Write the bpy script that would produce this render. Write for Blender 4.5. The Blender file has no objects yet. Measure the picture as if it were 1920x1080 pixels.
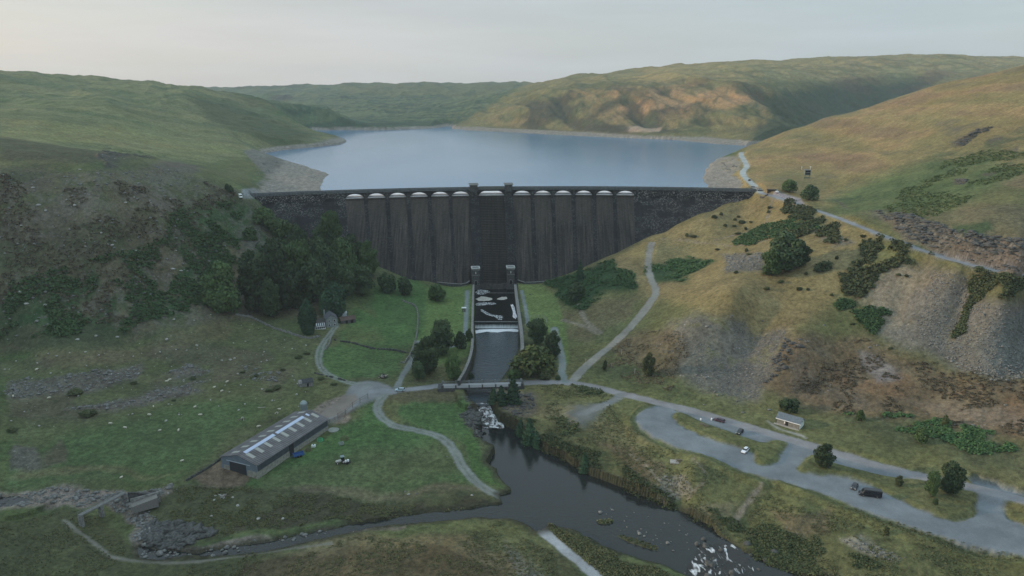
import bpy, bmesh, math, random
import numpy as np
from mathutils import Vector, Matrix
from mathutils.geometry import tessellate_polygon

# ---------------------------------------------------------------- camera
CAMZ = 126.0
TH = math.radians(15.1)
F = 1371.0
CT, ST = math.cos(TH), math.sin(TH)
scene = bpy.context.scene
COL = scene.collection
cam_d = bpy.data.cameras.new('camera')
cam_d.lens = 36.0 * F / 1920.0
cam_d.clip_end = 30000.0
cam = bpy.data.objects.new('camera', cam_d)
COL.objects.link(cam)
cam.location = (0, 0, CAMZ)
cam.rotation_euler = (math.pi / 2 - TH, 0, 0)
scene.camera = cam

# ---------------------------------------------------------------- sky, sun, exposure
SUN_EL = math.radians(11.0)
SUN_DIR = Vector((-0.95, 0.10, 0)).normalized() * math.cos(SUN_EL) + Vector((0, 0, math.sin(SUN_EL)))
world = bpy.data.worlds.new('World')
scene.world = world
world.use_nodes = True
wn, wl = world.node_tree.nodes, world.node_tree.links
wn.clear()
w_out = wn.new('ShaderNodeOutputWorld')
w_bg = wn.new('ShaderNodeBackground')
w_bg.inputs[1].default_value = 0.15
sky = wn.new('ShaderNodeTexSky')
sky.sky_type = 'NISHITA'
sky.sun_disc = False
sky.sun_elevation = SUN_EL
sky.sun_rotation = math.atan2(SUN_DIR.x, SUN_DIR.y)
sky.air_density = 1.0
sky.dust_density = 1.5
# a thin veil of high cloud in front of the clear sky
w_tc = wn.new('ShaderNodeTexCoord')
w_map = wn.new('ShaderNodeMapping'); w_map.inputs['Scale'].default_value = (1.1, 1.1, 9.0)
w_no = wn.new('ShaderNodeTexNoise'); w_no.inputs['Scale'].default_value = 1.7; w_no.inputs['Detail'].default_value = 5
w_no.inputs['Distortion'].default_value = 0.4
w_mr = wn.new('ShaderNodeMapRange')
w_mr.inputs['From Min'].default_value = 0.40; w_mr.inputs['From Max'].default_value = 0.66
w_mr.inputs['To Min'].default_value = 0.74; w_mr.inputs['To Max'].default_value = 0.92
w_mix = wn.new('ShaderNodeMixRGB')
w_ramp = wn.new('ShaderNodeValToRGB')      # the cloud veil: creamy low down, cooler overhead and brightened there, out of view, to light the ground
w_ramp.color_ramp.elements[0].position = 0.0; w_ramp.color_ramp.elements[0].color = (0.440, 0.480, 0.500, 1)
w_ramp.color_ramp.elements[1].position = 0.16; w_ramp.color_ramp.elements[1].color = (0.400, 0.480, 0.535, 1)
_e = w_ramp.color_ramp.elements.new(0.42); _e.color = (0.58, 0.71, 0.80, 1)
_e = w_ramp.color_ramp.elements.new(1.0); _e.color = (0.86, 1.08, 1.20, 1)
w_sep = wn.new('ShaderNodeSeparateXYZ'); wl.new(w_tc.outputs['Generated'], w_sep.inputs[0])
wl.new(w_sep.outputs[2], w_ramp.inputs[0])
w_sc = wn.new('ShaderNodeVectorMath'); w_sc.operation = 'SCALE'; w_sc.inputs[3].default_value = 8.6
# creamier towards the low sun on the left
w_x = wn.new('ShaderNodeMapRange'); w_x.inputs[1].default_value = 0.45; w_x.inputs[2].default_value = -0.75; wl.new(w_sep.outputs[0], w_x.inputs[0])
w_z = wn.new('ShaderNodeMapRange'); w_z.inputs[1].default_value = 0.34; w_z.inputs[2].default_value = 0.0; wl.new(w_sep.outputs[2], w_z.inputs[0])
w_xz = wn.new('ShaderNodeMath'); w_xz.operation = 'MULTIPLY'; wl.new(w_x.outputs[0], w_xz.inputs[0]); wl.new(w_z.outputs[0], w_xz.inputs[1])
w_cr = wn.new('ShaderNodeMixRGB'); w_cr.inputs[2].default_value = (0.62, 0.545, 0.495, 1)
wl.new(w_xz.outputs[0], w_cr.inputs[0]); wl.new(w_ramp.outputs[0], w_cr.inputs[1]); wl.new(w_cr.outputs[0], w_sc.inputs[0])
w_m2 = wn.new('ShaderNodeMapping'); w_m2.inputs['Scale'].default_value = (1.6, 1.6, 16.0); w_m2.inputs['Location'].default_value = (3.1, 0.7, 0.4)
w_n2 = wn.new('ShaderNodeTexNoise'); w_n2.inputs['Scale'].default_value = 1.5; w_n2.inputs['Detail'].default_value = 6; w_n2.inputs['Roughness'].default_value = 0.6
wl.new(w_tc.outputs['Generated'], w_m2.inputs[0]); wl.new(w_m2.outputs[0], w_n2.inputs[0])
w_r2 = wn.new('ShaderNodeMapRange'); w_r2.inputs[1].default_value = 0.36; w_r2.inputs[2].default_value = 0.62; w_r2.inputs[3].default_value = 7.7; w_r2.inputs[4].default_value = 8.5
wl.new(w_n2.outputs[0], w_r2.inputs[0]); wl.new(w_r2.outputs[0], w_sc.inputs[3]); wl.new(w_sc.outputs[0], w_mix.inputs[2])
wl.new(w_tc.outputs['Generated'], w_map.inputs[0]); wl.new(w_map.outputs[0], w_no.inputs[0])
wl.new(w_no.outputs[0], w_mr.inputs[0]); wl.new(w_mr.outputs[0], w_mix.inputs[0])
wl.new(sky.outputs[0], w_mix.inputs[1])
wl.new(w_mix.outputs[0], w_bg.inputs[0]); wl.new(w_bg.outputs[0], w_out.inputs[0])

sun_d = bpy.data.lights.new('sun', 'SUN')
sun_d.energy = 3.4
sun_d.angle = math.radians(3.0)
sun_d.color = (1.0, 0.76, 0.52)
sun = bpy.data.objects.new('sun', sun_d)
COL.objects.link(sun)
sun.rotation_euler = SUN_DIR.to_track_quat('Z', 'Y').to_euler()
vs = scene.view_settings
vs.view_transform = 'Standard'
vs.look = 'None'
vs.exposure = 0.08
vs.gamma = 1.0

# ---------------------------------------------------------------- small tools
def tag(o, label=None, cat=None, group=None, kind=None):
    if label: o['label'] = label
    if cat: o['category'] = cat
    if group: o['group'] = group
    if kind: o['kind'] = kind
    return o

def ray(px, py):
    a, b = (px - 960.0) / F, (540.0 - py) / F
    return np.array([a, CT + b * ST, -ST + b * CT])

def atz(px, py, z):
    d = ray(px, py); t = (z - CAMZ) / d[2]
    return np.array([d[0] * t, d[1] * t, z])

def aty(px, py, Y):
    d = ray(px, py); t = Y / d[1]
    return np.array([d[0] * t, Y, CAMZ + d[2] * t])

def project(x, y, z):
    zz = z - CAMZ
    dep = y * CT - zz * ST
    up = y * ST + zz * CT
    return 960.0 + F * x / dep, 540.0 - F * up / dep

def _hash(ix, iy, seed):
    h = (ix.astype(np.int64) * 374761393 + iy.astype(np.int64) * 668265263 + seed * 1442695041) & 0xffffffff
    h = ((h ^ (h >> 13)) * 1274126177) & 0xffffffff
    h = h ^ (h >> 16)
    return (h & 0xffffff).astype(np.float32) / float(0xffffff)

def vnoise(x, y, seed=0):
    fx, fy = np.floor(x), np.floor(y)
    tx, ty = (x - fx).astype(np.float32), (y - fy).astype(np.float32)
    ix, iy = fx.astype(np.int64), fy.astype(np.int64)
    tx = tx * tx * (3 - 2 * tx); ty = ty * ty * (3 - 2 * ty)
    a = _hash(ix, iy, seed); b = _hash(ix + 1, iy, seed)
    c = _hash(ix, iy + 1, seed); d = _hash(ix + 1, iy + 1, seed)
    return (a + (b - a) * tx) * (1 - ty) + (c + (d - c) * tx) * ty

def fbm(x, y, scale, octv=4, seed=0, gain=0.5, ridged=False):
    s = np.zeros(np.shape(x), np.float32); amp = 1.0; tot = 0.0; f = 1.0 / scale
    ca, sa = 0.8, 0.6
    xx, yy = x, y
    for k in range(octv):
        n = vnoise(xx * f, yy * f, seed + k * 17)
        if ridged: n = 1 - np.abs(2 * n - 1)
        s += amp * n; tot += amp; amp *= gain; f *= 2.03
        xx, yy = xx * ca - yy * sa, xx * sa + yy * ca
    return s / tot

def sstep(a, b, x):
    t = np.clip((x - a) / (b - a), 0, 1)
    return t * t * (3 - 2 * t)

def seg_dist(x, y, poly, closed):
    d = np.full(np.shape(x), 1e9, np.float32)
    n = len(poly)
    for i in range(n if closed else n - 1):
        ax, ay = poly[i][0], poly[i][1]; bx, by = poly[(i + 1) % n][0], poly[(i + 1) % n][1]
        dx, dy = bx - ax, by - ay; L = dx * dx + dy * dy + 1e-9
        t = np.clip(((x - ax) * dx + (y - ay) * dy) / L, 0, 1)
        d = np.minimum(d, np.hypot(x - ax - t * dx, y - ay - t * dy).astype(np.float32))
    return d

def inside(x, y, poly):
    r = np.zeros(np.shape(x), bool); n = len(poly)
    for i in range(n):
        ax, ay = poly[i][0], poly[i][1]; bx, by = poly[(i + 1) % n][0], poly[(i + 1) % n][1]
        if ay == by: continue
        c = ((ay > y) != (by > y)) & (x < (bx - ax) * (y - ay) / (by - ay) + ax)
        r ^= c
    return r

def sdf(x, y, poly, margin):
    """signed distance (negative inside); big outside the margin"""
    P = np.array([(p[0], p[1]) for p in poly])
    sel = (x > P[:, 0].min() - margin) & (x < P[:, 0].max() + margin) & (y > P[:, 1].min() - margin) & (y < P[:, 1].max() + margin)
    out = np.full(np.shape(x), 1e6, np.float32)
    xs, ys = x[sel], y[sel]
    if xs.size:
        d = seg_dist(xs, ys, P, True)
        d[inside(xs, ys, P)] *= -1
        out[sel] = d
    return out

def line_d(x, y, poly, margin):
    P = np.array([(p[0], p[1]) for p in poly])
    sel = (x > P[:, 0].min() - margin) & (x < P[:, 0].max() + margin) & (y > P[:, 1].min() - margin) & (y < P[:, 1].max() + margin)
    out = np.full(np.shape(x), 1e6, np.float32)
    if sel.any(): out[sel] = seg_dist(x[sel], y[sel], P, False)
    return out

def smooth_poly(pts, it=2, closed=False):
    P = [np.array(p, float) for p in pts]
    for _ in range(it):
        Q = []
        n = len(P)
        rng_ = range(n) if closed else range(n - 1)
        if not closed: Q.append(P[0])
        for i in rng_:
            a, b = P[i], P[(i + 1) % n]
            Q += [a * .75 + b * .25, a * .25 + b * .75]
        if not closed: Q.append(P[-1])
        P = Q
    return P

# ---------------------------------------------------------------- materials
def mat(name, color, rough=0.85, metal=0.0, noise=0.0, nscale=3.0, bump=0.0, bscale=8.0, spec=0.3, stretch=None, color2=None, detail=5.0):
    m = bpy.data.materials.new(name); m.use_nodes = True
    nt = m.node_tree; b = nt.nodes['Principled BSDF']
    b.inputs['Base Color'].default_value = (*color, 1)
    b.inputs['Roughness'].default_value = rough
    b.inputs['Metallic'].default_value = metal
    b.inputs['Specular IOR Level'].default_value = spec
    tc = nt.nodes.new('ShaderNodeTexCoord')
    mp = nt.nodes.new('ShaderNodeMapping')
    nt.links.new(tc.outputs['Object'], mp.inputs[0])
    if stretch: mp.inputs['Scale'].default_value = stretch
    if noise or color2:
        n = nt.nodes.new('ShaderNodeTexNoise'); n.inputs['Scale'].default_value = nscale; n.inputs['Detail'].default_value = detail
        nt.links.new(mp.outputs[0], n.inputs[0])
        mx = nt.nodes.new('ShaderNodeMixRGB')
        mr = nt.nodes.new('ShaderNodeMapRange'); mr.inputs[1].default_value = 0.33; mr.inputs[2].default_value = 0.67
        nt.links.new(n.outputs[0], mr.inputs[0]); nt.links.new(mr.outputs[0], mx.inputs[0])
        c2 = color2 if color2 else tuple(c * (1 + noise) for c in color)
        c1 = color if color2 else tuple(c * (1 - noise) for c in color)
        mx.inputs[1].default_value = (*c1, 1); mx.inputs[2].default_value = (*c2, 1)
        nt.links.new(mx.outputs[0], b.inputs['Base Color'])
    if bump:
        n2 = nt.nodes.new('ShaderNodeTexNoise'); n2.inputs['Scale'].default_value = bscale; n2.inputs['Detail'].default_value = 6
        nt.links.new(mp.outputs[0], n2.inputs[0])
        bp = nt.nodes.new('ShaderNodeBump'); bp.inputs['Strength'].default_value = bump; bp.inputs['Distance'].default_value = 0.3
        nt.links.new(n2.outputs[0], bp.inputs['Height']); nt.links.new(bp.outputs[0], b.inputs['Normal'])
    return m

def link_mesh(name, verts, faces, material=None, parent=None, smooth=False, matrix=None):
    me = bpy.data.meshes.new(name)
    me.from_pydata([tuple(v) for v in verts], [], [tuple(f) for f in faces])
    if material:
        if isinstance(material, (list, tuple)):
            for m_ in material: me.materials.append(m_)
        else: me.materials.append(material)
    if smooth: me.polygons.foreach_set('use_smooth', [True] * len(me.polygons))
    o = bpy.data.objects.new(name, me); COL.objects.link(o)
    if parent: o.parent = parent
    return o

def np_mesh(name, V, Fq, material, smooth=False, parent=None):
    """quick mesh from numpy arrays; Fq is (n,3) or (n,4)"""
    me = bpy.data.meshes.new(name)
    V = np.asarray(V, np.float32); Fq = np.asarray(Fq, np.int32)
    k = Fq.shape[1]
    me.vertices.add(len(V)); me.vertices.foreach_set('co', V.ravel())
    me.loops.add(Fq.size); me.loops.foreach_set('vertex_index', Fq.ravel())
    me.polygons.add(len(Fq)); me.polygons.foreach_set('loop_start', np.arange(0, Fq.size, k, dtype=np.int32))
    me.polygons.foreach_set('loop_total', np.full(len(Fq), k, np.int32))
    me.update(calc_edges=True)
    if smooth: me.polygons.foreach_set('use_smooth', np.ones(len(Fq), bool))
    if material: me.materials.append(material)
    o = bpy.data.objects.new(name, me); COL.objects.link(o)
    if parent: o.parent = parent
    return o

def empty(name, loc, rz=0.0):
    o = bpy.data.objects.new(name, None); COL.objects.link(o)
    o.location = tuple(loc); o.rotation_euler = (0, 0, rz); o.empty_display_size = 0.5
    return o

class MB:
    """collects shapes and links them as one mesh"""
    def __init__(s): s.v = []; s.f = []
    def add(s, vs_, fs_):
        k = len(s.v); s.v += [tuple(map(float, p)) for p in vs_]; s.f += [tuple(i + k for i in f_) for f_ in fs_]
    def box(s, x0, y0, z0, x1, y1, z1, M=None):
        vs_ = [(x0, y0, z0), (x1, y0, z0), (x1, y1, z0), (x0, y1, z0), (x0, y0, z1), (x1, y0, z1), (x1, y1, z1), (x0, y1, z1)]
        if M is not None: vs_ = [M @ Vector(p) for p in vs_]
        s.add(vs_, [(3, 2, 1, 0), (4, 5, 6, 7), (0, 1, 5, 4), (1, 2, 6, 5), (2, 3, 7, 6), (3, 0, 4, 7)])
    def prism(s, prof, axis0, axis1, put):
        """prof: list of 2-D points (ccw), swept from axis0 to axis1; put(a,b,t) gives the point"""
        n = len(prof)
        vs_ = [put(a, b, axis0) for a, b in prof] + [put(a, b, axis1) for a, b in prof]
        fs_ = [tuple(range(n))[::-1], tuple(range(n, 2 * n))]
        fs_ += [(i, (i + 1) % n, n + (i + 1) % n, n + i) for i in range(n)]
        s.add(vs_, fs_)
    def tube(s, p, q, r0, r1=None, n=8, cap=True):
        if r1 is None: r1 = r0
        p, q = Vector(p), Vector(q); d = (q - p)
        if d.length < 1e-6: return
        d.normalize()
        a = d.orthogonal().normalized(); b = d.cross(a)
        vs_ = []
        for c, r in ((p, r0), (q, r1)):
            for i in range(n):
                t = 2 * math.pi * i / n
                vs_.append(c + a * (r * math.cos(t)) + b * (r * math.sin(t)))
        fs_ = [(i, (i + 1) % n, n + (i + 1) % n, n + i) for i in range(n)]
        if cap: fs_ += [tuple(range(n))[::-1], tuple(range(n, 2 * n))]
        s.add(vs_, fs_)
    def lathe(s, prof, cx=0, cy=0, n=14):
        vs_ = []; fs_ = []
        for r, z in prof:
            for i in range(n):
                t = 2 * math.pi * i / n; vs_.append((cx + r * math.cos(t), cy + r * math.sin(t), z))
        for k in range(len(prof) - 1):
            for i in range(n):
                j = (i + 1) % n
                fs_.append((k * n + i, k * n + j, (k + 1) * n + j, (k + 1) * n + i))
        fs_.append(tuple(range(n))[::-1]); fs_.append(tuple(range((len(prof) - 1) * n, len(prof) * n)))
        s.add(vs_, fs_)
    def build(s, name, material, parent=None, smooth=False, bevel=0.0):
        o = link_mesh(name, s.v, s.f, material, parent, smooth)
        if bevel:
            md = o.modifiers.new('bevel', 'BEVEL'); md.width = bevel; md.segments = 2; md.limit_method = 'ANGLE'
        return o

def copy_tree(o, parent=None):
    c = o.copy(); COL.objects.link(c)
    if parent is not None: c.parent = parent
    for ch in list(o.children): copy_tree(ch, c)
    return c

# ---------------------------------------------------------------- dam plan: an arc, bowed upstream
DL = atz(468, 367, 56); DM = atz(921, 354, 56); DR = atz(1421, 358, 56)
def circ(a, b, c):
    ax, ay, bx, by, cx, cy = a[0], a[1], b[0], b[1], c[0], c[1]
    d = 2 * (ax * (by - cy) + bx * (cy - ay) + cx * (ay - by))
    ux = ((ax * ax + ay * ay) * (by - cy) + (bx * bx + by * by) * (cy - ay) + (cx * cx + cy * cy) * (ay - by)) / d
    uy = ((ax * ax + ay * ay) * (cx - bx) + (bx * bx + by * by) * (ax - cx) + (cx * cx + cy * cy) * (bx - ax)) / d
    return ux, uy
DCX, DCY = circ(DL, DM, DR)
DR_ = math.hypot(DL[0] - DCX, DL[1] - DCY)
def dam_pt(phi, d, z):
    """phi from the circle centre, d metres downstream of the crest line"""
    r = DR_ - d
    return (DCX + r * math.sin(phi), DCY + r * math.cos(phi), z)
def phi_of(px, z=56.0, d=0.0, py=356.0):
    """angle where the column px meets the dam at height z, offset d"""
    lo, hi = -0.9, 0.9
    for _ in range(50):
        m = (lo + hi) / 2; p = dam_pt(m, d, z)
        if project(*p)[0] < px: lo = m
        else: hi = m
    return (lo + hi) / 2
FACE_SLOPE = 0.86
def face_d(z):
    return 3.2 + max(0.0, 50.0 - z) * FACE_SLOPE
def dam_hit(px, py):
    d = ray(px, py)
    for k in range(4000):
        t = 380 + k * 0.08
        p = d * t; z = CAMZ + p[2]
        dd = DR_ - math.hypot(p[0] - DCX, p[1] - DCY)
        if dd <= face_d(z): return np.array([p[0], p[1], z])
    return None
# ---------------------------------------------------------------- terrain heights
CP = []          # control points (x, y, z)
def cz(*pts):
    for px, py, z in pts:
        z2 = z - 3.0 * (1 - min(max(z, 0) / 56.0, 1)) if z < 56 else z
        CP.append(atz(px, py, z2))
def cY(*pts):
    for px, py, Y in pts: CP.append(aty(px, py, Y))
def cw(*pts):
    for p in pts: CP.append(np.array(p, float))
# where the ground meets the foot of the dam
for p in [(500, 388), (530, 408), (560, 430), (600, 452), (640, 470), (690, 492), (740, 512), (800, 527), (880, 532), (968, 530), (1020, 527),
          (1050, 518), (1080, 507), (1110, 494), (1140, 480), (1170, 467), (1200, 452), (1230, 438.5), (1260, 425), (1290, 411.5), (1320, 398), (1350, 385.5), (1380, 373), (1402, 363.5)]:
    CP.append(dam_hit(*p))
# under the dam body and lake bed behind it
for px in (520, 580, 650, 750, 850, 950, 1050, 1150, 1250, 1340):
    ph = phi_of(px)
    h = {520: 40, 580: 28, 650: 17, 750: 3, 850: -4, 950: -4, 1050: -1, 1150: 13, 1250: 28, 1340: 42}[px]
    CP.append(np.array(dam_pt(ph, min(14, max(1, face_d(h) - 7)), h - 1.5)))
    CP.append(np.array(dam_pt(ph, -14, 36 if h < 38 else 44)))
cw((-60, 620, 36), (60, 620, 36), (0, 760, 34), (120, 760, 38), (-120, 800, 38), (0, 950, 34), (180, 950, 38), (-120, 1000, 38), (100, 1150, 34), (300, 1150, 40), (-100, 1300, 36), (0, 1450, 38))
# lawns and meadow below the dam
cz((800, 560, 0), (870, 545, 0), (870, 620, -.5), (790, 600, -1), (700, 560, 1.5), (720, 620, -1), (640, 640, -2), (760, 650, -2), (645, 590, 1.5),
   (740, 735, -3.5), (660, 730, -3.5), (820, 710, -4), (970, 700, -4), (1060, 715, -3), (1150, 735, -3), (860, 660, -2), (990, 640, -1),
   (975, 545, 0), (1030, 545, .5), (1050, 620, -1), (1065, 680, -2.5),
   (1100, 545, 9), (1150, 520, 16), (1225, 470, 24), (1237, 540, 17), (1190, 600, 9), (1110, 665, 0), (1145, 570, 9), (1090, 610, 2), (1230, 640, 8), (1200, 700, 0),
   (1300, 600, 19), (1380, 560, 28), (1300, 460, 27), (1400, 430, 38), (1450, 400, 48), (1340, 412, 41), (1400, 384, 48), (1260, 450, 27.5), (1230, 500, 19), (1300, 430, 35),
   (1421, 361, 56), (1445, 367, 56), (1500, 383, 55.5), (1600, 419, 54), (1700, 459, 52), (1800, 492, 50), (1920, 519, 48), (2200, 590, 44),
   (1500, 460, 42), (1450, 500, 35), (1560, 440, 48), (1600, 520, 36), (1700, 560, 32), (1800, 570, 34), (1920, 600, 30), (1400, 640, 12), (1500, 640, 17), (1600, 660, 14), (1800, 690, 15),
   (1920, 700, 17), (1300, 690, 5), (1400, 745, 0), (1500, 757, 0.5), (1650, 775, 4), (1800, 805, 6), (1920, 830, 7), (1300, 740, -1), (1560, 700, 8),
   (1150, 738, -2.5), (1250, 757, -2), (1350, 782, -2), (1500, 830, -2), (1700, 888, -1.5), (1920, 940, -1), (1210, 790, -2.2), (1300, 830, -2), (1450, 885, -2), (1600, 940, -2), (1750, 985, -2), (1920, 1030, -2),
   (1100, 770, -3.5), (1010, 750, -4), (1050, 810, -6.5), (1150, 860, -7), (1220, 880, -5), (1290, 900, -3.2), (1280, 935, -9), (1400, 925, -4), (1400, 985, -9.5), (1500, 958, -3), (1500, 1030, -9), (1600, 1005, -4), (1700, 1045, -4), (1900, 1080, -4),
   (720, 770, -5), (800, 790, -6), (850, 850, -8), (895, 905, -10), (700, 850, -7), (600, 900, -8), (500, 915, -8), (640, 935, -9), (850, 940, -10), (430, 880, -6.5), (610, 790, -6), (560, 740, -3), (640, 700, -3), (600, 650, 0), (520, 640, 0),
   (400, 650, 2), (200, 700, 2), (0, 760, 2), (200, 800, -3), (0, 850, -4), (400, 760, -3.5), (300, 880, -7), (100, 905, -7), (0, 912, -7), (0, 945, -9.5), (100, 945, -10), (210, 975, -12), (260, 1035, -12),
   (0, 1000, -8), (100, 1040, -8), (200, 1075, -8.5), (400, 1065, -9.5), (600, 1040, -9.8), (800, 1000, -9.8), (950, 982, -10.5), (700, 1078, -7.0), (850, 1045, -8), (1000, 1062, -9), (1150, 1070, -10), (350, 960, -8.5), (350, 1010, -10),
   (640, 981, -10.7), (560, 997, -10.7), (430, 1021, -10.7), (760, 960, -10.7), (850, 949, -10.7), (640, 1010, -10.7), (420, 1052, -10.7), (800, 988, -10.7), (300, 1054, -10.7))
# near left hillside
cz((0, 660, 6), (250, 645, 5), (420, 590, 7), (560, 600, 2), (500, 560, 8), (610, 610, 0.5),
   (0, 560, 26), (0, 450, 50), (0, 350, 75), (0, 300, 86), (0, 272, 92), (150, 560, 23), (200, 450, 48), (200, 350, 72), (200, 300, 83), (300, 520, 26), (300, 400, 56), (300, 330, 73),
   (400, 480, 31), (400, 420, 46), (400, 355, 64), (450, 400, 48), (500, 430, 38), (550, 480, 26), (600, 520, 14), (650, 540, 6), (450, 376, 56), (470, 372, 56))
# bench and far slopes on the left
cY((0, 250, 600), (150, 275, 610), (300, 293, 640), (430, 320, 640), (0, 200, 820), (200, 200, 870), (0, 138, 1300), (200, 151, 1320), (370, 167, 1370), (480, 205, 1290), (555, 236, 1230),
   (300, 240, 860), (420, 262, 870), (150, 175, 1050), (350, 200, 1100), (450, 235, 1080), (100, 225, 700), (260, 262, 720))
cw((-420, 1600, 95), (-700, 1700, 125), (-300, 1450, 60), (-900, 1500, 150), (-1400, 1600, 170))
# far hills beyond the lake
cY((620, 225, 1800), (700, 205, 1950), (800, 200, 2100), (500, 203, 2150), (600, 186, 2400), (750, 180, 2500), (900, 180, 2500), (440, 190, 2800),
   (380, 167, 3300), (500, 163, 3300), (650, 158, 3300), (800, 156, 3300), (990, 154.5, 3200), (1100, 160, 3000))
cY((900, 215, 1660), (950, 188, 1760), (1000, 160, 1900), (1040, 150, 2000), (1100, 141, 2050), (1250, 126, 2050), (1400, 116, 2150), (1600, 108, 2350), (1760, 104, 2450), (1920, 110, 2550), (2200, 120, 2600),
   (1000, 195, 1560), (1100, 172, 1540), (1200, 162, 1500), (1320, 158, 1460), (1430, 165, 1430), (1200, 225, 1330), (1080, 232, 1420), (1300, 232, 1240), (1400, 240, 1170), (1380, 200, 1260), (1440, 215, 1210),
   (1440, 160, 1480), (1540, 156, 1800), (1650, 143, 1950), (1760, 138, 2050), (1900, 128, 2150), (1520, 215, 1560), (1600, 200, 1720), (1560, 250, 1340), (1700, 175, 1850), (1200, 141, 1750), (1400, 133, 1750), (1600, 124, 2100))
cw((800, 1350, 70), (700, 1500, 75), (1000, 1500, 110))
# the right hill
cY((1400, 284, 790), (1440, 264, 850), (1480, 248, 860), (1560, 222, 850), (1640, 199, 840), (1700, 182, 820), (1760, 162, 800), (1840, 145, 770), (1920, 124, 740), (2100, 80, 700),
   (1450, 305, 660), (1510, 325, 600), (1600, 300, 600), (1600, 375, 470), (1550, 360, 520), (1700, 300, 520), (1800, 300, 480), (1920, 300, 440), (1920, 200, 560), (1800, 220, 600), (1700, 250, 640), (1560, 265, 710),
   (1700, 400, 405), (1800, 400, 372), (1920, 400, 350), (1920, 465, 318), (1830, 450, 335))
cz((1392, 292, 58), (1405, 320, 57.5), (1412, 340, 57))
cw((260, 900, 58), (330, 960, 58), (450, 1000, 80), (620, 1000, 110), (800, 900, 150), (1000, 800, 170), (420, 250, 95), (600, 400, 150), (800, 300, 190), (250, 190, 30), (200, 160, 5),
   (-330, 200, 20), (-450, 300, 70), (-600, 450, 130), (-300, 120, 0), (0, 110, -6), (120, 110, -5), (-150, 120, -6), (-900, 800, 170), (-1200, 1000, 180), (1500, 1600, 190), (2200, 2500, 230), (-2500, 3300, 190), (-1500, 3000, 160), (1200, 3600, 200),
   (0, 4500, 120), (-2500, 4500, 130), (2500, 4500, 160), (0, 6500, 60), (-4000, 6500, 60), (4500, 6500, 80), (-1000, 2300, 120))
CP = np.array(CP)
cu, cv = CP[:, 0] / CP[:, 1], np.log(CP[:, 1])
KU = 1.6
def phi_rbf(r2): return np.sqrt(r2 + 0.00035)
A = phi_rbf(((cu[:, None] - cu[None]) * KU) ** 2 + (cv[:, None] - cv[None]) ** 2)
n_ = len(CP)
P_ = np.stack([np.ones(n_), cu, cv], 1)
Mx = np.zeros((n_ + 3, n_ + 3)); Mx[:n_, :n_] = A; Mx[:n_, :n_] -= np.eye(n_) * 0.0015; Mx[:n_, n_:] = P_; Mx[n_:, :n_] = P_.T
W_ = np.linalg.solve(Mx, np.concatenate([CP[:, 2], np.zeros(3)]))
def rbf(u, v):
    out = np.empty(u.shape, np.float32); uf, vf = u.ravel().astype(np.float32), v.ravel().astype(np.float32)
    o = out.ravel(); cu_, cv_ = cu.astype(np.float32), cv.astype(np.float32); w = W_[:n_].astype(np.float32)
    for k in range(0, uf.size, 40000):
        a, b = uf[k:k + 40000, None], vf[k:k + 40000, None]
        o[k:k + 40000] = phi_rbf(((a - cu_) * KU) ** 2 + (b - cv_) ** 2) @ w + (W_[n_] + W_[n_ + 1] * a[:, 0] + W_[n_ + 2] * b[:, 0])
    return o.reshape(u.shape)

# the ground sheet: a fan-shaped mesh, finer near the viewer, reaching past the skyline
NU, NV = 1400, 1150
UMIN, UMAX, VMIN, VMAX = -1.14, 1.14, math.log(112.0), math.log(7000.0)
gu = np.linspace(UMIN, UMAX, NU); gv = np.linspace(VMIN, VMAX, NV)
# denser rows where the valley is
_t = np.linspace(0, 1, NV)
_w = 0.62 * _t + 0.38 * _t ** 3
gv = VMIN + (VMAX - VMIN) * _w / _w[-1]
U, V = np.meshgrid(gu, gv)
Yg = np.exp(V); Xg = U * Yg
Z0 = rbf(U, V).astype(np.float64)
PX0, PY0 = project(Xg, Yg, Z0)

# ---- water outlines, taken at their own levels
def wp(pts, z): return [tuple(atz(a, b, z)[:2]) for a, b in pts]
LAKE = wp([(560, 362), (597, 359), (604, 345), (613, 327), (598, 320), (570, 314), (545, 308), (515, 300), (497, 294), (497, 287), (530, 281), (590, 276), (635, 271), (650, 265), (640, 261), (612, 258), (590, 249),
           (578, 244.5), (640, 244), (700, 244.5), (760, 243), (815, 240.5), (838, 237), (850, 237.5), (848, 241.5), (880, 245), (950, 248), (1040, 253), (1100, 256), (1180, 259), (1260, 262), (1340, 270), (1400, 273), (1430, 271), (1500, 268),
           (1520, 274), (1440, 285), (1378, 289), (1345, 301), (1331, 312), (1326, 330), (1318, 353)], 50.0)
LAKE = [p for p in LAKE] + [dam_pt(phi_of(px), -3.0, 0)[:2] for px in (1340, 1250, 1100, 950, 800, 680, 590, 560)]
POOL = wp([(903, 800), (893, 815), (905, 838), (925, 848), (917, 862), (912, 875), (930, 885), (934, 898), (958, 922), (948, 926), (936, 930), (942, 944), (905, 950), (850, 957), (760, 967), (700, 977), (640, 989), (560, 1004), (500, 1017), (430, 1027), (370, 1036), (290, 1030), (262, 1026), (260, 1046), (300, 1050), (400, 1044), (480, 1036), (560, 1022), (640, 1003), (720, 989), (800, 980), (880, 972), (960, 973), (990, 986), (1004, 1000), (1020, 996), (1030, 988), (1085, 1002), (1130, 1026), (1200, 1046), (1250, 1062), (1290, 1078), (1330, 1100),
           (1560, 1100), (1500, 1078), (1440, 1056), (1392, 1036), (1362, 1012), (1335, 990), (1290, 964), (1225, 938), (1160, 912), (1110, 893), (1075, 872), (1040, 852), (1010, 838), (985, 822), (965, 806), (945, 797), (925, 796)], -14.0)
CHAN = wp([(890, 606), (972, 606), (974, 665), (962, 688), (942, 716), (922, 738), (917, 760), (883, 760), (874, 738), (877, 714), (887, 686), (892, 655)], -9.5)
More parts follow.
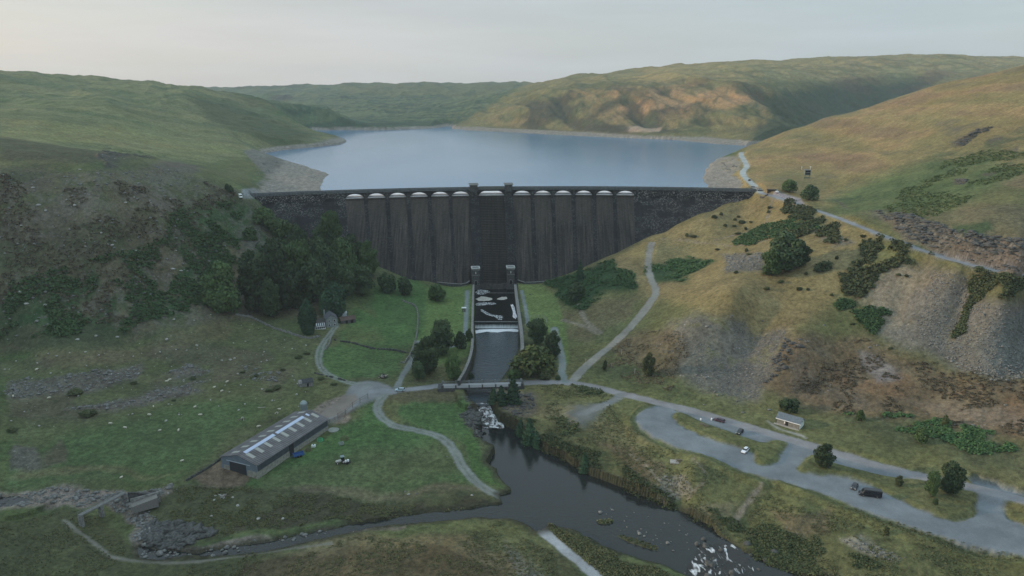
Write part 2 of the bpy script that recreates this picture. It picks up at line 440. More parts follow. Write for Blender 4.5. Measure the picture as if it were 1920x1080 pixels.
BASIN = wp([(889, 543), (968, 541), (972, 606), (890, 606)], -6.5)
RAPID = [tuple(atz(a, b, z)[:2]) for a, b, z in [(883, 757, -9.6), (917, 757, -9.6), (926, 775, -11.6), (944, 800, -14), (903, 803, -14), (896, 778, -11.6)]]
BROOK = wp([(-40, 934), (30, 930), (62, 934), (58, 942), (20, 950), (-40, 952)], -12.0)

def carve(Z, poly, level, slope_in, depth, slope_out, reach, margin=40, wob=0.0, wsc=8.0, keep=()):
    d = sdf(Xg, Yg, poly, margin)
    sel = d < 1e5
    dd = d[sel]
    if wob: dd = dd + (fbm(Xg[sel], Yg[sel], wsc, 3, 5) - 0.5) * wob
    z = Z[sel]
    lv = level(Yg[sel]) if callable(level) else level
    zin = np.minimum(z, lv - np.minimum(depth, 0.15 + slope_in * np.maximum(-dd, 0)))
    zout = np.maximum(z, lv + np.minimum(slope_out * np.maximum(dd, 0), reach))
    hold = np.zeros(dd.shape, bool)
    for q in keep: hold |= inside(Xg[sel], Yg[sel], [tuple(p) for p in q])
    Z[sel] = np.where(dd < 0, zin, np.where((dd < margin * 0.95) & ~hold, zout, z))
    return d

# ---- ground cover: albedo, with some hill sun and shade, painted per vertex from outlines read off the photograph
shape = Xg.shape
PXw = PX0.astype(np.float32); PYw = PY0.astype(np.float32)
_k = np.clip(F / Yg, 0.3, 8)     # pixels per metre
n1 = (fbm(Xg, Yg, 22, 4, 1) - 0.5); n2 = (fbm(Xg, Yg, 22, 4, 2) - 0.5)
n3 = (fbm(Xg, Yg, 90, 4, 7) - 0.5); n4 = (fbm(Xg, Yg, 90, 4, 8) - 0.5)
nf = fbm(Xg, Yg, 3.2, 4, 11); nm = fbm(Xg, Yg, 14, 4, 12); nb = fbm(Xg, Yg, 60, 4, 13); ng = fbm(Xg, Yg, 300, 4, 14)
nsr = fbm(Xg * 0.16 + Yg * 0.10, Z0 * 1.25 + Xg * 0.05, 13, 5, 23)      # streaks that follow the contours
# sideways streaks across far slopes
ns = fbm(Xg * 0.25, Yg * 0.9 + Z0 * 2.2, 26, 6, 19, gain=0.62)
gull = fbm(Xg + (Yg - 1400) * 0.35 - Z0 * 0.5, Z0 * 0.35 + Yg * 0.08, 75, 5, 61, ridged=True)   # gullies running down the far slope
gfine = fbm(Xg * 0.8 - Z0 * 0.5, Z0 * 0.5 + Yg * 0.15, 16, 4, 63, gain=.6)
PXw += np.clip(n1 * 16 * _k, -26, 26) + np.clip(n3 * 14 * _k, -14, 14); PYw += np.clip(n2 * 9 * _k, -13, 13) + np.clip(n4 * 6 * _k, -5, 5)
C = np.zeros(shape + (3,), np.float32)
ROCK = np.zeros(shape, np.float32)     # stony speckle
ROUGH = np.full(shape, 0.35, np.float32)   # relief amount
def mixc(m, c):
    c = np.array(c, np.float32)
    C[...] = C * (1 - m[..., None]) + c * m[..., None]
GREEN = (0.060, 0.098, 0.034); DULL = (0.075, 0.085, 0.042); GOLD = (0.172, 0.142, 0.060); PAST = (0.052, 0.112, 0.034)
BRACK = (0.026, 0.062, 0.022); SCREE = (0.118, 0.117, 0.106); HEATH = (0.082, 0.072, 0.054); GRAV = (0.210, 0.235, 0.255)
SHORE = (0.215, 0.195, 0.165); RUST = (0.150, 0.088, 0.042); PALE = (0.300, 0.215, 0.160); OLIVE = (0.105, 0.110, 0.042); WET = (0.040, 0.042, 0.036)
# base: moor grass, greener on the left, straw coloured on the right
mixc(np.ones(shape, np.float32), GREEN)
mixc(sstep(0.40, 0.66, nb) * 0.7, DULL)
mixc(sstep(0.42, 0.62, nm) * 0.35, OLIVE)
def poly(pts, c, a=1.0, feather=6, ymin=0, ymax=1e5, rock=None, rough=None, patch=None, warp=True, thr=(0.42, 0.58)):
    x, y = (PXw, PYw) if warp else (PX0, PY0)
    d = sdf(x, y, pts, feather + 2)
    m = 1 - sstep(-feather, feather, d)
    m = np.where((Yg > ymin) & (Yg < ymax), m, 0)
    if patch is not None: m = m * sstep(thr[0], thr[1], patch)
    m = (m * a).astype(np.float32)
    if c is not None: mixc(m, c)
    if rock is not None: ROCK[...] = ROCK * (1 - m) + rock * m
    if rough is not None: ROUGH[...] = ROUGH * (1 - m) + rough * m
    return m
RIGHT = [(960, 540), (1010, 528), (1421, 355), (1385, 292), (1395, 278), (1560, 215), (1760, 155), (2100, 60), (2700, 60), (2700, 1200), (1560, 1200), (1200, 960), (940, 790), (960, 730), (1060, 700), (1040, 560)]
poly(RIGHT, OLIVE, 0.9, 12, ymax=1050)
poly([(1200, 452), (1421, 362), (1500, 385), (1640, 445), (1560, 560), (1500, 620), (1480, 720), (1350, 600), (1230, 560), (1100, 500)], GOLD, 0.95, 18, ymax=600, rough=0.18)
poly([(1380, 300), (1400, 275), (1560, 210), (1760, 150), (2200, 40), (2200, 250), (1920, 300), (1700, 330), (1600, 350), (1540, 385), (1430, 355)], (0.200, 0.155, 0.062), 1.0, 20, ymax=1050)
poly([(1380, 300), (1400, 275), (1560, 210), (1760, 150), (2200, 40), (2200, 200), (1700, 290), (1540, 330), (1430, 345)], (0.245, 0.165, 0.065), 0.6, 25, ymax=1050, patch=n1 + 0.5)
RH = [(1380, 300), (1400, 275), (1560, 210), (1760, 150), (2200, 40), (2200, 380), (1920, 400), (1700, 400), (1600, 370), (1430, 355)]
poly(RH, (0.125, 0.125, 0.048), 0.5, 16, ymax=1050, patch=nsr, thr=(0.50, 0.60))
poly(RH, (0.155, 0.105, 0.062), 0.6, 16, ymax=1050, patch=1 - nsr, thr=(0.54, 0.64))
poly(RH, HEATH, 0.5, 16, ymax=1050, patch=nsr * .6 + nm * .4, thr=(0.60, 0.68), rock=0.4)
poly([(1540, 385), (1620, 335), (1720, 300), (1790, 300), (1860, 290), (1900, 330), (1780, 400), (1700, 430), (1640, 420)], (0.085, 0.115, 0.040), 0.9, 18, ymax=900)
poly([(1560, 385), (1700, 330), (1790, 270), (1930, 240), (1930, 300), (1820, 360), (1720, 400), (1640, 415)], BRACK, 0.5, 16, ymax=900, patch=nm)
poly([(1600, 405), (1900, 380), (2100, 400), (2100, 560), (1920, 515), (1760, 475)], (0.11, 0.10, 0.055), 0.8, 10, ymax=500)
poly([(1620, 405), (1700, 408), (1790, 425), (1860, 430), (1960, 450), (1960, 520), (1860, 500), (1780, 478), (1700, 452)], (0.11, 0.10, 0.085), 1, 7, ymax=500, rock=0.9, rough=2.0)
poly([(1780, 415), (1850, 408), (1870, 420), (1800, 440)], BRACK, 0.8, 4, ymax=500)
poly([(1780, 270), (1800, 258), (1855, 238), (1850, 245), (1800, 272)], (0.07, 0.065, 0.05), 1, 3, ymax=900, rock=0.9, rough=2)
for q in [[(1855, 262), (1885, 255), (1880, 264), (1858, 268)], [(1775, 335), (1790, 328), (1800, 334), (1780, 342)], [(1725, 247), (1740, 243), (1738, 248)], [(1880, 285), (1905, 275), (1900, 285)], [(1770, 243), (1790, 238), (1785, 247)], [(1830, 318), (1870, 315), (1840, 326)], [(1560, 375), (1600, 388), (1570, 384)]]:
    poly(q, HEATH, 0.9, 3, ymax=900, rock=0.7)
# slope between the upper track and the car park
poly([(1250, 600), (1300, 590), (1380, 600), (1400, 640), (1480, 620), (1500, 660), (1460, 700), (1430, 760), (1330, 730), (1255, 700), (1230, 640)], SCREE, 1.0, 18, ymax=600, rock=1, rough=0.5)
poly([(1230, 580), (1400, 590), (1510, 620), (1480, 720), (1430, 770), (1230, 720)], OLIVE, 0.6, 10, ymax=600, patch=nm * .6 + nf * .4, thr=(.5, .6))
poly([(1330, 600), (1370, 590), (1420, 620), (1400, 660), (1360, 650)], OLIVE, 0.6, 10, ymax=600, patch=nm)
poly([(1340, 475), (1420, 480), (1430, 505), (1360, 510)], SCREE, 0.9, 6, ymax=600, rock=1)
poly([(1500, 420), (1560, 440), (1600, 455), (1560, 460), (1500, 440)], SCREE, 0.7, 6, ymax=600, rock=1)
poly([(1610, 560), (1660, 500), (1740, 500), (1800, 510), (1820, 560), (1860, 560), (1960, 560), (1960, 690), (1880, 700), (1800, 690), (1720, 650), (1680, 640), (1640, 620)], (0.125, 0.122, 0.110), 1.0, 18, ymax=600, rock=1, rough=0.6)
poly([(1600, 540), (1740, 480), (1960, 560), (1960, 700), (1800, 700), (1620, 640)], (0.12, 0.105, 0.065), 0.6, 10, ymax=600, patch=nm * .6 + nf * .4, thr=(.5, .6))
poly([(1610, 580), (1670, 500), (1700, 520), (1690, 600), (1660, 620)], (0.19, 0.165, 0.125), 0.9, 9, ymax=600, rock=0.3)
poly([(1810, 640), (1880, 590), (1960, 570), (1960, 680), (1860, 690)], (0.12, 0.135, 0.132), 0.9, 9, ymax=600, rock=1, rough=1.4)
poly([(1480, 640), (1600, 620), (1700, 660), (1800, 700), (1960, 700), (1960, 830), (1700, 800), (1560, 770), (1480, 750), (1440, 720)], (0.115, 0.088, 0.052), 0.95, 14, ymax=600, rock=0.4, rough=0.9)
poly([(1480, 680), (1600, 640), (1700, 680), (1660, 760), (1500, 740)], HEATH, 0.7, 10, ymax=600, patch=nm)
poly([(1520, 700), (1640, 660), (1860, 720), (1960, 760), (1960, 790), (1700, 740)], RUST, 0.55, 10, ymax=600, patch=n1 + .5)
poly([(1590, 650), (1640, 660), (1700, 700), (1660, 705), (1600, 680)], (0.14, 0.13, 0.14), 0.9, 6, ymax=600, rock=1)
poly([(1590, 790), (1700, 770), (1960, 850), (1960, 900), (1700, 840)], (0.07, 0.085, 0.04), 0.9, 14, ymax=600)
poly([(1700, 740), (1960, 770), (1960, 800), (1800, 790)], (0.16, 0.13, 0.1), 0.6, 10, ymax=600, rock=0.8)
# bracken and gorse on the right
poly([(1020, 528), (1100, 502), (1160, 485), (1200, 515), (1190, 545), (1130, 545), (1080, 580), (1040, 560)], BRACK, 1, 8, ymax=600, rough=0.9)
poly([(1215, 500), (1290, 480), (1330, 490), (1290, 530), (1240, 530)], BRACK, 1, 7, ymax=600, rough=0.9)
poly([(1050, 590), (1110, 560), (1200, 555), (1180, 600), (1100, 650), (1060, 640)], (0.125, 0.105, 0.050), 0.9, 8, ymax=600)
poly([(1150, 640), (1260, 610), (1280, 690), (1240, 730), (1130, 700), (1100, 690)], (0.105, 0.082, 0.046), 0.9, 12, ymax=600, rough=0.8)
poly([(1070, 690), (1150, 660), (1260, 710), (1340, 760), (1150, 725)], (0.075, 0.085, 0.034), 0.85, 8, ymax=600)
# lawn, bright pasture
poly([(972, 533), (1016, 533), (1045, 560), (1062, 620), (1068, 680), (1050, 690), (1044, 630), (990, 612)], (0.105, 0.155, 0.042), 1, 3, warp=False, rough=0.03, rock=0)
poly([(762, 540), (888, 535), (888, 665), (800, 690), (770, 640), (790, 580)], (0.088, 0.150, 0.040), 1, 5, warp=False, rough=0.05)
poly([(690, 545), (760, 520), (790, 560), (785, 630), (770, 660), (620, 660), (640, 600), (660, 580), (690, 600)], PAST, 1, 8, rough=0.1)
poly([(600, 650), (690, 655), (762, 665), (755, 700), (720, 712), (650, 712), (600, 690)], PAST, 0.9, 6, rough=0.1)
poly([(640, 620), (700, 625), (720, 650), (640, 645)], OLIVE, 0.5, 10)
poly([(715, 755), (850, 750), (880, 820), (860, 850), (740, 780)], PAST, 1, 8, rough=0.12)
poly([(720, 745), (745, 742), (765, 762), (735, 795), (712, 790)], OLIVE, 0.8, 6)
poly([(480, 905), (610, 810), (700, 760), (730, 790), (830, 820), (870, 880), (900, 915), (560, 935), (470, 925)], PAST, 1, 9, rough=0.12)
poly([(500, 900), (700, 840), (840, 830), (880, 900), (700, 935), (500, 930)], (0.085, 0.100, 0.045), 0.7, 26)
poly([(880, 800), (905, 850), (940, 930), (900, 910), (860, 850)], (0.052, 0.110, 0.030), 1, 6, rough=0.3)
# left meadow with outcrops
poly([(0, 680), (250, 655), (480, 590), (590, 640), (600, 700), (560, 760), (420, 860), (330, 925), (0, 925)], (0.072, 0.094, 0.040), 0.9, 12, ymax=430, rough=0.3)
poly([(0, 860), (120, 820), (400, 740), (480, 760), (400, 850), (320, 900), (0, 915)], (0.055, 0.102, 0.036), 0.8, 14, ymax=430)
poly([(30, 880), (200, 886), (320, 885), (200, 898), (0, 900)], (0.125, 0.115, 0.060), 0.7, 6, ymax=430)
poly([(0, 680), (400, 600), (560, 640), (560, 720), (0, 780)], DULL, 0.7, 14, ymax=430, patch=nm)
poly([(0, 690), (560, 640), (520, 750), (300, 800), (0, 800)], HEATH, 0.6, 12, ymax=430, patch=n2 + .5, thr=(0.5, .62), rock=0.45, rough=1.0)
poly([(60, 660), (250, 655), (420, 600), (420, 640), (300, 680), (60, 690)], (0.12, 0.095, 0.06), 0.5, 8, ymax=430)
for q in [[(0, 730), (120, 700), (260, 690), (250, 712), (120, 745), (0, 760)], [(110, 780), (200, 755), (300, 725), (380, 712), (350, 735), (200, 780)], [(300, 705), (350, 690), (390, 700), (330, 715)], [(0, 845), (45, 840), (60, 880), (0, 885)]]:
    poly(q, (0.095, 0.090, 0.085), 0.9, 6, ymax=430, rock=0.9, rough=1.6)
poly([(50, 860), (100, 830), (110, 870), (60, 880)], HEATH, 0.8, 6, ymax=430, rock=.6)
poly([(340, 910), (420, 865), (480, 895), (470, 925), (400, 935)], (0.115, 0.090, 0.065), 1, 5, rough=0.2)
poly([(585, 770), (640, 745), (670, 750), (640, 785), (610, 790)], (0.17, 0.145, 0.12), 1, 4, rough=0.05)
poly([(730, 735), (830, 735), (840, 760), (720, 760)], (0.085, 0.082, 0.045), 0.9, 5)
poly([(300, 925), (480, 930), (640, 935), (900, 935), (920, 948), (760, 965), (640, 985), (420, 1020), (330, 1000), (260, 1010)], (0.062, 0.072, 0.036), 1, 7, rough=0.6)
poly([(520, 925), (900, 925), (900, 932), (600, 942)], (0.12, 0.10, 0.065), 0.7, 5)
poly([(560, 945), (900, 945), (915, 950), (760, 964), (640, 985), (560, 1000), (430, 1020)], (0.048, 0.044, 0.028), 0.8, 5, rough=0.9)
# gorge at the left, foreground
PINK = (0.185, 0.155, 0.138)
poly([(-60, 922), (100, 925), (230, 925), (240, 950), (150, 965), (-60, 960)], PINK, 1, 5, rock=0.6, rough=0.9)
poly([(170, 955), (230, 925), (300, 920), (310, 935), (250, 965), (280, 990), (300, 1040), (250, 1040), (215, 985)], (0.14, 0.125, 0.115), 1, 4, rock=1, rough=1.2)
poly([(270, 1000), (350, 985), (420, 1000), (370, 1035), (280, 1030)], (0.065, 0.075, 0.068), 1, 4, rock=0.8, rough=1.6)
poly([(-60, 985), (130, 968), (260, 1045), (560, 1040), (700, 1010), (960, 990), (1100, 1060), (1150, 1200), (-60, 1200)], (0.062, 0.070, 0.032), 0.95, 8, rough=0.7)
poly([(480, 1070), (600, 1030), (760, 1015), (900, 1030), (1000, 1080), (1010, 1200), (480, 1200)], (0.078, 0.062, 0.034), 0.85, 9, rough=0.8)
poly([(500, 1045), (700, 1005), (860, 1000), (980, 1040), (1050, 1090), (940, 1060), (800, 1022), (620, 1035)], (0.135, 0.115, 0.060), 0.8, 8)
poly([(840, 985), (960, 980), (1010, 1010), (1060, 1080), (980, 1040), (900, 1000)], (0.090, 0.105, 0.040), 0.8, 8)
poly([(970, 1020), (1030, 1050), (1060, 1090), (1000, 1070)], (0.13, 0.13, 0.12), 0.6, 6, rock=1)
poly([(1025, 990), (1085, 1000), (1130, 1025), (1250, 1060), (1300, 1100), (1150, 1100), (1100, 1050)], (0.070, 0.078, 0.030), 0.9, 5, rough=0.7)
poly([(225, 985), (262, 1000), (262, 1048), (420, 1046), (600, 1018), (760, 990), (760, 984), (600, 1008), (420, 1034), (300, 1020)], PINK, 0.95, 4, rough=0.3, rock=0.5)
# right bank of the river
poly([(960, 800), (1060, 800), (1150, 850), (1230, 880), (1200, 930), (1080, 880)], (0.075, 0.082, 0.034), 0.9, 8, rough=0.7)
poly([(1120, 830), (1200, 850), (1260, 880), (1240, 910), (1180, 890)], (0.105, 0.078, 0.048), 0.8, 8)
poly([(1230, 890), (1310, 900), (1330, 930), (1260, 945)], (0.165, 0.150, 0.125), 0.9, 7, rock=0.7, rough=1.2)
poly([(1340, 955), (1420, 925), (1440, 905), (1400, 960), (1360, 985)], (0.14, 0.12, 0.08), 0.6, 5)
poly([(1400, 930), (1600, 990), (1700, 1050), (1700, 1200), (1480, 1200), (1380, 1000)], (0.075, 0.085, 0.035), 0.8, 12, rough=0.7)
poly([(1440, 940), (1560, 960), (1550, 1000), (1470, 990)], (0.13, 0.10, 0.06), 0.8, 8, rock=.4)
poly([(1580, 1010), (1620, 1010), (1680, 1050), (1640, 1055)], (0.2, 0.19, 0.17), 0.7, 6, rock=1)
poly([(960, 730), (1130, 735), (1100, 760), (1040, 790), (960, 790)], OLIVE, 0.9, 8)
poly([(960, 770), (1100, 762), (1150, 790), (1250, 850), (1180, 850), (1060, 800)], (0.135, 0.125, 0.060), 0.8, 8)
poly([(840, 750), (905, 760), (905, 830), (880, 830), (870, 790)], (0.085, 0.085, 0.070), 0.8, 6, rock=0.9, rough=1.2)
poly([(915, 735), (990, 745), (1000, 780), (945, 800), (925, 770)], (0.095, 0.088, 0.075), 0.8, 6, rock=0.9, rough=1.0)
# near left hillside
LH = [(-300, 640), (0, 660), (250, 645), (420, 600), (600, 600), (700, 520), (560, 430), (470, 380), (440, 360), (330, 312), (150, 312), (0, 312), (-300, 300)]
poly(LH, (0.088, 0.084, 0.050), 0.95, 10, ymax=545, rock=0.22, rough=0.9)
poly(LH, (0.055, 0.068, 0.032), 0.8, 10, ymax=545, patch=nm)
poly([(0, 320), (120, 315), (260, 330), (330, 380), (260, 470), (100, 500), (0, 480)], HEATH, 0.7, 16, ymax=545, patch=n1 + .5, rock=0.5)
poly([(40, 530), (120, 500), (250, 470), (380, 450), (440, 480), (420, 560), (300, 610), (150, 640), (20, 640), (0, 590)], BRACK, 1, 14, ymax=500, patch=nb * 0.3 + nm * 0.7, thr=(0.40, 0.56), rough=1.0, rock=0.1)
poly([(330, 400), (430, 380), (540, 430), (560, 500), (420, 500), (330, 470)], BRACK, 0.85, 14, ymax=500, patch=nm, thr=(0.36, 0.5), rough=1.0)
poly([(0, 575), (60, 555), (80, 600), (0, 640)], BRACK, 0.9, 6, ymax=500)
poly([(440, 440), (490, 430), (510, 470), (470, 480)], (0.085, 0.078, 0.075), 0.8, 8, ymax=500, rock=.9, rough=1.5)
poly(LH, (0.045, 0.060, 0.030), 0.65, 10, ymax=545, patch=nsr, thr=(0.50, 0.58))
poly(LH, (0.125, 0.120, 0.105), 0.55, 10, ymax=545, patch=1 - nsr * .5 - nf * .5, thr=(0.55, 0.62), rock=0.8)
# bench above the rocky slope
poly([(0, 255), (60, 262), (200, 275), (330, 290), (300, 305), (0, 300)], (0.055, 0.060, 0.036), 0.8, 8, ymin=440, ymax=700, rock=0.3)
poly([(190, 278), (250, 282), (320, 292), (270, 303), (190, 308)], (0.060, 0.062, 0.055), 1, 4, ymin=440, ymax=700, rock=0.9, rough=2)
poly([(230, 300), (340, 285), (430, 310), (470, 340), (440, 360), (350, 330)], (0.092, 0.110, 0.042), 0.8, 9, ymin=440, ymax=760)
poly([(280, 310), (340, 300), (380, 315), (360, 330), (300, 325)], (0.085, 0.08, 0.075), 0.8, 7, ymin=440, ymax=760, rock=.7)
poly([(420, 305), (480, 300), (500, 320), (470, 325), (480, 340), (440, 345)], (0.105, 0.115, 0.045), 0.8, 6, ymin=440, ymax=900)
# long left slopes
LS = [(-300, 110), (0, 130), (380, 160), (620, 255), (640, 270), (480, 290), (440, 300), (300, 300), (-300, 270)]
poly(LS, (0.155, 0.168, 0.072), 0.9, 8, ymin=560, ymax=1600)
poly(LS, (0.085, 0.118, 0.052), 0.75, 8, ymin=560, ymax=1600, patch=ns)
poly([(0, 230), (200, 235), (350, 250), (470, 290), (400, 300), (200, 275), (0, 260)], (0.185, 0.185, 0.070), 0.8, 10, ymin=520, ymax=1100, patch=ns + 0.06)  # sunlit streaks, painted into the slope colour as yellow-green
poly([(350, 185), (420, 190), (560, 235), (600, 258), (520, 268), (400, 235)], (0.045, 0.070, 0.032), 0.8, 8, ymin=800, ymax=1500)
# far middle hills
FM = [(360, 150), (1000, 145), (850, 240), (560, 246), (470, 205)]
poly(FM, (0.080, 0.118, 0.062), 1, 5, ymin=1480)
poly(FM, (0.030, 0.062, 0.040), 0.8, 5, ymin=1480, patch=ns)
poly([(640, 160), (990, 153), (900, 185), (640, 175)], (0.105, 0.120, 0.050), 0.6, 6, ymin=1480)
poly([(500, 178), (550, 180), (545, 186), (500, 186)], (0.02, 0.03, 0.03), 0.9, 2, ymin=1900)
poly([(400, 180), (520, 176), (500, 190), (430, 190)], (0.05, 0.11, 0.04), 0.6, 4, ymin=1900)
# far right hill: straw and rust slopes with dark gullies, painted sun warmth and valley shadow
FR = [(850, 243), (1000, 150), (1250, 120), (1760, 98), (2400, 100), (2400, 200), (1440, 275), (1200, 262)]
poly(FR, (0.150, 0.140, 0.058), 1, 5, ymin=1060)
poly(FR, (0.085, 0.098, 0.045), 0.7, 5, ymin=1060, patch=ns, thr=(.45, .6))
poly([(1100, 145), (1300, 120), (1760, 100), (2300, 100), (2300, 140), (1700, 140), (1500, 155), (1300, 150)], (0.245, 0.205, 0.085), 0.85, 6, ymin=1400, patch=ns + .05)  # straw plateau made golder: low sun's warmth painted into the colour
poly([(980, 200), (1130, 165), (1320, 152), (1450, 175), (1430, 240), (1200, 240), (1000, 235)], (0.185, 0.140, 0.060), 0.75, 8, ymin=1060, patch=n3 + .55)
poly([(1150, 165), (1330, 155), (1440, 180), (1320, 200), (1200, 215), (1150, 200)], (0.30, 0.175, 0.080), 0.85, 8, ymin=1060, patch=n4 + .55, thr=(.36, .48))
for q in [[(1180, 158), (1192, 158), (1170, 190), (1110, 225), (1080, 235), (1120, 205), (1160, 180)], [(1075, 165), (1110, 155), (1090, 175), (1020, 215), (960, 235), (1000, 200)], [(1255, 160), (1262, 165), (1190, 205), (1160, 230), (1140, 225), (1200, 190)],
          [(1320, 185), (1290, 200), (1250, 215), (1240, 235), (1200, 240), (1210, 215), (1270, 190)], [(1330, 192), (1335, 195), (1300, 225), (1290, 222)], [(1040, 200), (1100, 185), (1080, 205), (1000, 240), (960, 240)]]:
    poly(q, (0.050, 0.052, 0.040), 0.8, 6, ymin=1060, patch=gfine * .5 + gull * .5, thr=(.40, .56))
FRS = [(900, 235), (990, 185), (1130, 160), (1320, 152), (1450, 170), (1430, 245), (1200, 250), (1000, 245)]
poly(FRS, (0.052, 0.056, 0.040), 0.85, 8, ymin=1060, patch=gull, thr=(.66, .76))
poly(FRS, (0.25, 0.165, 0.08), 0.45, 8, ymin=1060, patch=1 - gull * .6 - gfine * .4, thr=(.42, .56))
poly(FRS, (0.060, 0.075, 0.038), 0.6, 8, ymin=1060, patch=gfine, thr=(.54, .62))
poly([(1440, 180), (1540, 162), (1700, 150), (1760, 148), (1700, 190), (1560, 225), (1480, 262), (1400, 262), (1440, 225)], (0.040, 0.060, 0.036), 0.9, 10, ymin=1060)  # shadow in the side valley, painted into the ground colour
poly([(1560, 150), (1720, 135), (1800, 132), (1730, 165), (1600, 180)], (0.08, 0.062, 0.045), 0.5, 6, ymin=1060, patch=nb)
poly([(1340, 225), (1420, 215), (1420, 238), (1350, 245), (1280, 240)], (0.17, 0.160, 0.060), 0.75, 6, ymin=1060)
poly([(1180, 236), (1205, 231), (1242, 231), (1236, 246), (1210, 249), (1170, 248)], PALE, 1, 2, ymin=1060, warp=False)
poly([(1100, 238), (1180, 235), (1180, 247), (1090, 245)], (0.06, 0.058, 0.045), 0.7, 4, ymin=1060, rock=.5)
# exposed lake bed gravel on the left, spoil by the dam
BEACH = [(455, 283), (500, 276), (600, 266), (625, 258), (655, 262), (660, 270), (560, 285), (620, 320), (620, 362), (500, 362), (480, 345), (500, 330), (470, 300)]
poly(BEACH, (0.135, 0.135, 0.125), 1, 3, ymin=540, ymax=1400, warp=False, rock=0.3, rough=0.3)
poly([(520, 305), (600, 318), (612, 330), (600, 358), (560, 352), (530, 330)], (0.150, 0.132, 0.105), 0.9, 4, ymin=540, ymax=900, rock=0.3)
poly([(575, 316), (616, 327), (604, 345), (600, 360), (560, 358), (575, 340)], (0.115, 0.082, 0.062), 0.9, 5, ymin=540, ymax=900, rock=0.5, rough=1.5)
poly([(500, 288), (560, 308), (612, 322), (580, 330), (500, 310)], (0.10, 0.095, 0.085), 0.6, 4, ymin=540, ymax=1000, patch=nf, rock=.5)
poly([(480, 350), (500, 338), (530, 345), (540, 360), (480, 364)], (0.070, 0.085, 0.045), 0.9, 3, ymin=500, ymax=700)
poly([(455, 372), (452, 355), (475, 352), (500, 362), (490, 372)], (0.16, 0.18, 0.19), 1, 2, ymin=480, ymax=640, warp=False, rough=0)
poly([(1318, 356), (1322, 320), (1340, 302), (1372, 292), (1385, 300), (1380, 330), (1362, 356)], (0.200, 0.178, 0.150), 1, 3, ymin=540, ymax=900, rock=0.4, rough=0.6)
poly([(1372, 330), (1385, 318), (1402, 350), (1380, 356), (1368, 352)], (0.26, 0.185, 0.055), 1, 2, ymin=520, ymax=700, warp=False)
poly([(886, 528), (970, 528), (969, 545), (888, 545)], (0.045, 0.047, 0.048), 1, 1, warp=False)
# weathered variation everywhere
g_ = C.mean(-1, keepdims=True)
C[...] = (g_ + (C - g_) * 0.80) * 0.98
v = (0.74 + 0.52 * nf) * (0.80 + 0.40 * nm)
C *= v[..., None]
C[..., 0] *= (0.90 + 0.24 * nb); C[..., 2] *= (0.92 + 0.16 * n1)
# ---- relief
Z = Z0.copy()
rel = (fbm(Xg, Yg, 34, 5, 31, ridged=True) - 0.55) * 3.4 + (fbm(Xg, Yg, 7, 4, 33) - 0.5) * 1.7
fine = (fbm(Xg, Yg, 2.2, 3, 35) - 0.5) * 0.9
damd = np.abs(DR_ - np.hypot(Xg - DCX, Yg - DCY) - 25) + np.where((Xg < -200) | (Xg > 200), 200, 0)
ndam = sstep(22, 60, damd)
Z += (rel * ROUGH * 0.55 * np.clip(Yg / 420, 0.6, 2.0) * (0.08 + 0.92 * ndam) + fine * ROUGH * (0.3 + 0.7 * ndam) * sstep(900, 500, Yg))
far = sstep(560, 1100, Yg)
g1 = (fbm(Xg * 0.9 + Yg * 0.25, Yg * 0.35, 110, 5, 41, ridged=True) - 0.6)
Z -= far * (gull - 0.55) * 26 * sstep(58, 80, Z0) * sstep(150, 118, Z0) * (Xg > -120) * sstep(1150, 1250, Yg) * sstep(1900, 1700, Yg)
Z += far * (gfine - 0.5) * 5 * sstep(56, 70, Z0)
Z += far * g1 * 22 * sstep(52, 80, Z0) + far * (fbm(Xg, Yg, 45, 4, 43) - 0.5) * 5 * sstep(52, 70, Z0)
# rock strata
st = sstep(0.5, 1.0, ROCK) * sstep(0.9, 1.6, ROUGH)
Z += st * (np.abs(((Z0 * 0.5 + Xg * 0.25 + n1 * 6) % 1.6) - 0.8)) * 1.1
# raised grass islands between the car park lanes
def px_world(pts, z): return [tuple(atz(a, b, z)[:2]) for a, b in pts]
CPZ = -4.9
def mound(pts, h, w=2.0, z=CPZ):
    P = px_world(smooth_poly(pts, 2, True), z)
    d = sdf(Xg, Yg, P, 6)
    Z[...] = np.where(d < 1e5, Z + h * (1 - sstep(-w, 0.3, d)), Z)
    return d
# the roads, tracks and the car park: outlines
ISL1 = [(1258, 775), (1275, 770), (1300, 782), (1340, 800), (1400, 822), (1435, 832), (1448, 824), (1472, 827), (1475, 838), (1455, 872), (1425, 875), (1410, 862), (1415, 850), (1360, 835), (1310, 815), (1262, 790)]
ISL2 = [(1490, 880), (1510, 862), (1530, 850), (1560, 872), (1630, 890), (1700, 900), (1740, 905), (1800, 900), (1832, 925), (1838, 960), (1800, 978), (1760, 972), (1700, 945), (1640, 912), (1560, 890), (1520, 893)]
ISL3 = [(1880, 940), (1940, 935), (2000, 960), (2000, 1010), (1910, 985), (1882, 965)]
CARPARK = [(1190, 775), (1215, 765), (1250, 757), (1268, 762), (1262, 772), (1300, 770), (1400, 800), (1500, 830), (1640, 872), (1720, 892), (1745, 905), (1830, 905), (1900, 925), (2000, 950), (2000, 1060), (1900, 1038), (1800, 1015), (1700, 985), (1600, 950), (1540, 925), (1480, 905), (1445, 898), (1400, 885), (1320, 855), (1260, 835), (1210, 810), (1190, 790)]
PLOT = [(1052, 775), (1075, 762), (1120, 755), (1135, 765), (1120, 785), (1080, 795)]
YARD = [(655, 722), (690, 712), (735, 725), (745, 738), (720, 740), (680, 755), (650, 770), (640, 778), (610, 790), (590, 772), (640, 750)]
TERR = [(1500, 372), (1515, 390), (1475, 378), (1440, 366), (1450, 360)]
for I_ in (ISL1, ISL2, ISL3): mound(I_, 1.0)
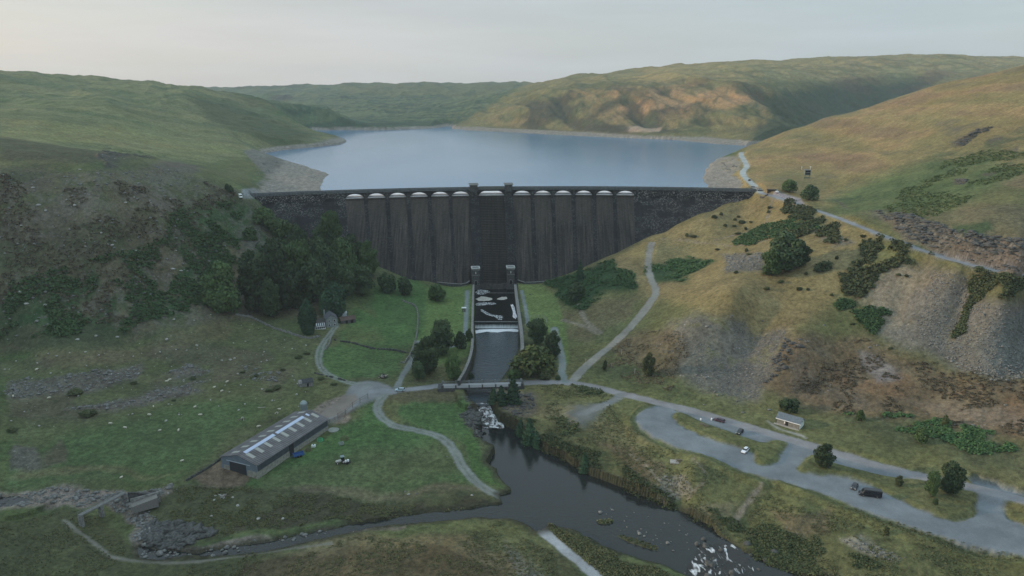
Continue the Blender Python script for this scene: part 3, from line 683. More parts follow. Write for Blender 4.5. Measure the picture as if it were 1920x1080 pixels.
mound([(1185, 772), (1192, 762), (1220, 752), (1236, 762), (1190, 770), (1184, 790), (1176, 790)], 1.0, 1.6)
def bankline(pts, h, w):
    P = [tuple(atz(a, b, CPZ)[:2]) for a, b in pts]
    d = line_d(Xg, Yg, P, w + 2); Z[...] = np.where(d < w, Z + h * (1 - sstep(0, w, d)), Z); return d
bank_d = np.minimum(bankline([(1178, 780), (1185, 805), (1220, 828), (1280, 855), (1360, 882), (1430, 905)], 1.1, 3.2), bankline([(1462, 905), (1520, 930), (1600, 962), (1700, 998), (1800, 1030), (1920, 1056)], 1.1, 3.2))
# roads as painted and levelled strips
PAVED = np.zeros(shape, np.float32)
KIND = np.zeros(shape, np.uint8)        # 0 ground 1 road 2 track 3 car park 4 shore 5 hills
def raycast_base(px, py, ymin=150, ymax=6500):
    d = ray(px, py); u = d[0] / d[1]
    col = (u - UMIN) / (UMAX - UMIN) * (NU - 1); i = int(np.clip(col, 0, NU - 2)); t = col - i
    zc = Z[:, i] * (1 - t) + Z[:, i + 1] * t
    yc = Yg[:, 0]
    zr = CAMZ + d[2] / d[1] * yc
    ok = (yc > ymin) & (yc < ymax) & (zc >= zr)
    k = np.argmax(ok)
    if not ok[k]: k = len(yc) - 2
    if k == 0: return np.array([u * yc[0], yc[0], zc[0]])
    a0, a1 = zr[k - 1] - zc[k - 1], zr[k] - zc[k]
    s = a0 / (a0 - a1 + 1e-9); s = min(max(s, 0), 1)
    y = yc[k - 1] * (1 - s) + yc[k] * s
    return np.array([u * y, y, zc[k - 1] * (1 - s) + zc[k] * s])
GROW = {}
def strip(pts, width, c, kind, feather=0.5, ymin=150, ymax=6500, z=None, grass=0.0, flat=True, noise=0.7):
    P = smooth_poly([raycast_base(a, b, ymin, ymax) if z is None else atz(a, b, z) for a, b in pts], 2)
    d = line_d(Xg, Yg, P, width + 8)
    sel = d < width + 7
    if flat:
        zs = np.zeros(sel.sum()); ws = np.zeros(sel.sum()) + 1e-9
        xs, ys = Xg[sel], Yg[sel]
        best = np.full(xs.shape, 1e9)
        for i in range(len(P) - 1):
            a, b = P[i], P[i + 1]; dx, dy = b[0] - a[0], b[1] - a[1]; L = dx * dx + dy * dy + 1e-9
            t = np.clip(((xs - a[0]) * dx + (ys - a[1]) * dy) / L, 0, 1)
            q = np.hypot(xs - a[0] - t * dx, ys - a[1] - t * dy)
            up = q < best; best[up] = q[up]; zs[up] = (a[2] + t * (b[2] - a[2]))[up]
        m = 1 - sstep(width * 0.5, width * 0.5 + 2.2, d[sel])
        Z[sel] = Z[sel] * (1 - m) + zs * m
    dn = d + (nf - 0.5) * 2 * noise
    m = (1 - sstep(width * 0.5 - feather, width * 0.5 + feather, dn)).astype(np.float32)
    if grass: m = m * (1 - grass * (1 - sstep(0.25, 0.6, dn)))
    cc = np.array(c, np.float32) * (0.86 + 0.28 * nm)[..., None]
    C[...] = C * (1 - m[..., None]) + cc * m[..., None]
    ROCK[...] = ROCK * (1 - m)
    if kind: PAVED[...] = np.maximum(PAVED, m * (0.9 if kind == 1 else 0.7))
    KIND[(d < width * 0.5) & sel] = kind
    return P
def area(pts, c, kind, z=None, feather=0.9, noise=1.3, exclude=()):
    P = px_world(smooth_poly(pts, 2, True), z)
    d = sdf(Xg, Yg, P, 8)
    for e in exclude:
        de = sdf(Xg, Yg, px_world(smooth_poly(e, 2, True), z), 300); d = np.maximum(d, np.where(de < 1e5, -de, d))
    dn = d + (nf - 0.5) * 2 * noise
    m = (1 - sstep(-feather, feather, dn)).astype(np.float32)
    zl = z
    Z[...] = np.where(d < 1e5, Z * (1 - m) + (Z * 0.15 + zl * 0.85) * m, Z)
    tone = (0.84 + 0.20 * nb + 0.12 * fbm(Xg * 0.25 + Yg * 0.12, Yg - 0.35 * Xg, 4, 4, 51))
    C[...] = C * (1 - m[..., None]) + (np.array(c, np.float32) * tone[..., None]) * m[..., None]
    ROCK[...] = ROCK * (1 - m)
    PAVED[...] = np.maximum(PAVED, m * 0.9)
    KIND[d < 0] = kind
    return P
area(CARPARK, (0.165, 0.187, 0.205), 3, CPZ, exclude=(ISL1, ISL2, ISL3))
area(PLOT, (0.120, 0.125, 0.115), 3, -6.2, feather=3.5, noise=3.0)
area(YARD, (0.165, 0.172, 0.175), 1, -6.4, feather=1.2)
poly([(580, 775), (600, 758), (640, 742), (668, 742), (672, 752), (640, 785), (610, 795)], (0.17, 0.145, 0.125), 0.9, 3, warp=False)
poly([(1500, 372), (1518, 392), (1476, 380), (1445, 368), (1452, 358)], (0.25, 0.23, 0.24), 1, 2, ymin=350, ymax=620, warp=False)
GR = (0.190, 0.202, 0.215)
R1 = strip([(700, 733), (740, 733), (800, 727), (830, 722)], 5.0, GR, 1)
R2 = strip([(975, 718), (1040, 716), (1070, 718), (1110, 724), (1160, 737), (1220, 752), (1300, 770), (1400, 800), (1500, 830), (1600, 860), (1700, 888), (1800, 908), (1920, 938), (2100, 985)], 5.6, (0.200, 0.200, 0.208), 1)
R3 = strip([(1428, 362), (1450, 368), (1500, 384), (1560, 404), (1620, 428), (1700, 459), (1760, 480), (1820, 497), (1920, 519), (2050, 545)], 4.4, (0.215, 0.225, 0.240), 1)
R4 = strip([(1425, 360), (1412, 346), (1396, 332), (1391, 322), (1402, 313), (1396, 302), (1389, 291), (1390, 286)], 5.0, (0.30, 0.33, 0.33), 1, ymin=520, ymax=1000)
R5 = strip([(1060, 716), (1052, 700), (1056, 680), (1048, 645), (1038, 615)], 3.6, (0.165, 0.190, 0.185), 1)
R6 = strip([(1075, 712), (1105, 680), (1150, 645), (1190, 605), (1222, 565), (1232, 545), (1218, 520), (1214, 490), (1222, 455)], 4.2, (0.205, 0.200, 0.180), 2, noise=0.8)
R7 = strip([(742, 728), (758, 700), (775, 668), (783, 640)], 3.0, (0.15, 0.17, 0.165), 2)
R8 = strip([(690, 722), (650, 718), (610, 700), (596, 680), (600, 650), (622, 622), (632, 608)], 3.4, (0.165, 0.185, 0.170), 2, grass=0.6)
R9 = strip([(722, 740), (705, 760), (712, 782), (740, 800), (790, 808), (835, 822), (855, 850), (872, 885), (905, 915), (935, 930), (965, 945)], 3.8, (0.170, 0.185, 0.175), 2, grass=0.35)
R10 = strip([(985, 960), (1010, 990), (1040, 1015), (1070, 1040), (1100, 1065), (1140, 1100)], 3.6, (0.25, 0.27, 0.29), 2)
R11 = strip([(120, 975), (150, 1000), (180, 1020), (205, 1045), (245, 1055), (330, 1058), (420, 1050), (520, 1033), (620, 1020)], 1.3, (0.150, 0.148, 0.125), 2, feather=0.6)
strip([(1165, 740), (1150, 752), (1120, 765), (1090, 776)], 4.2, (0.150, 0.160, 0.160), 3, feather=1.2)
R12 = strip([(876, 545), (874, 600), (872, 640), (850, 650), (830, 652)], 2.6, (0.150, 0.175, 0.180), 2, feather=0.3, noise=0.1)
R13 = strip([(978, 545), (986, 580), (990, 610)], 2.2, (0.150, 0.175, 0.180), 2, feather=0.3, noise=0.1)
for pts, w in [([(1055, 600), (1095, 610), (1120, 625)], 2.2), ([(1085, 570), (1095, 600), (1125, 625)], 2.5), ([(1440, 450), (1400, 460), (1330, 452), (1240, 447)], 1.0), ([(1420, 425), (1340, 450)], 1.2), ([(1450, 370), (1440, 400), (1430, 440)], 1.6), ([(1300, 860), (1330, 900), (1290, 935)], 1.0), ([(1430, 905), (1400, 945), (1370, 985)], 1.4), ([(1180, 850), (1240, 905), (1260, 920)], 0.9)]:
    strip(pts, w, (0.17, 0.15, 0.115), 0, flat=False, feather=0.8, noise=0.8)
strip([(1440, 790), (1462, 806), (1500, 815), (1512, 822)], 1.4, (0.22, 0.22, 0.2), 2, flat=False)
KIND[(KIND == 0) & (Yg > 1250)] = 5
# ---- water beds and banks
drad = DR_ - np.hypot(Xg - DCX, Yg - DCY)
phig = np.arctan2(Xg - DCX, Yg - DCY)
Zk = Z.copy()
dl = carve(Z, LAKE, 50.0, 0.10, 8, 0.10, 4.0, margin=150, wob=10, wsc=30)
Z[...] = np.where((dl > -12) & (dl < 145) & (Yg > 600) & (Z > 50), np.minimum(Z, 52.0 + 0.42 * np.maximum(dl, 0) + 0.004 * np.maximum(dl, 0) ** 2), Z)
Z[...] = np.where(drad > -2.5, Zk, Z)
rim = (1 - sstep(4.0, 5.5, Z - 50.0 + (nm - .5) * 2)) * (Z > 49) * (dl < 55) * (drad < -3) * (Yg > 530)
stripe = 0.85 + 0.3 * ((Z * 1.6 + nm * 1.5) % 1.0)
mr_ = (rim * sstep(55, 40, dl))[..., None]
C[...] = C * (1 - mr_) + np.array((0.205, 0.190, 0.165), np.float32) * (stripe * (0.7 + 0.5 * nf))[..., None] * mr_
KIND[(rim > 0.5) & (Yg > 560)] = 4
carve(Z, POOL, -14.0, 0.35, 1.6, 0.45, 0.9, margin=12, wob=2.2, wsc=5)
carve(Z, CHAN, -9.5, 2.0, 1.5, 2.0, 2.9, margin=6, keep=(BASIN, RAPID))
carve(Z, BASIN, -6.5, 3.0, 1.5, 5.0, 3.4, margin=3.5, keep=(CHAN,))
lv = lambda Y: np.interp(Y, [atz(900, 803, -14)[1], atz(900, 757, -9.6)[1]], [-14.0, -9.6])
carve(Z, RAPID, lv, 0.5, 1.0, 1.2, 2.0, margin=6, wob=2.0, wsc=4, keep=(CHAN, POOL))
carve(Z, BROOK, -12.0, 0.3, 1, 0.6, 0.5, margin=8, wob=2)
wetd = np.minimum(np.minimum(sdf(Xg, Yg, POOL, 6), sdf(Xg, Yg, RAPID, 6)), sdf(Xg, Yg, CHAN, 6))
mw = ((1 - sstep(0.4, 3.6, wetd + (nf - .5) * 2)) * 0.85)[..., None]
C[...] = C * (1 - mw) + np.array((0.036, 0.036, 0.024), np.float32) * mw
# never let the ground rise through the dam
inb = (phig > phi_of(470)) & (phig < phi_of(1418)) & (drad > -6) & (drad < 7)
zlim = 50.0 - (drad - 3.2) / FACE_SLOPE - 0.25 * np.minimum(np.maximum(0, 46 - drad), 12)
Z[...] = np.where(inb, np.minimum(Z, np.minimum(zlim, 55.0)), Z)
# stone faces of steep ground read as rock
gy = np.gradient(Z, axis=0) / np.maximum(np.gradient(Yg, axis=0), 1e-3); gx = np.gradient(Z, axis=1) / np.maximum(np.gradient(Xg, axis=1), 1e-3)
steep = np.hypot(gx, gy)
C[...] = np.clip(C, 0.006, 0.6)

# ---- sampling the finished ground
def zat(x, y):
    x = np.asarray(x, float); y = np.asarray(y, float)
    u = (x / y - UMIN) / (UMAX - UMIN) * (NU - 1); v = np.interp(np.log(y), gv, np.arange(NV))
    i = np.clip(u.astype(int), 0, NU - 2); j = np.clip(v.astype(int), 0, NV - 2); a = np.clip(u - i, 0, 1); b = np.clip(v - j, 0, 1)
    return Z[j, i] * (1 - a) * (1 - b) + Z[j, i + 1] * a * (1 - b) + Z[j + 1, i] * (1 - a) * b + Z[j + 1, i + 1] * a * b
def hit(px, py, ymin=150, ymax=6500): return raycast_base(px, py, ymin, ymax)

# ---- ground material: painted cover broken up by procedural grass, grit and stones
def ground_material():
    m = bpy.data.materials.new('ground_cover'); m.use_nodes = True
    nt = m.node_tree; N, L = nt.nodes, nt.links; b = N['Principled BSDF']
    b.inputs['Roughness'].default_value = 0.95; b.inputs['Specular IOR Level'].default_value = 0.12
    at = N.new('ShaderNodeAttribute'); at.attribute_name = 'cover'
    ar = N.new('ShaderNodeAttribute'); ar.attribute_name = 'stony'
    geo = N.new('ShaderNodeNewGeometry')
    def noise(scale, detail=4, rough=0.6):
        n = N.new('ShaderNodeTexNoise'); n.inputs['Scale'].default_value = scale; n.inputs['Detail'].default_value = detail; n.inputs['Roughness'].default_value = rough
        L.new(geo.outputs['Position'], n.inputs[0]); return n
    def mathn(op, a, b_, clamp=False):
        q = N.new('ShaderNodeMath'); q.operation = op; q.use_clamp = clamp
        for i, v_ in enumerate((a, b_)):
            if isinstance(v_, (int, float)): q.inputs[i].default_value = v_
            else: L.new(v_, q.inputs[i])
        return q.outputs[0]
    def mr(v_, a0, a1, b0, b1):
        q = N.new('ShaderNodeMapRange'); L.new(v_, q.inputs[0])
        for i, k in enumerate((a0, a1, b0, b1)): q.inputs[i + 1].default_value = k
        return q.outputs[0]
    n1_ = noise(0.55, 6, 0.7); n2_ = noise(2.3, 5, 0.7); n3_ = noise(0.09, 5)
    k1 = mr(n1_.outputs[0], 0.32, 0.68, 0.55, 1.45); k2 = mr(n2_.outputs[0], 0.3, 0.7, 0.72, 1.28); k3 = mr(n3_.outputs[0], 0.3, 0.7, 0.85, 1.15)
    k = mathn('MULTIPLY', mathn('MULTIPLY', k1, k2), k3)
    asm = N.new('ShaderNodeAttribute'); asm.attribute_name = 'paved'
    k = mathn('ADD', mathn('MULTIPLY', k, mathn('SUBTRACT', 1.0, asm.outputs['Fac'])), mathn('MULTIPLY', mathn('MULTIPLY', mr(n2_.outputs[0], 0.3, 0.7, 0.88, 1.12), mr(n3_.outputs[0], 0.35, 0.65, 0.80, 1.14)), asm.outputs['Fac']))
    mu = N.new('ShaderNodeVectorMath'); mu.operation = 'SCALE'
    L.new(at.outputs['Color'], mu.inputs[0]); L.new(k, mu.inputs[3])
    # stones: voronoi cells, some of them pale, over the stony cover
    vo = N.new('ShaderNodeTexVoronoi'); vo.inputs['Scale'].default_value = 0.75
    L.new(geo.outputs['Position'], vo.inputs[0])
    sepc = N.new('ShaderNodeSeparateColor'); L.new(vo.outputs['Color'], sepc.inputs[0])
    pick = mr(sepc.outputs[0], 0.72, 0.80, 0, 1)
    near = mr(vo.outputs['Distance'], 0.30, 0.42, 1, 0)
    big = mr(noise(0.13, 3).outputs[0], 0.45, 0.62, 0, 1)
    f = mathn('MULTIPLY', mathn('MULTIPLY', pick, near), mathn('MULTIPLY', big, ar.outputs['Fac']), True)
    mx = N.new('ShaderNodeMixRGB'); L.new(mathn('MULTIPLY', f, 0.75), mx.inputs[0]); L.new(mu.outputs[0], mx.inputs[1])
    sc_ = N.new('ShaderNodeMixRGB'); L.new(sepc.outputs[1], sc_.inputs[0]); sc_.inputs[1].default_value = (0.15, 0.15, 0.14, 1); sc_.inputs[2].default_value = (0.33, 0.32, 0.30, 1)
    L.new(sc_.outputs[0], mx.inputs[2])
    L.new(mx.outputs[0], b.inputs['Base Color'])
    bp = N.new('ShaderNodeBump'); bp.inputs['Distance'].default_value = 0.55
    L.new(mathn('SUBTRACT', 0.8, mathn('MULTIPLY', asm.outputs['Fac'], 0.72)), bp.inputs['Strength'])
    h = mathn('ADD', mathn('MULTIPLY', n1_.outputs[0], 1.0), mathn('MULTIPLY', n2_.outputs[0], 0.35))
    h = mathn('ADD', h, mathn('MULTIPLY', f, 0.5))
    L.new(h, bp.inputs['Height']); L.new(bp.outputs[0], b.inputs['Normal'])
    return m
M_GROUND = ground_material()
def ground_sheets():
    j, i = np.meshgrid(np.arange(NV - 1), np.arange(NU - 1), indexing='ij')
    q = np.stack([j * NU + i, j * NU + i + 1, (j + 1) * NU + i + 1, (j + 1) * NU + i], -1).reshape(-1, 4)
    kf = KIND[:-1, :-1].ravel()
    Vall = np.stack([Xg, Yg, Z], -1).reshape(-1, 3).astype(np.float32)
    # one smooth normal per vertex, shared by all the sheets so that no seam shows
    Nn = np.stack([-gx, -gy, np.ones_like(gx)], -1)
    # the fan mesh is skewed: correct the row gradient for the sideways step of a column
    du = np.gradient(Xg, axis=0) / np.maximum(np.gradient(Yg, axis=0), 1e-6)
    Nn[..., 1] = -(gy - gx * du)
    Nn /= np.linalg.norm(Nn, axis=-1, keepdims=True)
    Nn = Nn.reshape(-1, 3).astype(np.float32)
    Cf = C.reshape(-1, 3); Rf = ROCK.ravel()
    for kind, name in ((0, 'ground'), (1, 'road'), (2, 'path'), (3, 'car_park'), (4, 'lake_shore'), (5, 'hills')):
        f = q[kf == kind]
        used = np.zeros(len(Vall), bool); used[f.ravel()] = True
        remap = np.cumsum(used) - 1
        o = np_mesh(name, Vall[used], remap[f], M_GROUND, smooth=True)
        me = o.data
        a = me.attributes.new('cover', 'FLOAT_COLOR', 'POINT')
        a.data.foreach_set('color', np.concatenate([Cf[used], np.ones((used.sum(), 1), np.float32)], 1).astype(np.float32).ravel())
        a = me.attributes.new('paved', 'FLOAT', 'POINT'); a.data.foreach_set('value', PAVED.ravel()[used].astype(np.float32))
        a = me.attributes.new('stony', 'FLOAT', 'POINT'); a.data.foreach_set('value', Rf[used].astype(np.float32))
        me.normals_split_custom_set_from_vertices(Nn[used])
        tag(o, kind='structure')
ground_sheets()

# ---- water
def water_material(name, base, rough, bscale, bstr, stretch=(1, 1, 1), foam=None):
    m = bpy.data.materials.new(name); m.use_nodes = True
    nt = m.node_tree; N, L = nt.nodes, nt.links; b = N['Principled BSDF']
    b.inputs['Base Color'].default_value = (*base, 1); b.inputs['Roughness'].default_value = rough; b.inputs['IOR'].default_value = 1.33
    geo = N.new('ShaderNodeNewGeometry'); mp = N.new('ShaderNodeMapping'); mp.inputs['Scale'].default_value = stretch
    L.new(geo.outputs['Position'], mp.inputs[0])
    n = N.new('ShaderNodeTexNoise'); n.inputs['Scale'].default_value = bscale; n.inputs['Detail'].default_value = 5; n.inputs['Roughness'].default_value = 0.62
    L.new(mp.outputs[0], n.inputs[0])
    # calmer and livelier patches
    n2 = N.new('ShaderNodeTexNoise'); n2.inputs['Scale'].default_value = bscale * 0.04; n2.inputs['Detail'].default_value = 3
    L.new(mp.outputs[0], n2.inputs[0])
    mr = N.new('ShaderNodeMapRange'); mr.inputs[1].default_value = 0.35; mr.inputs[2].default_value = 0.65; mr.inputs[3].default_value = bstr * 0.45; mr.inputs[4].default_value = bstr * 1.2
    L.new(n2.outputs[0], mr.inputs[0])
    bp = N.new('ShaderNodeBump'); bp.inputs['Distance'].default_value = 1.0
    L.new(mr.outputs[0], bp.inputs['Strength']); L.new(n.outputs[0], bp.inputs['Height']); L.new(bp.outputs[0], b.inputs['Normal'])
    if foam:
        n3 = N.new('ShaderNodeTexNoise'); n3.inputs['Scale'].default_value = foam[0]; n3.inputs['Detail'].default_value = 6; n3.inputs['Distortion'].default_value = 1.0
        mp3 = N.new('ShaderNodeMapping'); mp3.inputs['Scale'].default_value = foam[3] if len(foam) > 3 else (1, 1, 1)
        L.new(geo.outputs['Position'], mp3.inputs[0]); L.new(mp3.outputs[0], n3.inputs[0])
        m3 = N.new('ShaderNodeMapRange'); m3.inputs[1].default_value = foam[1]; m3.inputs[2].default_value = foam[2]
        L.new(n3.outputs[0], m3.inputs[0])
        mx = N.new('ShaderNodeMixRGB'); mx.inputs[1].default_value = (*base, 1); mx.inputs[2].default_value = (0.62, 0.64, 0.66, 1)
        L.new(m3.outputs[0], mx.inputs[0]); L.new(mx.outputs[0], b.inputs['Base Color'])
        m4 = N.new('ShaderNodeMapRange'); m4.inputs[3].default_value = rough; m4.inputs[4].default_value = 0.9
        L.new(m3.outputs[0], m4.inputs[0]); L.new(m4.outputs[0], b.inputs['Roughness'])
    return m
M_LAKE = water_material('lake_water', (0.052, 0.160, 0.280), 0.15, 0.30, 0.16, (1, 0.6, 1))
M_POOL = water_material('river_water', (0.016, 0.019, 0.018), 0.05, 0.9, 0.07)
M_CHAN = water_material('channel_water', (0.030, 0.042, 0.050), 0.10, 0.40, 0.9, (0.6, 1.5, 1))
M_FOAM = water_material('white_water', (0.05, 0.045, 0.04), 0.3, 1.5, 0.5, foam=(0.55, 0.42, 0.60))
M_BASIN = water_material('basin_water', (0.008, 0.009, 0.008), 0.06, 1.2, 0.12)
def grow(P, d):
    P = [np.array(p, float) for p in P]; n = len(P)
    area2 = sum(P[i][0] * P[(i + 1) % n][1] - P[(i + 1) % n][0] * P[i][1] for i in range(n))
    s = 1 if area2 > 0 else -1; out = []
    for i in range(n):
        a, b, c = P[i - 1], P[i], P[(i + 1) % n]
        e = (b - a) / (np.linalg.norm(b - a) + 1e-9) + (c - b) / (np.linalg.norm(c - b) + 1e-9)
        nrm = np.array([e[1], -e[0]]) * s; nrm /= (np.linalg.norm(nrm) + 1e-9)
        out.append(b + nrm * d)
    return out
def sheet(name, P, z, material):
    vs_ = [(p[0], p[1], z) for p in P]
    tri = tessellate_polygon([[Vector(p) for p in vs_]])
    fs_ = []
    for t in tri:
        a, b, c = [Vector(vs_[i]) for i in t]
        fs_.append(t if (b - a).cross(c - a).z > 0 else t[::-1])
    return tag(link_mesh(name, vs_, fs_, material), kind='structure')
LK = []
for p in grow(LAKE[:42], 9.0): LK.append(p)
sheet('lake', LK + [np.array(p) for p in LAKE[42:]], 50.0, M_LAKE)
sheet('river', grow(POOL, 1.6), -14.0, M_POOL)
sheet('river_channel', grow(CHAN[3:], 0.9)[1:] + [np.array(CHAN[0]), np.array(CHAN[1]), np.array(CHAN[2])] if False else grow(CHAN, 0.5), -9.5, M_CHAN)
sheet('stilling_basin_water', grow(BASIN, 0.3), -6.5, M_BASIN)
sheet('brook', grow(BROOK, 1.2), -12.0, M_POOL)

# ---------------------------------------------------------------- the air
w = MB(); w.box(-7500, -60, -20, 7500, 7200, 330)
m_ = bpy.data.materials.new('haze_air'); m_.use_nodes = True
nt = m_.node_tree; nt.nodes.clear(); no = nt.nodes.new('ShaderNodeOutputMaterial'); nv = nt.nodes.new('ShaderNodeVolumePrincipled')
nv.inputs['Color'].default_value = (0.70, 0.86, 1.0, 1); nv.inputs['Density'].default_value = 0.00007; nv.inputs['Anisotropy'].default_value = 0.2
nt.links.new(nv.outputs[0], no.inputs['Volume'])
tag(w.build('haze', m_), kind='stuff')
# ---------------------------------------------------------------- the dam
def masonry(name, dark, light, streak=0.5, lichen=0.0, course=0.6):
    m = bpy.data.materials.new(name); m.use_nodes = True
    nt = m.node_tree; N, L = nt.nodes, nt.links; b = N['Principled BSDF']
    b.inputs['Roughness'].default_value = 0.9; b.inputs['Specular IOR Level'].default_value = 0.2
    geo = N.new('ShaderNodeNewGeometry')
    def nz(scale, st, detail=4, ro=0.6):
        mp = N.new('ShaderNodeMapping'); mp.inputs['Scale'].default_value = st; L.new(geo.outputs['Position'], mp.inputs[0])
        n = N.new('ShaderNodeTexNoise'); n.inputs['Scale'].default_value = scale; n.inputs['Detail'].default_value = detail; n.inputs['Roughness'].default_value = ro
        L.new(mp.outputs[0], n.inputs[0]); return n.outputs[0]
    def mr(v, a0, a1, b0=0., b1=1.):
        q = N.new('ShaderNodeMapRange'); L.new(v, q.inputs[0])
        for i, k in enumerate((a0, a1, b0, b1)): q.inputs[i + 1].default_value = k
        return q.outputs[0]
    def mul(a, b_):
        q = N.new('ShaderNodeMath'); q.operation = 'MULTIPLY'
        for i, v in enumerate((a, b_)):
            if isinstance(v, float): q.inputs[i].default_value = v
            else: L.new(v, q.inputs[i])
        return q.outputs[0]
    def mix(f, c1, c2):
        q = N.new('ShaderNodeMixRGB'); L.new(f, q.inputs[0])
        for i, c in ((1, c1), (2, c2)):
            if isinstance(c, tuple): q.inputs[i].default_value = (*c, 1)
            else: L.new(c, q.inputs[i])
        return q.outputs[0]
    s1 = nz(0.75, (1, 0.05, 0.035), 5, 0.7)
    s2 = nz(0.12, (1, 0.3, 0.3), 3)
    base = mix(mul(mr(s1, 0.38, 0.62), mr(s2, 0.3, 0.65, 0.35, 1.0)), dark, light) if streak else mix(nz(0.3, (1, 1, 1)), dark, light)
    if streak >= 1.0:
        sz = N.new('ShaderNodeSeparateXYZ'); L.new(geo.outputs['Position'], sz.inputs[0])
        base = mix(mul(mr(sz.outputs[2], 30.0, 50.0, 0.0, 0.75), mr(nz(0.5, (1, .2, .2)), .3, .6, .5, 1.0)), base, tuple(c * 0.92 for c in light))
    # blocks and courses: brick texture on (x, z)
    sx = N.new('ShaderNodeSeparateXYZ'); L.new(geo.outputs['Position'], sx.inputs[0])
    cx_ = N.new('ShaderNodeCombineXYZ'); L.new(sx.outputs[0], cx_.inputs[0]); L.new(sx.outputs[2], cx_.inputs[1])
    br = N.new('ShaderNodeTexBrick'); br.inputs['Scale'].default_value = 1.0; br.inputs['Brick Width'].default_value = course * 2.0; br.inputs['Row Height'].default_value = course
    br.inputs['Mortar Size'].default_value = 0.05; br.inputs['Color1'].default_value = (0.72, 0.72, 0.72, 1); br.inputs['Color2'].default_value = (1.25, 1.25, 1.25, 1); br.inputs['Mortar'].default_value = (0.55, 0.55, 0.55, 1)
    L.new(cx_.outputs[0], br.inputs[0])
    mm = N.new('ShaderNodeMixRGB'); mm.blend_type = 'MULTIPLY'; mm.inputs[0].default_value = 0.8
    L.new(base, mm.inputs[1]); L.new(br.outputs[0], mm.inputs[2])
    out = mm.outputs[0]
    if lichen:
        l1 = mr(nz(0.95, (1.0, 0.4, 2.0), 5, 0.8), 0.52, 0.575)
        l2 = mr(nz(0.09, (1, 0.5, 2.2), 2), 0.40, 0.54)
        hi = mr(sx.outputs[2], 44.0, 53.0, 0.35, 1.0)
        out = mix(mul(mul(mul(l1, l2), hi), lichen), out, (0.30, 0.30, 0.28))
    L.new(out, b.inputs['Base Color'])
    bp = N.new('ShaderNodeBump'); bp.inputs['Strength'].default_value = 0.7; bp.inputs['Distance'].default_value = 0.25
    L.new(br.outputs['Fac'], bp.inputs['Height']); bp.invert = True
    L.new(bp.outputs[0], b.inputs['Normal'])
    return m
M_WING = masonry('dark_masonry_lichen', (0.016, 0.017, 0.021), (0.026, 0.027, 0.029), 0.5, 1.0)
M_FACE = masonry('streaked_masonry', (0.022, 0.021, 0.021), (0.082, 0.070, 0.060), 1.0, 0.05)
M_STEP = masonry('stepped_masonry', (0.030, 0.028, 0.026), (0.058, 0.051, 0.044), 0.4, 0.0)
M_PIER = masonry('pier_masonry', (0.010, 0.011, 0.014), (0.026, 0.027, 0.030), 0.6, 0.5)
M_PARA = mat('parapet_stone', (0.090, 0.102, 0.108), noise=0.35, nscale=0.8, bump=0.3)
M_CONC = mat('pale_concrete', (0.80, 0.80, 0.82), 0.8, noise=0.12, nscale=0.5)
M_DECK = mat('dam_roadway', (0.20, 0.21, 0.22), noise=0.15, nscale=0.6)
M_STONE = mat('grey_stone', (0.17, 0.17, 0.165), noise=0.4, nscale=1.2, bump=0.6, bscale=3)
M_STONED = mat('weathered_dark_stone', (0.060, 0.062, 0.062), noise=0.45, nscale=1.2, bump=0.6, bscale=3)

dam = empty('dam', dam_pt(phi_of(921), 20, -3))
tag(dam, 'long dark masonry dam with thirteen arches across the valley, holding back the lake', 'dam')
dinv = Vector(dam.location)
def DP(phi, d, z): p = dam_pt(phi, d, z); return (p[0] - dinv.x, p[1] - dinv.y, p[2] - dinv.z)
def arc_band(mb, p0, p1, prof, step=0.006, caps=True):
    """sweep a closed (d, z) outline along the arc"""
    n = max(1, int(abs(p1 - p0) / step)); k = len(prof); vs_ = []; fs_ = []
    for i in range(n + 1):
        ph = p0 + (p1 - p0) * i / n
        vs_ += [DP(ph, d, z) for d, z in prof]
    for i in range(n):
        for j in range(k):
            a, b = i * k + j, i * k + (j + 1) % k
            fs_.append((a, a + k, b + k, b))
    if caps: fs_.append(tuple(range(k))); fs_.append(tuple(range(n * k, n * k + k))[::-1])
    mb.add(vs_, fs_)
ZS, ZC, ZB = 52.0, 54.75, -12.0       # sill, arch crown, foundation
def body_prof(off=0.0, top=55.6, zt=None):
    pr = [(-3.0, ZB), (face_d(ZB) + off, ZB)]
    for z in (0, 12, 24, 36, 46, 50): pr.append((face_d(z) + off, z))
    if zt is None: pr += [(3.2 + off, 52.0), (3.2 + off, top), (-3.0, top)]
    return pr
# pixel columns of the thirteen openings (left edge, right edge)
OPEN = [(648, 682), (689, 722), (729.5, 761.5), (769, 801.5), (808.5, 841), (847, 879.5), (897.5, 945), (962.5, 995), (1002, 1033), (1040, 1071.5), (1079, 1110), (1117.5, 1149), (1156, 1189)]
PH = [(phi_of(a, 52.5, 3.2), phi_of(b, 52.5, 3.2)) for a, b in OPEN]
pL, pR = phi_of(468, 55, 3.2), phi_of(1423, 55, 3.2)
# wings
for nm_, a, b in (('wing_wall', pL, PH[0][0]), ('wing_wall', PH[-1][1], pR)):
    w = MB(); arc_band(w, a, b, body_prof()); w.build(nm_, M_WING, dam)
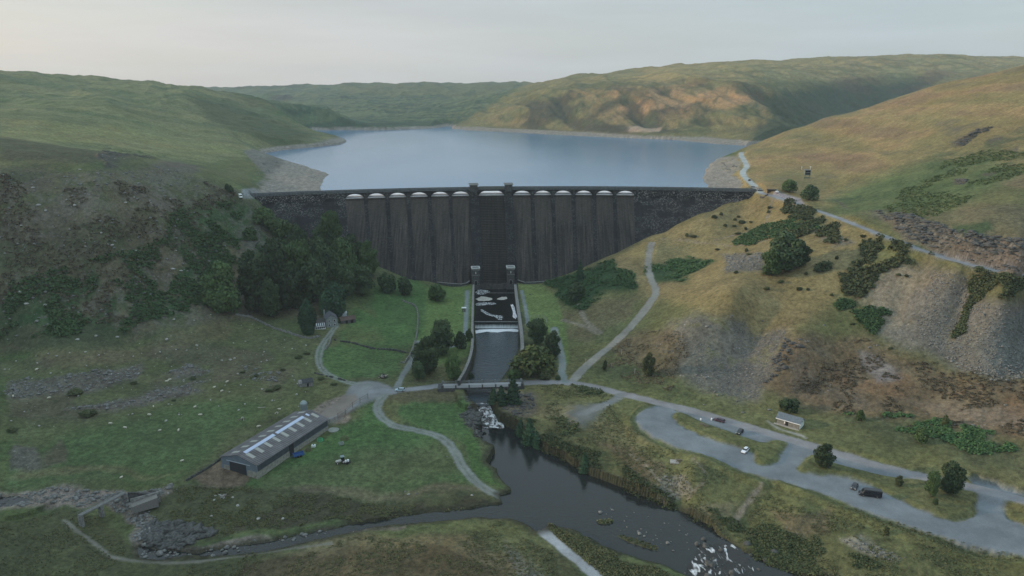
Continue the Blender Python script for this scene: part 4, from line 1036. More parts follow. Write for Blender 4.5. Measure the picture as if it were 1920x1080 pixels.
# spillway faces with a rounded crest
for i, (a, b) in enumerate(PH):
    w = MB()
    if i == 6:
        pr = [(-3.0, ZB), (face_d(ZB), ZB)]
        z = ZB
        while z < 49.6:         # the stepped middle chute
            z2 = z + 1.05
            pr += [(face_d(z), z2), (face_d(z2), z2)]
            z = z2
        pr += [(3.4, 51.0), (3.0, 51.7), (-3.0, 51.7)]
        arc_band(w, a, b, pr); w.build('stepped_chute', M_STEP, dam)
    else:
        pr = [(-3.0, ZB), (face_d(ZB) - 0.5, ZB)] + [(face_d(z) - 0.5, z) for z in (0, 12, 24, 36, 46, 50)] + [(2.9, 51.2), (2.6, 51.7), (-3.0, 51.7)]
        arc_band(w, a, b, pr); w.build('spillway_face', M_FACE, dam)
    s = MB()      # pale crest slab seen through the arch, rising a little upstream
    pr = [(3.1, 51.55), (3.25, 51.9), (2.4, 52.02), (-1.5, 52.3), (-5.0, 52.9), (-8.5, 53.9), (-8.5, 49.0), (-3.05, 49.0), (-3.05, 51.74), (3.0, 51.74)]
    arc_band(s, a, b, pr); s.build('weir_crest', M_CONC, dam)
# piers and spandrels: everything that stands between and above the openings
for i in range(12):
    a, b = PH[i][1], PH[i + 1][0]
    w = MB()
    if i in (5, 6):
        arc_band(w, a, b, body_prof(1.4)); w.build('main_pier', M_PIER, dam)
    else:
        pr = [(-3.0, ZB), (face_d(ZB) - 0.3, ZB)] + [(face_d(z) - 0.25, z) for z in (0, 20, 36)] + [(face_d(40), 40), (face_d(44) + 0.5, 44), (face_d(48) + 0.9, 48), (4.3, 51), (3.5, 53.5), (3.2, 55.6), (-3.0, 55.6)]
        arc_band(w, a, b, pr); w.build('pier', M_PIER, dam)
for i, (a, b) in enumerate(PH):
    w = MB(); n = 12; vs_ = []; crown = ZC if i != 6 else ZC + 0.9
    for k in range(n + 1):
        t = k / n; ph = a + (b - a) * t
        za = 52.0 + (crown - 52.0) * (1 - (2 * t - 1) ** 2) ** 0.62
        vs_ += [DP(ph, 3.2, 55.6), DP(ph, 3.2, za), DP(ph, -3.0, za), DP(ph, -3.0, 55.6)]
    fs_ = []
    for k in range(n):
        o = k * 4
        for j in range(4): fs_.append((o + j, o + (j + 1) % 4, o + 4 + (j + 1) % 4, o + 4 + j))
    fs_ += [(3, 2, 1, 0), (n * 4, n * 4 + 1, n * 4 + 2, n * 4 + 3)]
    w.add(vs_, fs_); w.build('arch', M_PIER, dam)
    r = MB(); vs_ = []      # ring of lighter stones
    for k in range(n + 1):
        t = k / n; ph = a + (b - a) * t; za = 52.0 + (crown - 52.0) * (1 - (2 * t - 1) ** 2) ** 0.62
        vs_ += [DP(ph, 3.45, za - 0.03), DP(ph, 3.45, za + 0.5), DP(ph, 3.19, za + 0.5), DP(ph, 3.19, za - 0.03)]
    r.add(vs_, fs_); r.build('arch_ring', M_STONED, dam)
# string course, road deck, parapets
for nm_, m_, pr in (('string_course', M_PARA, [(3.21, 55.5), (3.75, 55.55), (3.75, 55.9), (3.21, 55.9)]),
                    ('roadway', M_DECK, [(-2.6, 55.62), (2.8, 55.62), (2.8, 56.0), (-2.6, 56.0)]),
                    ('parapet', M_PARA, [(2.82, 55.63), (3.55, 55.92), (3.55, 57.0), (3.7, 57.0), (3.7, 57.3), (2.7, 57.3), (2.7, 57.0), (2.82, 57.0)]),
                    ('parapet', M_PARA, [(-3.4, 54.0), (-2.62, 54.0), (-2.62, 57.0), (-2.5, 57.0), (-2.5, 57.25), (-3.5, 57.25), (-3.5, 57.0), (-3.4, 57.0)])):
    w = MB(); arc_band(w, pL, pR, pr); w.build(nm_, m_, dam)
# the two turrets either side of the middle arch and the raised parapet between
for a, b in ((PH[5][1], PH[6][0]), (PH[6][1], PH[7][0])):
    w = MB(); e = (b - a) * 0.12
    arc_band(w, a + e, b - e, [(2.2, 54.5), (4.75, 54.5), (4.75, 59.2), (2.2, 59.2)])
    t_ = w.build('turret', M_STONED, dam)
    w = MB(); arc_band(w, a + e * .2, b - e * .2, [(1.7, 59.22), (5.2, 59.22), (5.2, 59.7), (4.6, 60.1), (2.3, 60.1), (1.7, 59.7)])
    w.build('turret_cap', mat('turret_cap_stone', (0.15, 0.155, 0.15), noise=.2), t_)
    w = MB(); arc_band(w, a + e, b - e, [(-4.6, 54.5), (-2.2, 54.5), (-2.2, 59.2), (-4.6, 59.2)])
    t_ = w.build('turret', M_STONED, dam)
    w = MB(); arc_band(w, a + e * .2, b - e * .2, [(-5.0, 59.22), (-1.8, 59.22), (-1.8, 59.8), (-5.0, 59.8)]); w.build('turret_cap', M_PARA, t_)
w = MB(); arc_band(w, PH[6][0], PH[6][1], [(3.72, 56.3), (4.2, 56.3), (4.2, 58.0), (4.35, 58.0), (4.35, 58.4), (3.5, 58.4), (3.5, 57.33), (3.72, 57.33)]); w.build('raised_parapet', mat('raised_parapet_stone', (0.12, 0.125, 0.115), noise=.3), dam)

# end pillars of the crest road
for px, lab in ((466, 'short square stone pillar at the left end of the dam crest'), (1424, 'short square stone block at the right end of the dam crest')):
    ph = phi_of(px, 55, 4.0)
    p = dam_pt(ph, 4.4, 52.2)
    o = empty('stone_pillar', p, -ph)
    w = MB(); w.box(-1.4, -1.6, -2.5, 1.4, 1.6, 4.9); w.build('shaft', M_STONED, o, bevel=0.08)
    w = MB(); w.box(-1.65, -1.85, 4.92, 1.65, 1.85, 5.3); w.build('cap', M_PARA, o)
    tag(o, lab, 'pillar')

# valve towers at the foot
def valve_tower(px, lab):
    ph = phi_of(px, 3, 50)
    p = dam_pt(ph, 51.5, -3.2)
    o = empty('valve_tower', p, -ph); tag(o, lab, 'valve tower', 'valve towers at the foot of the dam')
    h = 11.5; r = 2.5
    w = MB(); w.box(-r, -r, -4, r, 8.5, h); w.box(-r - .25, -r - .25, -4, r + .25, 8.7, 0.4); w.build('wall', M_STONED, o)
    w = MB(); w.box(-r - .15, -r - .15, 7.0, r + .15, 0, 7.3); w.box(-r - .2, -r - .2, h - .9, r + .2, 8.65, h - .5); w.build('string_course', M_STONE, o)
    m_ = mat('pale_coping', (0.42, 0.44, 0.43), noise=.15)
    w = MB()
    w.box(-r - .45, -r - .45, h + .02, r + .45, -r + .25, h + .85); w.box(-r - .45, r - .25, h + .02, r + .45, r + .45, h + .85)
    w.box(-r - .45, -r + .27, h + .02, -r + .25, r - .27, h + .84); w.box(r - .25, -r + .27, h + .02, r + .45, r - .27, h + .84); w.build('parapet', m_, o)
    w = MB(); w.box(-r + .27, -r + .27, h + .03, r - .27, r - .27, h + .25); w.build('roof', mat('lead_roof', (0.07, 0.08, 0.09), noise=.2), o)
    w = MB(); w.box(-.85, -r - .3, 0.42, .85, -r - .255, 2.3)
    n = 8; vs_ = [(.85 * math.cos(math.pi * i / n), -r - .3, 2.31 + .85 * math.sin(math.pi * i / n)) for i in range(n + 1)]
    w.add(vs_ + [(a, -r - .255, c) for a, b, c in vs_], [tuple(range(n + 1))[::-1], tuple(range(n + 1, 2 * n + 2))])
    w.build('door', mat('dark_door', (0.012, 0.013, 0.014)), o)
    w = MB()
    for sx_ in (-1.25, 1.0): w.box(sx_, -r - .4, 0.42, sx_ + .25, -r - .256, 3.3)
    w.box(-1.25, -r - .4, 3.32, 1.25, -r - .256, 3.65); w.build('door_surround', M_STONE, o)
    w = MB(); w.box(-.3, -r - .1, 8.0, .3, -r - .03, 9.6); w.build('window', m_, o)
valve_tower(891.5, 'small square stone valve tower to the left of the stepped chute')
valve_tower(957, 'small square stone valve tower to the right of the stepped chute')

# ---------------------------------------------------------------- stilling basin, channel and walls
def wall_line(name, pts, z0, z1, w_, m_, lab, cat, batter=0.0, cope=True, smooth_it=1):
    """a straight-topped wall through world points (x, y)"""
    P = smooth_poly([np.array(p, float) for p in pts], smooth_it) if smooth_it else [np.array(p, float) for p in pts]
    o = empty(name, (P[0][0], P[0][1], z0)); b = MB(); c = MB()
    org = np.array([P[0][0], P[0][1]])
    L_, R_ = [], []
    for i, p in enumerate(P):
        t = (P[min(i + 1, len(P) - 1)] - P[max(i - 1, 0)])[:2]; t = t / (np.linalg.norm(t) + 1e-9); nrm = np.array([-t[1], t[0]])
        L_.append(p[:2] - org + nrm * w_ / 2); R_.append(p[:2] - org - nrm * w_ / 2)
    za = [z1] * len(P) if not callable(z1) else [z1(i / (len(P) - 1)) for i in range(len(P))]
    def run(mb, l, r, lo, hi):
        vs_ = []
        for i in range(len(P)): vs_ += [(*r[i], lo[i]), (*l[i], lo[i]), (*l[i], hi[i]), (*r[i], hi[i])]
        fs_ = []
        for i in range(len(P) - 1):
            for j in range(4): fs_.append((i * 4 + j, i * 4 + (j + 1) % 4, i * 4 + 4 + (j + 1) % 4, i * 4 + 4 + j))
        fs_ += [(3, 2, 1, 0), tuple(range(4 * len(P) - 4, 4 * len(P)))]
        mb.add(vs_, fs_)
    run(b, L_, R_, [0] * len(P), [z - z0 for z in za]); b.build('wall', m_, o)
    if cope:
        l2 = [a + (a - b_) * 0.12 for a, b_ in zip(L_, R_)]; r2 = [b_ + (b_ - a) * 0.12 for a, b_ in zip(L_, R_)]
        run(c, l2, r2, [z - z0 + .01 for z in za], [z - z0 + .25 for z in za]); c.build('coping', M_STONE, o)
    return tag(o, lab, cat)
def W2(pts, z): return [tuple(atz(a, b, z)[:2]) for a, b in pts]
wall_line('retaining_wall', W2([(888, 536), (886.5, 570), (885.5, 610), (886, 648), (881, 672), (871, 695), (860, 712)], -3), -12, lambda t: -2.2 - 1.3 * t, 1.1, M_STONED, 'stone retaining wall along the left side of the water channel', 'retaining wall')
wall_line('retaining_wall', W2([(966, 536), (970, 570), (976, 610), (980, 650), (978, 668)], -3), -12, -2.2, 1.5, mat('pinkish_stone', (0.13, 0.115, 0.105), noise=.35, nscale=.8, bump=.5), 'pinkish stone retaining wall along the right side of the water channel', 'retaining wall')
for pts, lab in (([(796, 528), (840, 533), (872, 535), (886, 524)], 'low stone wall along the dam foot left of the towers'), ([(962, 520), (978, 531), (1000, 531), (1022, 529)], 'low stone wall along the dam foot right of the towers')):
    wall_line('stone_wall', W2(pts, -2.4), -4.5, -1.8, 0.8, M_STONED, lab, 'wall')
# weir between the basin and the channel
wy = atz(930, 604, -6.5)[1]
xl, xr = atz(889, 604, -6.5)[0], atz(973, 604, -6.5)[0]
we = empty('weir', ((xl + xr) / 2, wy, -10)); hw = (xr - xl) / 2
tag(we, 'straight concrete weir with a white sheet of water across the channel', 'weir')
w = MB(); w.prism([(0.9, 0), (0.9, 3.62), (0.3, 3.66), (-0.4, 3.3), (-1.8, 0)], -hw, hw, lambda a, b, t: (t, a, b)); w.build('sill', mat('wet_concrete', (0.055, 0.070, 0.070), 0.3, noise=.3), we)
w = MB(); w.prism([(0.9, 3.63), (0.9, 3.80), (0.4, 3.80), (0.4, 3.67)], -hw, hw, lambda a, b, t: (t, a, b)); w.build('crest_edge', M_STONE, we)
def falls_material():
    m = bpy.data.materials.new('falling_water'); m.use_nodes = True
    nt = m.node_tree; N, L = nt.nodes, nt.links; b = N['Principled BSDF']; b.inputs['Roughness'].default_value = 0.5
    geo = N.new('ShaderNodeNewGeometry'); sp = N.new('ShaderNodeSeparateXYZ'); L.new(geo.outputs['Position'], sp.inputs[0])
    mp = N.new('ShaderNodeMapping'); mp.inputs['Scale'].default_value = (2.2, 0.1, 0.12); L.new(geo.outputs['Position'], mp.inputs[0])
    n = N.new('ShaderNodeTexNoise'); n.inputs['Scale'].default_value = 1.0; n.inputs['Detail'].default_value = 4; L.new(mp.outputs[0], n.inputs[0])
    a = N.new('ShaderNodeMapRange'); a.inputs[1].default_value = -6.7; a.inputs[2].default_value = -9.3; L.new(sp.outputs[2], a.inputs[0])
    c = N.new('ShaderNodeMath'); c.operation = 'ADD'; L.new(a.outputs[0], c.inputs[0]); L.new(n.outputs[0], c.inputs[1])
    d = N.new('ShaderNodeMapRange'); d.inputs[1].default_value = 0.75; d.inputs[2].default_value = 1.45; L.new(c.outputs[0], d.inputs[0])
    mx = N.new('ShaderNodeMixRGB'); mx.inputs[1].default_value = (0.05, 0.075, 0.075, 1); mx.inputs[2].default_value = (0.55, 0.60, 0.62, 1)
    L.new(d.outputs[0], mx.inputs[0]); L.new(mx.outputs[0], b.inputs['Base Color']); return m
w = MB(); ws_ = []
prf = [(-0.2, 3.45), (-0.9, 2.7), (-1.6, 1.4), (-2.2, 0.55), (-2.4, 0.1)]
nn = 24
for i in range(nn + 1):
    for a, b in prf: ws_.append((-hw + 0.1 + (2 * hw - .2) * i / nn, a - 0.12 + 0.12 * math.sin(i * 2.3 + b), b))
w.add(ws_, [(i * 5 + j, i * 5 + j + 1, i * 5 + 6 + j, i * 5 + 5 + j) for i in range(nn) for j in range(4)]); w.build('falling_sheet', falls_material(), we, smooth=True)
def foam_patch(name, pts, z, lab, seed, m_=None, cat='foam', thick=0.12, kind='stuff', warp=0.5):
    """a low heap of froth: lumpy sheet over an outline, with real thickness"""
    P = [np.array(p, float) for p in smooth_poly(W2(pts, z), 2, True)]
    c = np.mean(P, 0); rnd = random.Random(seed); vs_ = []; fs_ = []; rings = 5; n = len(P)
    for k in range(rings):
        s = 1 - k / (rings - 0.0)
        for i, p in enumerate(P):
            q = c + (p - c) * s * (1 + (rnd.random() - .5) * .22); vs_.append((q[0], q[1], z + 0.03 + thick * (k / rings) ** .5 * (1 + (rnd.random() - .5) * warp)))
    vs_.append((c[0], c[1], z + .03 + thick))
    for k in range(rings - 1):
        for i in range(n): fs_.append((k * n + i, k * n + (i + 1) % n, (k + 1) * n + (i + 1) % n, (k + 1) * n + i))
    for i in range(n): fs_.append(((rings - 1) * n + i, (rings - 1) * n + (i + 1) % n, len(vs_) - 1))
    return tag(link_mesh(name, vs_, fs_, m_ or M_FROTH, smooth=True), kind=kind)
M_FROTH = mat('froth', (0.40, 0.42, 0.44), 0.8, noise=0.25, nscale=1.4, bump=0.6, bscale=3)
def lacy(m, lo=0.44, hi=0.56, scale=0.9):
    nt = m.node_tree; N, L = nt.nodes, nt.links; b = N['Principled BSDF']
    g_ = N.new('ShaderNodeNewGeometry'); n = N.new('ShaderNodeTexNoise'); n.inputs['Scale'].default_value = scale; n.inputs['Detail'].default_value = 7; n.inputs['Roughness'].default_value = .7; n.inputs['Distortion'].default_value = .6
    L.new(g_.outputs['Position'], n.inputs[0]); q = N.new('ShaderNodeMapRange'); q.inputs[1].default_value = lo; q.inputs[2].default_value = hi; L.new(n.outputs[0], q.inputs[0]); L.new(q.outputs[0], b.inputs['Alpha']); return m
lacy(M_FROTH)
M_SAND = mat('gravel_shoal', (0.33, 0.32, 0.29), 0.9, noise=0.25, nscale=1.0, bump=0.5)
foam_patch('foam', [(890, 618), (930, 617), (972, 617), (972, 623), (950, 621), (930, 624), (905, 621), (894, 626), (889, 624)], -9.5, '', 3, mat('weir_foam', (0.6, .63, .66), .8, noise=.2), thick=0.35)
foam_patch('foam', [(891, 549), (896, 541), (905, 543), (919, 546), (916, 550), (904, 552), (893, 552)], -6.5, '', 4)
foam_patch('foam', [(957, 570), (964, 572), (966, 583), (970, 594), (968, 598), (961, 596), (962, 585), (959, 577)], -6.5, '', 5, lacy(mat('bright_foam', (0.7, 0.7, 0.74), .8, noise=.1), .36, .5))
foam_patch('foam', [(900, 578), (912, 585), (925, 591), (944, 592), (942, 598), (935, 601), (932, 595), (915, 592), (902, 584)], -6.5, '', 6)
foam_patch('foam', [(892, 569), (900, 567), (930, 567), (930, 571), (900, 573), (892, 573)], -6.5, '', 7, thick=.08)
foam_patch('shoal', [(892, 560), (900, 556), (912, 556), (926, 560), (922, 563), (905, 565), (893, 563)], -6.5, '', 8, M_SAND, thick=.25, kind='structure')
foam_patch('shoal', [(930, 561), (938, 557), (950, 556), (952, 561), (940, 563)], -6.5, '', 9, M_SAND, thick=.25, kind='structure')
w = MB(); yb = atz(930, 550, -6.5)[1]
w.box(-hw * .94, -0.4, -2, hw * .94, 0.4, 0.45); o = w.build('basin_sill', M_STONED); o.location = ((xl + xr) / 2 - .3, yb, -6.5); tag(o, 'low stone sill across the stilling basin under the chute', 'sill')
# rapids under the bridge and at the lower right
def rapid_sheet(name, rows, m_, seed):
    rnd = random.Random(seed); n = 14; vs_ = []; k = 0
    R = []
    for i in range(len(rows) - 1):
        for s in range(4): t = s / 4; R.append([rows[i][j] * (1 - t) + rows[i + 1][j] * t for j in range(4)])
    R.append(rows[-1])
    for py, xa, xb, z in R:
        for i in range(n + 1):
            p = atz(xa + (xb - xa) * i / n, py, z); vs_.append((p[0], p[1], z + (rnd.random() - .35) * .35))
    fs_ = [(r * (n + 1) + i + 1, r * (n + 1) + i, (r + 1) * (n + 1) + i, (r + 1) * (n + 1) + i + 1) for r in range(len(R) - 1) for i in range(n)]
    fs_ = [f[::-1] for f in fs_]
    return tag(link_mesh(name, vs_, fs_, m_, smooth=True), kind='structure')
rapid_sheet('rapids', [(756, 884, 916, -9.45), (765, 890, 922, -10.4), (778, 898, 932, -11.9), (790, 903, 942, -13.2), (803, 905, 946, -13.97)], M_FOAM, 2)
M_FOAM2 = water_material('riffle_water', (0.02, 0.02, 0.018), 0.15, 1.2, 0.5, foam=(0.50, 0.56, 0.66, (1.0, 0.38, 1)))
rapid_sheet('rapids', [(1020, 1310, 1372, -13.93), (1040, 1305, 1395, -13.9), (1060, 1290, 1410, -13.92), (1090, 1280, 1420, -13.95)], M_FOAM2, 3)

# ---------------------------------------------------------------- the bridge
a_ = atz(830, 724, -6.0); b_ = atz(978, 720, -6.0)
bl = math.hypot(b_[0] - a_[0], b_[1] - a_[1]); bz = math.atan2(b_[1] - a_[1], b_[0] - a_[0])
br = empty('road_bridge', (a_[0], a_[1], -6.0), bz)
tag(br, 'low concrete road bridge with rail parapets crossing the river below the dam', 'bridge')
w = MB(); w.box(0, -2.7, -0.45, bl, 2.7, 0.02); w.build('deck', mat('bridge_road', (0.23, 0.24, 0.25), noise=.1), br)
w = MB(); n = 16; vs_ = []
for i in range(n + 1):
    t = i / n; x = bl * t; arch = (1 - (2 * t - 1) ** 2)
    zb = -4.5 + 3.6 * min(1, (arch * 1.6)) ** .5
    for y, z in ((-3.0, zb), (-3.0, 0.12), (-2.71, 0.12), (-2.71, -0.47), (2.71, -0.47), (2.71, 0.12), (3.0, 0.12), (3.0, zb)): vs_.append((x, y, z))
fs_ = [(i * 8 + j, i * 8 + (j + 1) % 8, i * 8 + 8 + (j + 1) % 8, i * 8 + 8 + j) for i in range(n) for j in range(8)]
w.add(vs_, fs_ + [tuple(range(8))[::-1], tuple(range(n * 8, n * 8 + 8))]); w.build('span', M_STONED, br)
for x in (0.2, bl - .2):
    w = MB(); w.box(x - 2.4, -3.3, -6, x + 1.2, 3.3, -0.02); w.build('abutment', M_STONED, br)
M_RAIL = mat('rail_concrete', (0.15, 0.16, 0.16), noise=.2)
for y in (-2.85, 2.85):
    w = MB()
    k = int(bl / 5.4)
    for i in range(k + 1):
        x = bl * i / k
        pb = MB(); s = .55 if i in (0, k) else .3
        pb.box(x - s, y - s * .8, 0.13, x + s, y + s * .8, 1.45); pb.build('post', M_STONED if y < 0 else M_RAIL, br)
    for z in (0.55, 1.05): w.box(0.56, y - .07, z, bl - .56, y + .07, z + .16)
    w.build('rail', M_RAIL, br)
# ---------------------------------------------------------------- vegetation
rng = np.random.default_rng(7)
def leaf_material(name, c1, c2, c3):
    m = bpy.data.materials.new(name); m.use_nodes = True
    nt = m.node_tree; N, L = nt.nodes, nt.links; b = N['Principled BSDF']
    b.inputs['Roughness'].default_value = 0.8; b.inputs['Specular IOR Level'].default_value = 0.15
    geo = N.new('ShaderNodeNewGeometry'); oi = N.new('ShaderNodeObjectInfo')
    n = N.new('ShaderNodeTexNoise'); n.inputs['Scale'].default_value = 0.35; n.inputs['Detail'].default_value = 3; L.new(geo.outputs['Position'], n.inputs[0])
    mr = N.new('ShaderNodeMapRange'); mr.inputs[1].default_value = 0.38; mr.inputs[2].default_value = 0.62; L.new(n.outputs[0], mr.inputs[0])
    m1 = N.new('ShaderNodeMixRGB'); m1.inputs[1].default_value = (*c1, 1); m1.inputs[2].default_value = (*c2, 1); L.new(mr.outputs[0], m1.inputs[0])
    m2 = N.new('ShaderNodeMixRGB'); m2.inputs[2].default_value = (*c3, 1); L.new(m1.outputs[0], m2.inputs[1])
    q = N.new('ShaderNodeMath'); q.operation = 'MULTIPLY'; q.inputs[1].default_value = 0.55; L.new(geo.outputs['Random Per Island'], q.inputs[0]); L.new(q.outputs[0], m2.inputs[0])
    hs = N.new('ShaderNodeHueSaturation'); mv = N.new('ShaderNodeMapRange'); mv.inputs[3].default_value = 0.72; mv.inputs[4].default_value = 1.3
    L.new(oi.outputs['Random'], mv.inputs[0]); L.new(mv.outputs[0], hs.inputs['Value']); L.new(m2.outputs[0], hs.inputs['Color'])
    L.new(hs.outputs[0], b.inputs['Base Color']); return m
L_DARK = leaf_material('dark_leaves', (0.029, 0.052, 0.026), (0.044, 0.073, 0.034), (0.065, 0.094, 0.042))
L_MID = leaf_material('green_leaves', (0.042, 0.081, 0.031), (0.065, 0.112, 0.042), (0.091, 0.137, 0.049))
L_YEL = leaf_material('yellowing_leaves', (0.042, 0.070, 0.028), (0.070, 0.094, 0.034), (0.115, 0.120, 0.040))
L_CON = leaf_material('conifer_needles', (0.026, 0.060, 0.034), (0.039, 0.081, 0.044), (0.055, 0.104, 0.055))
L_GORSE = leaf_material('gorse_leaves', (0.034, 0.052, 0.023), (0.058, 0.075, 0.034), (0.091, 0.096, 0.042))
L_FERN = leaf_material('bracken_fronds', (0.031, 0.075, 0.029), (0.044, 0.098, 0.036), (0.078, 0.120, 0.044))
L_FERN2 = leaf_material('pale_bracken', (0.065, 0.104, 0.039), (0.085, 0.124, 0.047), (0.111, 0.143, 0.052))
L_GRASS = leaf_material('tussock_grass', (0.066, 0.080, 0.036), (0.086, 0.094, 0.042), (0.110, 0.106, 0.050))
L_HEATH = leaf_material('heather', (0.078, 0.065, 0.047), (0.111, 0.091, 0.060), (0.143, 0.124, 0.072))
M_BARK = mat('bark', (0.060, 0.052, 0.042), noise=.4, nscale=4)

def cards(P, Nn, size, jit=0.7):
    """one small bent leaf cluster per point, facing roughly along Nn"""
    n = len(P); r = rng.normal(size=(n, 3)); Nn = Nn + r * jit; Nn /= np.linalg.norm(Nn, axis=1, keepdims=True) + 1e-9
    t = np.cross(Nn, rng.normal(size=(n, 3))); t /= np.linalg.norm(t, axis=1, keepdims=True) + 1e-9
    b = np.cross(Nn, t)
    s = (size * (0.6 + 0.8 * rng.random(n)))[:, None] if np.ndim(size) == 0 else (size * (0.6 + 0.8 * rng.random(n)))[:, None]
    k = 0.55 + 0.3 * rng.random((n, 4, 1))
    V = np.stack([P + t * s * k[:, 0], P + b * s * k[:, 1] + Nn * s * .15, P - t * s * k[:, 2], P - b * s * k[:, 3] - Nn * s * .15], 1).reshape(-1, 3)
    Fq = np.arange(n * 4).reshape(n, 4)
    return V, Fq
def crown_points(kind, n, seed):
    """unit crown: height 1 (from z=0 to z=1), radius about 0.5"""
    R = np.random.default_rng(seed); P = []; Nn = []
    if kind == 'broad':
        blobs = [(np.array([0, 0, 0.50]), 0.26)]
        for i in range(24):
            a = R.random() * 6.28; el = R.uniform(-1.1, 1.35); rr = R.uniform(0.18, 0.36)
            c = np.array([math.cos(a) * math.cos(el) * rr, math.sin(a) * math.cos(el) * rr, 0.50 + math.sin(el) * 0.36])
            blobs.append((c, R.uniform(0.085, 0.19)))
        for c, r in blobs:
            k = int(n * r * r / sum(b[1] ** 2 for b in blobs)) + 1
            d = R.normal(size=(k, 3)); d /= np.linalg.norm(d, axis=1, keepdims=True)
            q = c + d * r * (0.62 + 0.55 * R.random((k, 1))) * np.array([1, 1, 0.85]); P.append(q); Nn.append(d)
    elif kind == 'conifer':
        z = R.random(n) ** 1.4 * 0.95 + 0.03; a = R.random(n) * 6.28
        rad = 0.30 * (1 - z) ** 0.75 * (0.75 + 0.25 * np.sin(z * 40 + a)) * (0.7 + 0.4 * R.random(n)) + 0.015
        lump = 1 + 0.18 * np.sin(a * 3 + z * 9)
        q = np.stack([np.cos(a) * rad * lump, np.sin(a) * rad * lump, z], 1); P.append(q); Nn.append(np.stack([np.cos(a), np.sin(a), np.full(n, .35)], 1))
    elif kind == 'column':
        z = R.random(n) ** 1.1 * 0.97 + 0.02; a = R.random(n) * 6.28
        rad = 0.24 * np.sin(np.clip(z * 0.86 + 0.14, 0, 1) * math.pi) ** 0.55 * (0.75 + 0.35 * R.random(n)) * (1 + .12 * np.sin(a * 2 + z * 7))
        P.append(np.stack([np.cos(a) * rad, np.sin(a) * rad, z], 1)); Nn.append(np.stack([np.cos(a), np.sin(a), np.full(n, .3)], 1))
    elif kind == 'bush':
        blobs = []
        for i in range(11):
            a = R.random() * 6.28; rr = R.uniform(0, 0.32); blobs.append((np.array([math.cos(a) * rr, math.sin(a) * rr, R.uniform(0.25, 0.66) * (1 - rr * .8)]), R.uniform(0.16, 0.27)))
        for c, r in blobs:
            k = int(n * r * r / sum(b[1] ** 2 for b in blobs)) + 1
            d = R.normal(size=(k, 3)); d /= np.linalg.norm(d, axis=1, keepdims=True)
            P.append(c + d * r * (0.7 + 0.4 * R.random((k, 1)))); Nn.append(d)
    P = np.concatenate(P); Nn = np.concatenate(Nn); ok = P[:, 2] > 0.0
    return P[ok], Nn[ok]
def trunk_mesh(kind, seed, name='trunk'):
    R = random.Random(seed); w = MB()
    if kind == 'broad':
        w.tube((0, 0, -0.12), (0.01, 0, 0.30), 0.030, 0.020, 7)
        for i in range(6):
            a = i * 1.05 + R.random(); z0 = 0.22 + 0.08 * R.random()
            mid = (math.cos(a) * .12, math.sin(a) * .12, z0 + .16); w.tube((0.01, 0, z0), mid, 0.014, 0.009, 5); w.tube(mid, (math.cos(a + .3) * .26, math.sin(a + .3) * .26, z0 + .34), 0.009, 0.003, 5)
        w.tube((0.01, 0, 0.29), (0, 0.02, 0.80), 0.018, 0.004, 6)
    elif kind == 'bush':
        for i in range(5):
            a = i * 1.26; w.tube((0, 0, -0.1), (math.cos(a) * .22, math.sin(a) * .22, .5), 0.02, 0.006, 5)
    else:
        w.tube((0, 0, -0.12), (0, 0, 0.95), 0.022, 0.004, 6)
    me = bpy.data.meshes.new(name); me.from_pydata(w.v, [], w.f); me.materials.append(M_BARK); return me
CR = {}
def protos(kind, counts, sizes):
    L_ = []
    for i, (n, s) in enumerate(zip(counts, sizes)):
        P, Nn = crown_points(kind, n, 100 + i * 7 + len(kind)); V_, F_ = cards(P, Nn, s, 0.55)
        o = np_mesh('crown', V_, F_, L_DARK); me = o.data; bpy.data.objects.remove(o); L_.append((me, trunk_mesh(kind, i)))
    CR[kind] = L_
protos('broad', (6000, 6000, 6000, 6000), (0.036,) * 4)
protos('conifer', (2600, 2600), (0.042,) * 2)
protos('column', (2600,), (0.040,))
protos('bush', (2600, 2600, 2600), (0.052,) * 3)
TREES = []
def tree(name, kind, mt, px, py, top, width, label, group=None, cat='tree', ymin=150, ymax=6500, var=None):
    g = hit(px, py, ymin, ymax)
    dep = g[1] * CT - (g[2] - CAMZ) * ST
    h = max((py - top) * dep / F / math.cos(TH * 1.4), 0.5); wd = width * dep / F
    me, tr = CR[kind][(len(TREES) if var is None else var) % len(CR[kind])]
    rad = {'broad': 0.50, 'conifer': 0.30, 'column': 0.25, 'bush': 0.48}[kind]
    s = wd / 2 / rad
    o = empty(name, (g[0], g[1] + wd * 0.15, g[2] - 0.1), random.Random(len(TREES)).random() * 6.28)
    o.scale = (s, s, h)
    c = bpy.data.objects.new('crown', me); COL.objects.link(c); c.parent = o
    c.material_slots[0].link = 'OBJECT'; c.material_slots[0].material = mt
    t = bpy.data.objects.new('trunk' if kind != 'bush' else 'stems', tr); COL.objects.link(t); t.parent = o
    tag(o, label, cat, group); TREES.append(o); return o
